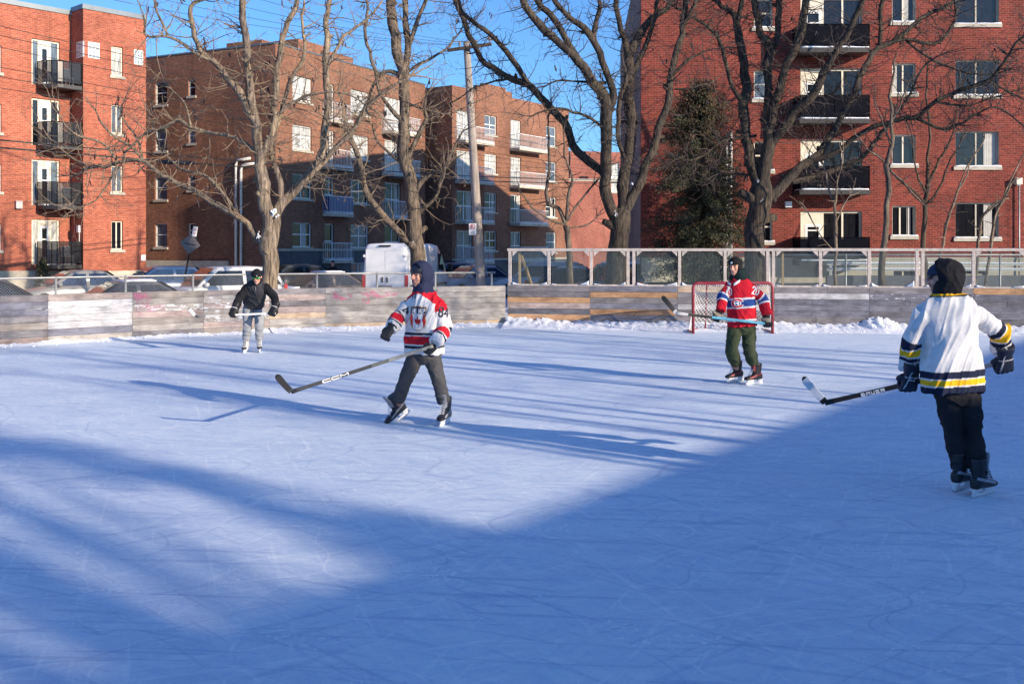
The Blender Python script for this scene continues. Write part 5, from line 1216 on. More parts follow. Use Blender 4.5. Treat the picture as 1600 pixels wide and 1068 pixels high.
# ------------------------------------------------------------------ hockey goal
Yg = 23.4; gl = thing('hockey_goal', 'battered red pipe hockey goal with white net in front of the boards', 'goal', (5.2, Yg, 0))
x0, x1 = P(1081, 0, Yg).x + .03, P(1209, 0, Yg).x - .03; zt = P(0, 442, Yg).z
def arcpts(): 
    r = .1; return [V((x0, Yg, .0)), V((x0, Yg, zt - r)), V((x0 + r * .3, Yg, zt - r * .3)), V((x0 + r, Yg, zt)), V((x1 - r, Yg, zt)), V((x1 - r * .3, Yg, zt - r * .3)), V((x1, Yg, zt - r)), V((x1, Yg, 0))]
mb = MB(); mb.tube(arcpts(), .036, 10); mb.build('front_frame', M['redpipe'], gl, True)
xb0, xb1, D = x0 + .06, x1 - .04, 1.0
base = [V((x0, Yg, .03)), V((x0 - .02, Yg + .35, .03)), V((x0 + .05, Yg + .75, .03)), V((x0 + .4, Yg + D, .03)), V((x1 - .4, Yg + D, .03)), V((x1 - .05, Yg + .75, .03)), V((x1 + .02, Yg + .35, .03)), V((x1, Yg, .03))]
bs_ = [V(q) for q in spline([tuple(p) for p in base], 5)]
mb = MB(); mb.tube(bs_, .026, 8); mb.build('base_frame', M['redpipe'], gl, True)
topb = [V((x0 + .06, Yg, zt)), V((x0 + .1, Yg + .28, zt - .01)), V((x0 + .42, Yg + .5, zt - .02)), V((x1 - .42, Yg + .5, zt - .02)), V((x1 - .1, Yg + .28, zt - .01)), V((x1 - .06, Yg, zt))]
ts_ = [V(q) for q in spline([tuple(p) for p in topb], 7)]
mb = MB(); mb.tube(ts_, .02, 8); mb.build('top_shelf', M['redpipe'], gl, True)
for t_, b_2 in ((V((x0 + .42, Yg + .5, zt - .02)), V((x0 + .48, Yg + D, .03))), (V((x1 - .35, Yg + .5, zt - .02)), V((x1 - .42, Yg + D, .03)))):
    mb = MB(); mb.tube([t_, b_2], .02, 8); mb.build('back_stay', M['redpipe'], gl, True)
def pt_on(path, t):
    L = [0]
    for a, b in zip(path[:-1], path[1:]): L.append(L[-1] + (b - a).length)
    s = t * L[-1]; j = 0
    while j < len(L) - 2 and L[j + 1] < s: j += 1
    return path[j].lerp(path[j + 1], (s - L[j]) / max(L[j + 1] - L[j], 1e-6))
nm_ = MB(); NU, NV = 30, 12
def npnt(u, v): 
    a = pt_on(ts_, u); b = pt_on(bs_, u); p = a.lerp(b, v); s = math.sin(v * math.pi) * .05 * math.sin(u * math.pi); return p + V((0, -s + .012 * noise.noise(V((u * 9, v * 6, 2))), 0))
for k in range(-NV, NU + 1):
    for sg in (1, -1):
        pts = []
        for q in range(NV + 1):
            uu = (k + q) if sg == 1 else (k + NV - q)
            if 0 <= uu <= NU: pts.append(npnt(uu / NU, q / NV))
        if len(pts) > 1: nm_.tube(pts[::1], .0045, 3, 0, False)
NX = 20
for k in range(-8, NX + 1):      # net roof
    for sg in (1, -1):
        pts = []
        for q in range(9):
            uu = (k + q) if sg == 1 else (k + 8 - q)
            if 0 <= uu <= NX: pts.append(V((lerp(x0 + .06, x1 - .06, uu / NX), Yg, zt)).lerp(pt_on(ts_, lerp(.02, .98, uu / NX)), q / 8) - UP * .02)
        if len(pts) > 1: nm_.tube(pts, .0045, 3, 0, False)
nm_.build('net', M['net'], gl)
mb = MB()
for k in range(40):       # ragged lacing under the crossbar
    x = lerp(x0 + .1, x1 - .1, k / 39); mb.tube([V((x, Yg, zt - .03)), V((x + .01, Yg + .01, zt - .06 - .03 * random.Random(k).random()))], .009, 4)
mb.build('lacing', M['redpipe'], gl)
# ------------------------------------------------------------------ people
def vox(mb, size, smooth=3, fac=.5):
    me = bpy.data.meshes.new('tmp'); me.from_pydata([tuple(p) for p in mb.v], [], mb.f); me.update()
    bm = bmesh.new(); bm.from_mesh(me); bmesh.ops.recalc_face_normals(bm, faces=bm.faces); bm.to_mesh(me); bm.free()
    o = bpy.data.objects.new('tmp', me); COL.objects.link(o)
    r = o.modifiers.new('r', 'REMESH'); r.mode = 'VOXEL'; r.voxel_size = size
    if smooth: s = o.modifiers.new('s', 'SMOOTH'); s.iterations = smooth; s.factor = fac
    dg = bpy.context.evaluated_depsgraph_get(); dg.update()
    out = bpy.data.meshes.new_from_object(o.evaluated_get(dg))
    bpy.data.objects.remove(o); bpy.data.meshes.remove(me); return out
def fin(me, name, mat, parent, colfn=None, disp=None):
    org = ORG[parent.name]; vs = [v.co.copy() for v in me.vertices]
    if disp:
        ns = [v.normal.copy() for v in me.vertices]; vs = [p + n * disp(p, n) for p, n in zip(vs, ns)]
    if colfn:
        ca = me.color_attributes.new('Col', 'FLOAT_COLOR', 'POINT'); fl = []
        for p in vs: c = colfn(p); fl += [c[0], c[1], c[2], 1]
        ca.data.foreach_set('color', fl)
    fl = []
    for p in vs: fl += list(p - org)
    me.vertices.foreach_set('co', fl); me.materials.clear(); me.materials.append(mat)
    me.polygons.foreach_set('use_smooth', [True] * len(me.polygons)); me.update(); me.name = name
    o = bpy.data.objects.new(name, me); COL.objects.link(o); o.parent = parent; ORG[o.name] = org; o['_w'] = 0
    del o['_w']; return o
def bvh_of(o):
    org = ORG[o.name]; return BVHTree.FromPolygons([v.co + org for v in o.data.vertices], [tuple(p.vertices) for p in o.data.polygons])
def ell(c, lat, fwd, a, b, n=20, ex=2.3):
    out = []
    for k in range(n):
        t = 2 * math.pi * k / n; ct, st = math.cos(t), math.sin(t)
        out.append(c + lat * a * math.copysign(abs(ct) ** (2 / ex), ct) + fwd * b * math.copysign(abs(st) ** (2 / ex), st))
    return out
def limb(mb, pts, rad, n=14, sub=4):
    q = spline([tuple(p) + (r,) for p, r in zip(pts, rad)], sub); mb.tube([V(x[:3]) for x in q], [x[3] for x in q], n)
def seg_t(p, pts):       # nearest place on a polyline: (distance, fraction)
    best = (9, 0); L = [(b - a).length for a, b in zip(pts[:-1], pts[1:])]; T = sum(L); acc = 0
    for (a, b), l in zip(zip(pts[:-1], pts[1:]), L):
        t = max(0, min(1, (p - a).dot(b - a) / (l * l))); d = (p - a.lerp(b, t)).length
        if d < best[0]: best = (d, (acc + t * l) / T)
        acc += l
    return best
GL = {'T': [[(0, 1), (1, 1)], [(.5, 1), (.5, 0)]], 'H': [[(0, 0), (0, 1)], [(1, 0), (1, 1)], [(0, .5), (1, .5)]], 'E': [[(1, 0), (0, 0), (0, 1), (1, 1)], [(0, .5), (.8, .5)]],
      'I': [[(.5, 0), (.5, 1)]], 'P': [[(0, 0), (0, 1), (1, 1), (1, .5), (0, .5)]], 'C': [[(1, .0), (.15, 0), (0, .2), (0, .8), (.15, 1), (1, 1)]], 'M': [[(0, 0), (0, 1), (.5, .4), (1, 1), (1, 0)]],
      'B': [[(0, 0), (0, 1), (.8, 1), (.9, .75), (.8, .52), (0, .52)], [(.8, .52), (1, .25), (.85, 0), (0, 0)]], 'A': [[(0, 0), (0, .7), (.25, 1), (1, 1), (1, 0)], [(0, .45), (1, .45)]], 'U': [[(0, 1), (0, .15), (.15, 0), (1, 0), (1, 1)]],
      'R': [[(0, 0), (0, 1), (1, 1), (1, .5), (0, .5)], [(.5, .5), (1, 0)]], 'X': [[(0, 0), (1, 1)], [(0, 1), (1, 0)]], '8': [[(.2, .5), (0, .65), (0, .85), (.2, 1), (.8, 1), (1, .85), (1, .65), (.8, .5), (.2, .5), (0, .35), (0, .15), (.2, 0), (.8, 0), (1, .15), (1, .35), (.8, .5)]],
      '4': [[(.75, 0), (.75, 1), (0, .3), (1, .3)]], '2': [[(0, .8), (.2, 1), (.8, 1), (1, .8), (1, .6), (0, 0), (1, 0)]], '0': [[(.2, 0), (0, .2), (0, .8), (.2, 1), (.8, 1), (1, .8), (1, .2), (.8, 0), (.2, 0)]]}
def sdist(x, y, pts):
    b = 9
    for (x0, y0), (x1, y1) in zip(pts[:-1], pts[1:]):
        dx, dy = x1 - x0, y1 - y0; t = max(0, min(1, ((x - x0) * dx + (y - y0) * dy) / (dx * dx + dy * dy))); b = min(b, math.hypot(x - x0 - t * dx, y - y0 - t * dy))
    return b
def text_d(s, x, y, w, h, gap):    # distance of (x, y) to the strokes of a word laid in a w x h box; metres
    cw = (w - gap * (len(s) - 1)) / len(s); b = 9
    for i, ch in enumerate(s):
        if ch == ' ': continue
        x0 = i * (cw + gap)
        if abs(x - x0 - cw / 2) > cw: continue
        for st in GL[ch]: b = min(b, sdist(x, y, [(x0 + q[0] * cw, q[1] * h) for q in st]))
    return b
def inpoly(x, y, pl):
    c = False; j = len(pl) - 1
    for i in range(len(pl)):
        (xi, yi), (xj, yj) = pl[i], pl[j]
        if (yi > y) != (yj > y) and x < (xj - xi) * (y - yi) / (yj - yi) + xi: c = not c
        j = i
    return c
def decal(name, parent, bvh, c, rdir, udir, w_, h_, nx, nz, fn, off=.005):
    c = V(c); rdir = V(rdir).normalized(); nrm = rdir.cross(V(udir)).normalized(); udir = nrm.cross(rdir).normalized()
    g = {}
    for i in range(nx + 1):
        for k in range(nz + 1):
            p = c + rdir * (i / nx - .5) * w_ + udir * (k / nz - .5) * h_
            if bvh is None: g[i, k] = p + nrm * off; continue
            h = bvh.ray_cast(p + nrm * .35, -nrm, .7); g[i, k] = h[0] + nrm * off if h[0] is not None else None
    mb = MB()
    for i in range(nx):
        for k in range(nz):
            q = [g[i, k], g[i + 1, k], g[i + 1, k + 1], g[i, k + 1]]
            if any(v is None for v in q) or max((a - b).length for a, b in zip(q, q[1:])) > 4 * max(w_ / nx, h_ / nz): continue
            col = fn((i + .5) / nx * w_, (k + .5) / nz * h_)
            if col: mb.face(q, 0, None, col)
    if mb.f: return mb.build(name, M['vplain'], parent)
def hands_glove(root, name, W, H, axis, palm, colfn=None, s=1.12, cuff=.085):
    """W wrist, H point gripped; four bent fingers and a thumb close round the shaft running along axis"""
    d = (H - W).normalized(); a = axis - d * axis.dot(d)
    a = a.normalized() if a.length > .05 else d.cross(V((0, 1, 0))).normalized()
    p = d.cross(a); p = p if p.dot(palm) > 0 else -p
    o = H - d * .088 * s - p * .034 * s
    mb = MB(); rs = []
    for t, x, y in ((-cuff, .062, .058), (-cuff * .5, .058, .052), (-.02, .050, .043), (.0, .048, .036)): rs.append(ell(o + d * t * s, a, p, x * s, y * s, 16, 2.6))
    mb.rings(rs); rs = []
    for t, x, y in ((-.01, .045, .032), (.02, .051, .033), (.06, .055, .031), (.095, .053, .026), (.108, .045, .016)): rs.append(ell(o + d * t * s - p * .008 * s, a, p, x * s, y * s, 16, 3))
    mb.rings(rs)
    for off, L in ((-.042, .86), (-.0145, 1.0), (.0135, 1.02), (.041, .92)):
        k = o + a * off * s + d * .088 * s - p * .006 * s
        pts = [k, k + (d * .034 * L) * s, k + (d * .046 * L + p * .028) * s, k + (d * .030 * L + p * .060) * s, k + (d * .002 + p * .068) * s]
        limb(mb, pts, [.0165 * s, .0168 * s, .016 * s, .0148 * s, .0125 * s], 8, 3)
    k = o + a * .046 * s + d * .02 * s
    limb(mb, [k, k + (a * .018 + d * .028 + p * .02) * s, k + (a * .008 + d * .05 + p * .046) * s, k + (-a * .012 + d * .062 + p * .062) * s], [.021 * s, .019 * s, .017 * s, .013 * s], 8, 3)
    me = vox(mb, .0062, 2, .4)
    base = colfn or (lambda p_, l: (.012, .012, .015))
    def cf(p_):
        q = p_ - o; return base(p_, (q.dot(a) / s, q.dot(d) / s, q.dot(p) / s))
    return fin(me, name, M['glove'], root, cf)
def skate(root, A, t, col, trim, toecol, lace=(.7, .7, .7)):
    t = V(t).normalized(); dn = -(UP - t * UP.dot(t)).normalized(); sd = t.cross(dn).normalized(); mb = MB(); rs = []; K = 1.13; t = t * K; dn = dn * K; sd = sd * K
    for s_, hc, hh, hw in ((-.085, .045, .028, .022), (-.072, .042, .045, .036), (-.03, .035, .05, .042), (.03, .042, .044, .042), (.09, .055, .032, .046), (.15, .062, .025, .045), (.183, .066, .019, .034), (.196, .069, .012, .02)): rs.append(ell(A + t * s_ + dn * hc, sd, dn, hw, hh, 16, 2.6))
    mb.rings(rs); rs = []
    for h_, f_, a_, b_ in ((.05, 0, .040, .060), (0, .0, .045, .062), (-.06, -.008, .050, .062), (-.115, -.012, .053, .062), (-.13, -.014, .050, .058)): rs.append(ell(A + dn * h_ + t * f_, sd, t, a_, b_, 16, 2.4))
    mb.rings(rs); rs = []
    for h_, f_, w_ in ((-.02, .058, .030), (-.08, .062, .034), (-.14, .072, .036), (-.165, .082, .030)): rs.append(ell(A + dn * h_ + t * f_, sd, t, w_, .011, 12))
    mb.rings(rs); me = vox(mb, .0065, 2, .4)
    def cf(p):
        q = (p - A) / (K * K); x, h = q.dot(t), q.dot(dn)
        if x > .135 and h > .045: return toecol
        if h > .076: return (.02, .02, .02)
        if x > .045 and h < -.03: return trim
        if abs(h - .02 - x * .25) < .010 and abs(q.dot(sd)) > .02: return trim
        return col
    b = fin(me, 'skate', M['boot'], root, cf); lm = MB()
    for k in range(6):
        u = k / 5; p = A + t * lerp(.125, .062, u) + dn * lerp(.022, -.075, u); w_ = .026
        for sg in (-1, 1): lm.tube([p - sd * w_ * sg + dn * .004, p + sd * w_ * sg - t * .012 - dn * .010], .0035, 4)
    lm.build('laces', flat('lace', lace, .8, .05, 9), b)
    hm = MB()
    for s0, s1 in ((-.092, -.012), (.052, .165)):
        rs = [ell(A + dn * h + t * (lerp(s0, s1, .5)), sd, t, w_, (s1 - s0) / 2 * k, 12, 3) for h, w_, k in ((.080, .034, 1.15), (.098, .018, .95), (.122, .010, .95), (.140, .007, 1.1))]; hm.rings(rs)
    rs = [ell(A + t * s_ + dn * .128, sd, dn, .008, .013, 8, 3) for s_ in (-.098, -.05, .05, .12, .178)]; hm.rings(rs); hm.build('blade_holder', M['holder'], b, True)
    bl = MB(); pr = [(-.112, .128), (-.10, .145), (-.06, .154), (.05, .156), (.13, .153), (.175, .143), (.192, .125)]
    f0 = [A + t * x + dn * h + sd * .002 for x, h in pr]; f1_ = [A + t * x + dn * h - sd * .002 for x, h in pr]; bl.face(f0); bl.face(list(reversed(f1_)))
    for k in range(len(pr) - 1): bl.face([f0[k], f1_[k], f1_[k + 1], f0[k + 1]])
    bl.build('blade', M['steel'], b); return b
def stick(label, top, heel, tip, cshaft, cblade, tipcol, words=(), hdir=None, tape=None, grip=(.7, .66, .55)):
    top, heel, tip = V(top), V(heel), V(tip); d = (heel - top).normalized(); L = (heel - top).length; root = thing('hockey_stick', label, 'hockey stick', tuple(heel), 'hockey sticks')
    view = V((0, -1, 0)); sdn = (view - d * view.dot(d)).normalized(); u = sdn.cross(d).normalized(); u = u if u.z > 0 else -u
    mb = MB(); n = 16; rs = []
    for k in range(n + 1):
        t = k / n; c = top.lerp(heel, t); a, b = .0185, .012
        if t > .9: a = lerp(.0185, .024, (t - .9) * 10); b = .008
        rs.append([c + u * x + sdn * y for x, y in ((-a, -b), (-a * .7, -b * 1.2), (a * .7, -b * 1.2), (a, -b), (a, b), (a * .7, b * 1.2), (-a * .7, b * 1.2), (-a, b))])
    b0 = len(mb.f); mb.rings(rs)
    for i in range(n):
        for k in range(8):
            t = (i + .5) / n; mb.c[b0 + i * 8 + k] = cshaft(t)
    mb.c[-1] = mb.c[-2] = cshaft(0)
    sh = mb.build('shaft', M['vplain'], root, True)
    e = (tip - heel); Lb = e.length; e.normalize(); hd = -d - e * (-d).dot(e); hd = hd.normalized() if hdir is None else V(hdir).normalized(); nn = e.cross(hd).normalized()
    bm_ = MB(); rs = []; N = 14
    for k in range(N + 1):
        t = k / N; cur = .035 * t * t; hh = lerp(.031, .036, t) * (1 if t < .86 else math.sqrt(max(.05, 1 - ((t - .86) / .145) ** 2))); lift = .010 * t * t
        c = heel + e * Lb * t + nn * cur + hd * (lift + .004); rs.append([c - hd * hh - nn * .005, c - hd * hh + nn * .005, c + hd * hh + nn * .004, c + hd * hh - nn * .004])
    b0 = len(bm_.f); bm_.rings(rs)
    for i in range(N):
        for k in range(4): bm_.c[b0 + i * 4 + k] = tipcol if i > N * .86 else (cblade if i > 1 else cshaft(1))
    bm_.c[-1] = tipcol; bm_.c[-2] = cblade; bm_.build('blade', M['vplain'], root)
    for (wd, t0, t1, hgt, col) in words:
        a = top.lerp(heel, t1); b = top.lerp(heel, t0); rd = (b - a).normalized(); W_ = (b - a).length
        decal('lettering', sh, None, a.lerp(b, .5) + sdn * .0155, rd if rd.x > 0 else -rd, u, W_, hgt, int(W_ / .004), max(8, int(hgt / .0022)), lambda x, y, wd=wd, W_=W_, hgt=hgt, col=col: col if text_d(wd, x - .006, y - .004, W_ - .012, hgt - .008, .016) < .0045 else None, .002)
    kb = MB(); kb.tube([top - d * .012, top - d * .01, top + d * .012, top + d * .02], [.016, .021, .021, .017], 8); kb.build('end_knob', flat('grip_tape', grip, .9, .1, 9), root); return root

def head_mesh(c, f, u, neck, extra=None):
    f = V(f).normalized(); u = V(u); u = (u - f * u.dot(f)).normalized(); l = f.cross(u); mb = MB(); R3 = Matrix((l, f, u)).transposed()
    def at(x, y, z): return c + l * x + f * y + u * z
    mb.ball(at(0, -.008, .03), (.077, .097, .098), 20, 14, 0, R3); mb.ball(at(0, .022, -.035), (.062, .070, .085), 18, 12, 0, R3)
    mb.ball(at(0, .066, -.098), (.026, .024, .022), 10, 8, 0, R3); mb.ball(at(0, .045, -.075), (.05, .045, .035), 12, 8, 0, R3)
    for s in (-1, 1):
        mb.ball(at(s * .080, -.005, .0), (.012, .026, .036), 10, 8, 0, R3); mb.ball(at(s * .040, .062, -.018), (.024, .022, .026), 10, 8, 0, R3); mb.ball(at(s * .032, .078, .040), (.026, .012, .009), 10, 6, 0, R3); mb.ball(at(s * .012, .098, -.024), (.010, .012, .009), 8, 6, 0, R3)
    limb(mb, [at(0, .086, .035), at(0, .100, .008), at(0, .116, -.018), at(0, .098, -.032)], [.009, .011, .014, .010], 8, 3)
    mb.ball(at(0, .091, -.052), (.024, .010, .006), 10, 6, 0, R3); mb.ball(at(0, .089, -.063), (.021, .010, .007), 10, 6, 0, R3)
    limb(mb, [at(0, -.01, -.05), c.lerp(neck, .6) - f * .01, neck], [.056, .056, .066], 12, 3)
    return mb, at, (l, f, u)
def skin_col(c, ax, beard=None, ruddy=0, base=(.68, .36, .255)):
    l, f, u = ax
    def cf(p):
        q = p - c; x, y, z = q.dot(l), q.dot(f), q.dot(u); col = list(base)
        if y > .03:
            if abs(abs(x) - .032) < .015 and abs(z - .016) < .0075: return (.07, .045, .035)
            if abs(abs(x) - .034) < .022 and abs(z - .040 - .004 * (1 - abs(abs(x) - .034) / .022)) < .006: return (.10, .06, .045)
            if abs(x) < .024 and abs(z + .058) < .0085 and y > .08: return (.42, .15, .13)
            if y > .07 and -.04 < z < .02: col[1] *= 1 - .22 * ruddy; col[2] *= 1 - .25 * ruddy
            if beard and z < -.042 and not (abs(x) < .026 and abs(z + .058) < .010): col = [lerp(a, b, .62) for a, b in zip(col, beard)]
            if beard and abs(x) < .035 and -.05 < z < -.036: col = [lerp(a, b, .6) for a, b in zip(col, beard)]
        return tuple(col)
    return cf
def hood_mesh(mb, c, ax, rx, rf, ru, open_ang, th=.02, drop=0, back=0, nA=14, nB=26, tilt=0):
    l, f, u = ax; fo_ = (f * math.cos(tilt) + u * math.sin(tilt)); uo = (u * math.cos(tilt) - f * math.sin(tilt))
    rs = []
    for sgn, thk in ((0, 0), (1, th)):
        sh = []
        for i in range(nA + 1):
            t = lerp(open_ang, math.pi * .985, i / nA); sh.append([c - f * back + fo_ * math.cos(t) * (rf - thk) + (l * math.cos(2 * math.pi * k / nB) * (rx - thk) + uo * math.sin(2 * math.pi * k / nB) * (ru - thk)) * math.sin(t) for k in range(nB)])
        rs.append(sh)
    mb.rings(list(reversed(rs[0])) + rs[1], 0, True)
def fold(p, amp, k=1.0, s=(7, 7, 2.4), sk=3.5):
    q = V((p.x * s[0] + p.z * sk, p.y * s[1], p.z * s[2])) * k; a = noise.noise(q); b = noise.noise(q * 2.1 + V((7, 3, 1))); r = max(0, 1 - 2.6 * abs(a)); r2 = max(0, 1 - 2.6 * abs(b))
    return amp * (1.25 * r * r + .45 * r2 * r2 - .45)
def body_and_clothes(root, J, S):
    """J: joints in metres.  S: style.  Returns the made parts."""
    latv = (J['shR'] - J['shL']).normalized(); sp = (J['neck'] - J['hem']).normalized(); fw = V(S['face_body']); fw = (fw - latv * fw.dot(latv)); fw = (fw - sp * fw.dot(sp)).normalized()
    lat = sp.cross(fw).normalized(); lat = lat if lat.dot(latv) > 0 else -lat
    shm = (J['shL'] + J['shR']) / 2; out = {}
    # ---- body: one continuous surface, mostly under the clothes
    hm, at, ax = head_mesh(J['head'], S['face'], S.get('head_up', UP), J['neck'] + UP * .01)
    limb(hm, [J['pel'], J['pel'].lerp(shm, .5), shm - sp * .05, J['neck']], [.12, .115, .11, .06], 14)
    for s in 'LR':
        limb(hm, [J['sh' + s].lerp(shm, .2), J['el' + s], J['wr' + s]], [.05, .04, .032], 10); limb(hm, [J['pel'].lerp(J['hip' + s], .8), J['kn' + s], J['an' + s]], [.07, .05, .04], 10)
        hd_ = (J['ha' + s] - J['wr' + s]).normalized(); limb(hm, [J['wr' + s], J['wr' + s] + hd_ * .01], [.026, .02], 8)
    out['body'] = fin(vox(hm, .0065, 2, .4), 'body', M['skin'], root, skin_col(J['head'], ax, S.get('beard'), S.get('ruddy', .3)))
    # ---- trousers
    mb = MB(); pr = S.get('leg', (.105, .082, .078)); wz = J['hem'].lerp(J['neck'], .12); pl = J['pel']
    hw = S.get('hip_w', .19); rs = [ell(wz, lat, fw, hw * .93, .125, 20), ell(pl, lat, fw, hw, .135, 20), ell((J['hipL'] + J['hipR']) / 2 - UP * .03, lat, fw, hw * .98, .125, 20), ell((J['hipL'] + J['hipR']) / 2 - UP * .09, lat, fw, hw * .6, .09, 20)]; mb.rings(rs)
    for s in 'LR':
        an = J['an' + s]; kn = J['kn' + s]; hp = J['hip' + s]; end = an + (kn - an).normalized() * S.get('cuff_up', .085)
        limb(mb, [hp + UP * .02, hp.lerp(kn, .5), kn, kn.lerp(end, .55), end], [pr[0], pr[0] * .93, pr[1], pr[1] * .98, pr[2]], 16)
    tc = S['trouser']
    out['trousers'] = fin(vox(mb, .010, 4), 'trousers', M['vcol'], root, (tc if callable(tc) else (lambda p: tc)), lambda p, n: fold(p, S.get('tfold', .010), 1.5, (5, 5, 6), 2))
    # ---- jersey or jacket
    mb = MB(); a0, b0, aC, bC = S['torso']; wst = S.get('waist', 1.0); hem = J['hem']
    nk = J['neck']; cs = [hem, hem.lerp(shm, .3), hem.lerp(shm, .62), hem.lerp(shm, .84), shm + sp * .02, shm.lerp(nk, .45), shm.lerp(nk, .75), nk - sp * .008, nk + sp * .02]
    bow = S.get('bow', 0); sw = (J['shR'] - J['shL']).length / 2
    dm = ((a0, b0), (a0 * .985 * wst, b0), (aC * .97, bC), (aC, bC * .97), (sw * 1.16, .138), (sw * .99, .130), (sw * .68, .116), (.115, .098), (.080, .078))
    rs = [ell(c + fw * bow * math.sin(i / 8 * math.pi), lat, fw, a, b, 28, 2.5) for i, (c, (a, b)) in enumerate(zip(cs, dm))]; q = []
    for k in range(28):
        q.append(spline([tuple(r[k]) for r in rs], 3))
    mb.rings([[V(q[k][i]) for k in range(28)] for i in range(len(q[0]))])
    arms = {}; sr = S['sleeve']
    for s in 'LR':
        sh = J['sh' + s]; el = J['el' + s]; wr_ = J['wr' + s]; arms[s] = [sh, el, wr_]
        limb(mb, [sh.lerp(shm, .30) - sp * .02, sh - sp * .012, sh.lerp(el, .5), el, el.lerp(wr_, .55), wr_ + (wr_ - el).normalized() * S.get('slv', .025)], [sr[0] * .93, sr[0], sr[0] * .92, sr[1], sr[1] * .98, sr[2]], 18)
    me = vox(mb, S.get('vox', .008), 9); L = (J['neck'] - hem).length
    def cf(p):
        h = (p - hem).dot(sp) / L; pl_ = (p - hem).dot(lat); pf = (p - shm).dot(fw); reg, tt, sd = 'torso', 0, ''
        hh = max(0, min(1, h)); mt = math.sqrt((pl_ / lerp(a0, aC, min(1, hh * 1.6))) ** 2 + (pf / bC) ** 2) if h < .84 else abs(pl_) / (sw * 1.1)
        for s in 'LR':
            d, t = seg_t(p, arms[s]); ma = d / lerp(sr[0], sr[2], t) * .93
            if ma < mt and ma < 1.7 and (pl_ > 0) == (s == 'R') or (ma < 1.25 and t > .45 and ma < mt): reg, tt, sd = 'arm', t, s
        return S['jersey'](reg, tt, h, pl_, pf, sd)
    jf = S.get('jfold', .013)
    out['jersey'] = fin(me, S.get('top_name', 'jersey'), M['vcol'], root, cf, lambda p, n: fold(p, jf, S.get('fk', 1.0), S.get('fs', (7, 7, 2.4)), S.get('fsk', 3.5)))
    out['ax'] = ax; out['at'] = at; out['lat'] = lat; out['fw'] = fw; out['sp'] = sp
    for s in 'LR': out['glove' + s] = hands_glove(root, 'glove', J['wr' + s], J['ha' + s], S['axis'], V(S['palm' + s]), S.get('glove'), S.get('gs', 1.12), S.get('gcuff', .085))
    for s in 'LR': skate(root, J['an' + s], S['toe' + s], *S['skate'])
    return out
def joints(Y, d):
    return {k: P(v[0], v[1], Y + (v[2] if len(v) > 2 else 0)) for k, v in d.items()}
NAVY = (.018, .022, .045); RED = (.55, .012, .028); WHT = (.66, .66, .67); YEL = (.80, .44, .015); BLU = (.02, .06, .24)
BLK = (.012, .012, .014)
def cap_mesh(mb, c, ax, r, z0, cuff=True):        # close knitted cap above height z0
    l, f, u = ax; rs = []
    for i in range(9):
        t = i / 8 * math.pi / 2; rs.append(ell(c - f * .006 + u * (z0 + (r[2] - 0) * math.sin(t)) , l, f, r[0] * max(math.cos(t), .06), r[1] * max(math.cos(t), .06), 22, 2))
    mb.rings(rs)
    if not cuff: return
    rs = [ell(c - f * .006 + u * (z0 + dz), l, f, r[0] + k, r[1] + k, 22, 2) for dz, k in ((-.012, .001), (-.015, .004), (.0, .007), (.03, .007), (.045, .004), (.048, .0))]; mb.rings(rs)

# ---- the hooded player in the white and red jersey
YA = 11.4
JA = joints(YA, dict(head=(656, 431, -.02), neck=(661, 451, .0), shL=(641, 476, .06), shR=(688, 480, -.10), elL=(622, 495, -.06), elR=(695, 515, -.16), wrL=(612, 513, -.16), wrR=(680, 535, -.34), haL=(604, 525, -.22), haR=(669, 544, -.40),
    hem=(662, 552, 0), pel=(662, 548, 0), hipL=(651, 556, .02), hipR=(675, 556, -.03), knL=(634, 592, -.10), knR=(685, 594, -.10), anL=(620, 634, .08), anR=(697, 639.5, -.06)))
pa = thing('person', 'hockey player in white and red jersey with navy hood holding a stick in one hand', 'person', tuple(P(655, 663, 11.32)), 'people on and near the rink')
def jA(reg, t, h, pl, pf, sd):
    if reg == 'arm':
        if t < .12: return RED
        if .50 < t < .545 or .80 < t < .845: return NAVY
        if .57 < t < .775: return RED
        return WHT
    if h > .955: return NAVY
    if h > .93 - .85 * max(0, abs(pl) - .03): return RED
    if .095 < h < .13 or .30 < h < .335: return NAVY
    if .155 < h < .28: return RED
    return WHT
oa = body_and_clothes(pa, JA, dict(face_body=(-.42, -.9, 0), face=(-.72, -.69, -.02), beard=(.16, .09, .065), ruddy=.6, leg=(.100, .080, .074), gs=1.0, gcuff=.045, trouser=(.07, .069, .074), torso=(.232, .155, .228, .160), sleeve=(.088, .082, .070), jersey=jA,
    axis=V((-.94, -.30, -.28)), palmL=(.5, -.1, -.4), palmR=(-.2, .1, .9), toeL=(-.66, -.55, -.50), toeR=(-.30, -.95, -.03), skate=((.02, .022, .03), (.25, .25, .27), (.018, .018, .022), (.7, .7, .7)), hip_w=.178, tfold=.008, jfold=.016, fsk=-2.5,
    glove=lambda p, l: (.02, .02, .024) if l[1] > -.06 else (.035, .035, .04)))
mb = MB(); l, f, u = oa['ax']; hood_mesh(mb, JA['head'] + u * .012, oa['ax'], .128, .150, .165, R(57), .022, back=.030, tilt=-.08)
mb2 = MB(); rs = [ell(JA['neck'] + UP * z + V(f) * fo2, l, f, a, b, 22, 2.2) for z, a, b, fo2 in ((-.05, .135, .12, 0), (.0, .118, .11, .0), (.05, .108, .115, -.01), (.09, .10, .11, -.02))]; mb.rings(rs)
fin(vox(mb, .0085, 4), 'hood', M['vcol'], pa, lambda p: (.022, .028, .065), lambda p, n: fold(p, .006, 1.6, (6, 6, 4), 2))
mb = MB(); cap_mesh(mb, JA['head'], oa['ax'], (.095, .115, .095), .045); helm = fin(vox(mb, .008, 2), 'helmet', M['boot'], pa, lambda p: (.015, .018, .03))
mb = MB()
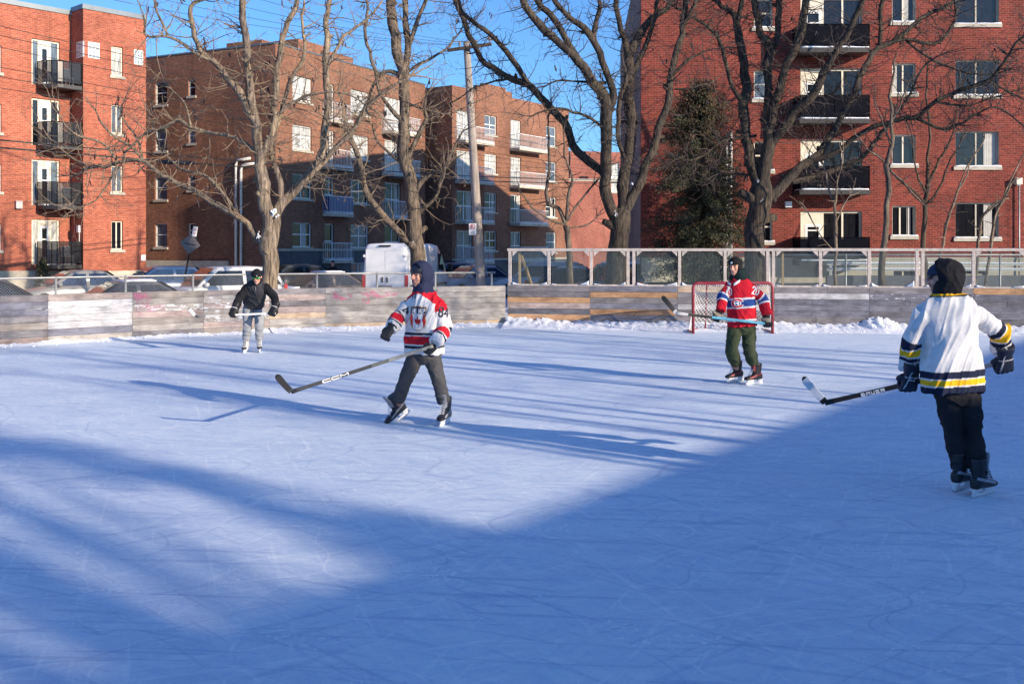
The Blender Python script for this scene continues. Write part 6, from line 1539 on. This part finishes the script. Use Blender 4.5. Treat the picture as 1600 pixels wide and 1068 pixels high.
for k in (-1, 1):
    q = JA['neck'] + f * .115 + l * .02 * k - UP * .02; mb.tube([q, q - UP * .06 + f * .02, q - UP * .14 + f * .012], .006, 5)
mb.build('drawstring', M['blackplastic'], pa)
bv = bvh_of(oa['jersey']); LEAF = [(0, .0), (.03, .22), (.25, .17), (.20, .27), (.46, .46), (.38, .52), (.43, .70), (.25, .66), (.22, .74), (.10, .60), (.15, .90), (.06, .84), (0, 1.0)]; LEAF = LEAF + [(-x, y) for x, y in reversed(LEAF)]
def crestA(x, y):
    w_, h_ = .215, .29; X = (x - w_ / 2) / (w_ / 2); Yy = y / h_
    edge = 1.0 if Yy > .42 else math.sqrt(max(0, 1 - ((.42 - Yy) / .42) ** 2.2)) if Yy > 0 else 0
    top = .93 + .05 * (1 - abs(X)) - (.03 if .35 < abs(X) < .55 else 0)
    if abs(X) > edge * .97 or Yy > top: return None
    if abs(X) > edge * .97 - .07 or Yy > top - .035 or (Yy < .04): return (.45, .27, .12)
    if Yy > .66:
        if text_d('THE HIP', x - .024, y - .200, .168, .046, .0085) < .0048: return WHT
        return NAVY
    if Yy > .635: return WHT
    if abs(X) > .60: return (.50, .02, .03)
    lx, ly = X / 1.12, (Yy - .17) / .42
    if inpoly(lx * 1.15, ly, LEAF): return (.50, .015, .025)
    return WHT
decal('crest', oa['jersey'], bv, P(650, 497, YA - .2), (.93, -.37, 0), UP, .215, .29, 72, 97, crestA)
decal('number', oa['jersey'], bv, P(694, 488, YA - .25), (.97, .10, -.12), (.1, 0, 1), .13, .125, 44, 42, lambda x, y: (.03, .03, .05) if text_d('84', x - .012, y - .012, .106, .10, .022) < .0085 else None)
decal('number', oa['jersey'], bv, P(616.5, 483, YA - .2), (.75, -.66, .0), (.2, 0, 1), .075, .10, 25, 34, lambda x, y: (.03, .03, .05) if text_d('4', x - .012, y - .012, .05, .076, .02) < .008 else None)
mk = flat('jersey_lace', (.74, .74, .72), .8, .05, 8)
sa = stick('dark grey hockey stick with white lettering held by the player in the navy hood', P(675, 541, YA - .42), P(455, 612, 10.62), P(431, 590, 10.45), lambda t: (.28, .28, .26) if t < .3 else ((.12, .13, .12) if t < .42 else ((.62, .64, .62) if t < .455 else (.045, .047, .052))), (.03, .03, .032), (.012, .012, .012), [('CCM', .60, .785, .033, (.78, .78, .78))], grip=(.6, .5, .32))

# ---- the player in the red jersey
YB = 14.75
JB = joints(YB, dict(head=(1149, 417, 0), neck=(1154, 431, .02), shL=(1141, 446, .02), shR=(1173, 449, -.02), elL=(1130, 464, -.05), elR=(1191, 468, .02), wrL=(1126, 483, -.16), wrR=(1198, 489, -.06), haL=(1120, 495, -.22), haR=(1200, 504, -.12),
    hem=(1160, 510, 0), pel=(1160, 506, 0), hipL=(1149, 513, .0), hipR=(1170, 513, 0), knL=(1143, 545, -.12), knR=(1171, 547, -.08), anL=(1152, 578.5, .1), anR=(1182, 582.5, -.10)))
pbp = thing('person', 'hockey player in red jersey and green trousers with black knitted cap near the goal', 'person', tuple(P(1160, 599, 14.75)), 'people on and near the rink')
def jB(reg, t, h, pl, pf, sd):
    if reg == 'arm':
        if .40 < t < .455 or .645 < t < .70: return WHT
        if .455 <= t <= .645: return BLU
        return RED
    if .365 < h < .40 or .535 < h < .57: return WHT
    if .40 <= h <= .535: return BLU
    if .115 < h < .15: return WHT
    return RED
ob = body_and_clothes(pbp, JB, dict(face_body=(-.42, -.9, 0), face=(-.62, -.78, -.10), ruddy=.35, leg=(.108, .093, .070), trouser=(.045, .058, .032), torso=(.215, .15, .205, .145), sleeve=(.084, .080, .068), jersey=jB,
    axis=V((-1, -.05, .06)), palmL=(.2, -.3, .6), palmR=(-.4, .1, .7), toeL=(-.88, -.47, -.04), toeR=(-.88, -.47, 0), skate=((.03, .024, .024), (.30, .03, .04), (.022, .02, .02), (.6, .6, .6)), hip_w=.175, tfold=.010, jfold=.012, fsk=2.0, cuff_up=.12,
    glove=lambda p, l: (.30, .26, .20) if (l[2] > .012 and .02 < l[1] < .075) else (.013, .014, .015)))
l, f, u = ob['ax']; mb = MB(); hood_mesh(mb, JB['head'] - u * .01, ob['ax'], .094, .112, .128, R(61), .018, back=.004, tilt=.12); fin(vox(mb, .0075, 3), 'balaclava', M['vcol'], pbp, lambda p: BLK)
mb = MB(); cap_mesh(mb, JB['head'], ob['ax'], (.095, .113, .098), .055); fin(vox(mb, .008, 2), 'knitted_cap', M['vcol'], pbp, lambda p: BLK)
mb = MB(); mb.tube([JB['head'] + f * .122 + u * .075, JB['head'] + f * .127 + u * .075], [.017, .015], 12); mb.build('cap_badge', M['signwhite'], pbp)
mb = MB(); rs = [ell(JB['neck'] + UP * z, l, f, a, b, 22, 2.2) for z, a, b in ((-.05, .145, .125), (-.01, .135, .125), (.03, .112, .11), (.07, .098, .105), (.10, .09, .10))]; mb.rings(rs); fin(vox(mb, .008, 3), 'neck_warmer', M['vcol'], pbp, lambda p: (.010, .022, .022), lambda p, n: fold(p, .007, 1.3, (6, 6, 18), 0))
bv = bvh_of(ob['jersey'])
def crestB(x, y):
    w_, h_ = .20, .165; X = (x - .10); Yv = (y - h_ / 2); e = lambda a, b: (X / a) ** 2 + (Yv / b) ** 2
    def cshape(o, i, gap):
        return e(*o) < 1 and not (e(*i) < 1) and not (X > 0 and abs(Yv) < gap)
    if X > .0 and abs(Yv) < .020 and not (X < .035): 
        return None if X > .055 else WHT
    hx = X + .012
    if abs(hx) < .036 and abs(Yv) < .036 and (abs(hx) > .017 or abs(Yv) < .011): return WHT
    if cshape((.084, .066), (.054, .041), .024): return RED
    if cshape((.094, .078), (.046, .034), .018): return WHT
    if e(.052, .041) < 1: return BLU
    return None
decal('crest', ob['jersey'], bv, P(1151, 474, YB - .2), (.93, -.37, .02), UP, .20, .165, 68, 56, crestB)
decal('number', ob['jersey'], bv, P(1183.5, 454.5, YB - .2), (.96, .0, -.25), (.25, 0, 1), .125, .13, 42, 44, lambda x, y: WHT if text_d('20', x - .012, y - .012, .10, .105, .022) < .009 else None)
decal('number', ob['jersey'], bv, P(1131.5, 455, YB - .2), (.72, -.69, .0), (.1, 0, 1), .07, .12, 24, 40, lambda x, y: WHT if text_d('0', x - .012, y - .012, .045, .095, .02) < .009 else None)
mb = MB(); cpt = P(1154, 444, YB)
for sg in (-1, 1):
    rs = []
    for k in range(6):
        q = P(1154 + sg * (2 + k * 2.0), 446 - k * 1.3, YB - .5); h = bv.ray_cast(q, V((0, 1, 0)), 2); 
        if h[0] is not None: rs.append([h[0] + V((0, -.012, -.02)), h[0] + V((0, -.014, .02)), h[0] + V((0, .01, .02)), h[0] + V((0, .01, -.02))])
    if len(rs) > 1: mb.rings(rs)
mb.build('collar', mk, pbp)
mb = MB()
for a, b_, c_ in (((1139, 451), (1146, 449), (1150, 451)), ((1148, 449), (1147, 454), (1145, 460)), ((1150, 449), (1148, 455), (1149, 460))):
    pts = []
    for x, y in (a, b_, c_):
        h = bv.ray_cast(P(x, y, YB - .5), V((0, 1, 0)), 2)
        if h[0] is not None: pts.append(h[0] + V((0, -.008, 0)))
    if len(pts) > 1: mb.tube(pts, .006, 5)
mb.build('neck_lace', mk, pbp)
stick('hockey stick with pale blue upper shaft and black blade held by red jersey player', P(1203, 506, YB - .13), P(1056, 489, YB - .45), P(1035, 463, YB - .45), lambda t: (.10, .36, .50) if t < .62 else ((.02, .02, .022) if t < .85 else (.45, .46, .47)), (.022, .022, .024), (.016, .016, .018))

# ---- the player in the white and yellow jersey, seen from behind
YC = 8.1
JC = joints(YC, dict(head=(1471, 434, .02), neck=(1480, 456, .0), shL=(1442, 494, -.02), shR=(1521, 488, .03), elL=(1424, 532, .05), elR=(1561, 519, .10), wrL=(1422, 572, .14), wrR=(1566, 548, .18), haL=(1417, 597, .20), haR=(1566, 568, .24),
    hem=(1488, 611, 0), pel=(1492, 608, 0), hipL=(1479, 614, 0), hipR=(1513, 614, 0), knL=(1489, 672, .05), knR=(1520, 676, .05), anL=(1500, 734, .04), anR=(1531, 744, -.06)))
pcp = thing('person', 'hockey player seen from behind in white jersey with navy and yellow stripes, black hood', 'person', tuple(P(1516, 772, 8.08)), 'people on and near the rink')
NV2 = (.012, .018, .045)
def jC(reg, t, h, pl, pf, sd):
    if reg == 'arm':
        if .47 < t < .575 or .735 < t < .82: return NV2
        if .60 < t < .715: return YEL
        return WHT
    if h > .990: return NV2
    if h > .972: return YEL
    if h > .958: return NV2
    if h < .07 or .152 < h < .222: return NV2
    if .083 < h < .14: return YEL
    return WHT
def gC(p, l):
    if abs(l[2] + .036) < .012 and (abs(l[0] - .02 - l[1] * .2) < .0035 or abs(l[1] - .012) < .003): return (.55, .56, .6)
    return (.40, .36, .33) if l[2] > .03 and l[1] < .07 and l[1] > 0 else (.014, .018, .035)
oc = body_and_clothes(pcp, JC, dict(face_body=(-.25, .97, 0), face=(-.93, .36, -.08), beard=(.09, .06, .045), ruddy=.3, leg=(.098, .074, .064), trouser=(.022, .021, .024), torso=(.245, .16, .225, .158), sleeve=(.088, .086, .076), jersey=jC, vox=.007,
    axis=V((-1, .1, -.22)), palmL=(.1, .5, .6), palmR=(-.6, .5, .3), toeL=(.78, .62, 0), toeR=(.82, .57, 0), skate=((.014, .016, .022), (.30, .32, .36), (.016, .018, .022), (.1, .1, .1)), hip_w=.178, tfold=.009, jfold=.019, fk=.85, fs=(10, 6, 1.3), fsk=-3.6, glove=gC, gs=1.25, cuff_up=.015))
l, f, u = oc['ax']; mb = MB(); hood_mesh(mb, JC['head'] + u * .012, oc['ax'], .110, .148, .150, R(62), .022, back=.035, tilt=-.05)
rs = [ell(JC['neck'] + UP * z - f * bk, l, f, a, b, 22, 2.2) for z, a, b, bk in ((-.015, .105, .105, 0), (.02, .108, .112, .005), (.06, .106, .118, .012), (.10, .104, .12, .02))]; mb.rings(rs)
fin(vox(mb, .0075, 4), 'hood', M['vcol'], pcp, lambda p: (.013, .013, .016), lambda p, n: fold(p, .008, 1.5, (6, 6, 4), 2))
mb = MB(); cap_mesh(mb, JC['head'] + f * .004, oc['ax'], (.092, .112, .096), .030, False); fin(vox(mb, .008, 2), 'knitted_cap', M['vcol'], pcp, lambda p: (.03, .045, .085))
def glasses(root, at, col, w_=.070, bar=True):
    mb = MB()
    for s in (-1, 1):
        rs = []
        for k in range(5):
            x = s * lerp(.006, w_, k / 4); y = .104 - .030 * (k / 4) ** 2; hh = .020 * (1 - .25 * abs(k / 4 - .5)); rs.append([at(x, y, .016 - hh), at(x, y + .004, .016 - hh), at(x, y + .004, .016 + hh), at(x, y, .016 + hh)])
        mb.rings(rs)
    o = mb.build('sunglasses', col, root, True); tm = MB()
    for s in (-1, 1): tm.tube([at(s * w_, .075, .026), at(s * .084, .03, .024), at(s * .086, -.03, .015)], .004, 5)
    tm.tube([at(-.01, .107, .026), at(.01, .107, .026)], .004, 5); tm.build('frame', M['blackplastic'], o)
glasses(pcp, oc['at'], M['blackplastic'])
bv = bvh_of(oc['jersey'])
def roundel(x, y):
    X, Yv = x - .05, y - .05; r_ = math.hypot(X, Yv)
    if r_ > .048: return None
    if r_ > .036: return (.02, .02, .025)
    if r_ > .031: return (.55, .42, .12)
    return (.6, .6, .6) if text_d('B', X + .014, Yv + .018, .028, .036, 0) < .005 else (.03, .03, .035)
decal('shoulder_patch', oc['jersey'], bv, P(1431, 483, YC - .15), (.80, .60, .0), UP, .10, .10, 34, 34, roundel)
decal('shoulder_patch', oc['jersey'], bv, P(1535, 470, YC - .1), (.86, .0, -.5), (.5, -.5, .7), .10, .10, 34, 34, roundel)
decal('lettering', oc['gloveL'], bvh_of(oc['gloveL']), JC['haL'] + V((-.005, -.1, .03)), (1, .1, -.1), UP, .055, .02, 24, 10, lambda x, y: (.65, .66, .7) if text_d('XX', x - .004, y - .004, .047, .013, .01) < .0022 else None, .003)
stick('black hockey stick with white lettering and white taped blade held by player seen from behind', P(1574, 564, YC + .26), P(1289, 629, 9.0), P(1252, 592, 9.05), lambda t: (.45, .45, .46) if t < .12 else (.014, .014, .016), (.66, .68, .72), (.016, .016, .018), [('BAUER', .655, .79, .032, (.62, .66, .72))])

# ---- the far skater bent forward
YD = 19.2
JD = joints(YD, dict(head=(401.5, 433, -.40), neck=(401, 442, -.28), shL=(387, 449, -.22), shR=(415, 449, -.22), elL=(373, 467, -.30), elR=(429, 465, -.30), wrL=(368, 482, -.45), wrR=(431, 479, -.45), haL=(364, 491, -.52), haR=(426, 489, -.52),
    hem=(396, 475, .06), pel=(395.5, 475, .10), hipL=(388, 480, .10), hipR=(404, 480, .10), knL=(387, 505, -.10), knR=(405, 505, -.10), anL=(384.5, 536.5, .05), anR=(405, 535.5, .05)))
pdp = thing('person', 'skater in black jacket, grey trousers and green sunglasses bent forward near the left boards', 'person', tuple(P(395, 550.5, 19.2)), 'people on and near the rink')
def jD(reg, t, h, pl, pf, sd): return (.012, .013, .016) if reg == 'arm' else (.040, .040, .046)
od = body_and_clothes(pdp, JD, dict(face_body=(.0, -1, 0), face=(.02, -.93, -.36), head_up=(0, -.36, .93), ruddy=.9, leg=(.105, .082, .072), trouser=(.30, .31, .33), torso=(.205, .15, .205, .15), sleeve=(.088, .078, .065), jersey=jD, top_name='jacket',
    axis=V((1, 0, .02)), palmL=(.3, .2, -.6), palmR=(-.3, .2, -.6), toeL=(.02, -1, -.02), toeR=(.28, -.96, -.02), skate=((.55, .55, .56), (.65, .65, .66), (.02, .02, .022), (.2, .2, .2)), hip_w=.185, tfold=.012, jfold=.010, gs=1.2,
    glove=lambda p, l: (.5, .5, .5) if (abs(l[1] - .0) < .006 and l[2] < 0) else (.012, .012, .014)))
l, f, u = od['ax']; mb = MB(); cap_mesh(mb, JD['head'], od['ax'], (.096, .112, .120), .048); fin(vox(mb, .008, 2), 'knitted_cap', M['vcol'], pdp, lambda p: (.010, .011, .014))
mb = MB(); q = JD['head'] + f * .122 + u * .075 - l * .03; mb.tube([q, q + f * .004], [.012, .011], 8); mb.build('cap_badge', M['cream'], pdp)
mb = MB(); hood_mesh(mb, JD['head'] - u * .03, od['ax'], .092, .105, .115, R(66), .016, back=.012, tilt=.3); fin(vox(mb, .008, 3), 'collar', M['vcol'], pdp, lambda p: (.015, .015, .018))
M['greenlens'] = flat('green_mirror_lens', (.03, .22, .06), .1, .2, 8, metal=.4); glasses(pdp, od['at'], M['greenlens'], .074)
mb = MB(); mb.tube([JD['neck'] + f * .11 - u * .03, JD['neck'] + f * .13 - u * .09], .005, 5); mb.build('zip', M['galv'], pdp)
stick('hockey stick with white shaft and pale blade held level by the far skater in black', P(430, 489, YD - .53), P(306, 494.5, YD - .6), P(293.5, 482, YD - .6), lambda t: (.72, .70, .66) if t < .5 else ((.40, .34, .30) if t < .7 else ((.55, .52, .50) if t < .9 else (.2, .18, .18))), (.70, .68, .64), (.02, .02, .02))

# ---- a passer-by in a dark coat on the far pavement
YE = 47.0
pe = thing('person', 'small distant passer-by in a dark coat on the pavement before the shaded brown block', 'person', tuple(P(520, 388, YE) * V((1, 1, 0)).length / V((1, 1, 0)).length) if False else (P(520, 0, YE).x, YE, -.3), 'people on and near the rink')
bx = V((P(520, 0, YE).x, YE, -.3)); hc = bx + UP * 1.60; mb, at, ax = head_mesh(hc, (.5, -.85, 0), UP, bx + UP * 1.44)
limb(mb, [bx + UP * .85, bx + UP * 1.15, bx + UP * 1.40], [.13, .13, .1], 12)
for s in (-1, 1): limb(mb, [bx + V((s * .18, 0, 1.36)), bx + V((s * .25, -.02, 1.08)), bx + V((s * .22, -.12, .85))], [.05, .04, .032], 8); limb(mb, [bx + V((s * .09, 0, .85)), bx + V((s * .1, -.05 * s, .46)), bx + V((s * .1, .08 * s, .08))], [.08, .06, .045], 8); mb.ball(bx + V((s * .1, .08 * s - .06, .05)), (.045, .12, .05), 10, 6); mb.ball(bx + V((s * .22, -.14, .8)), (.035, .035, .06), 8, 6)
fin(vox(mb, .014, 2), 'body', M['skin'], pe, skin_col(hc, ax)); mb = MB()
rs = [ell(bx + UP * z, V((1, 0, 0)), V((0, 1, 0)), a, b, 18) for z, a, b in ((.70, .24, .17), (1.0, .22, .16), (1.28, .23, .15), (1.40, .17, .12), (1.46, .08, .08))]; mb.rings(rs)
for s in (-1, 1): limb(mb, [bx + V((s * .17, 0, 1.36)), bx + V((s * .26, -.02, 1.08)), bx + V((s * .22, -.12, .86))], [.085, .075, .06], 10)
fin(vox(mb, .016, 3), 'coat', M['vcol'], pe, lambda p: (.012, .012, .016)); mb = MB()
for s in (-1, 1): limb(mb, [bx + V((s * .09, 0, .85)), bx + V((s * .1, -.05 * s, .46)), bx + V((s * .1, .08 * s, .10))], [.10, .08, .07], 10)
fin(vox(mb, .016, 2), 'trousers', M['vcol'], pe, lambda p: (.02, .02, .026)); mb = MB(); cap_mesh(mb, hc, ax, (.096, .115, .10), .05); fin(vox(mb, .012, 2), 'knitted_cap', M['vcol'], pe, lambda p: (.08, .08, .085))
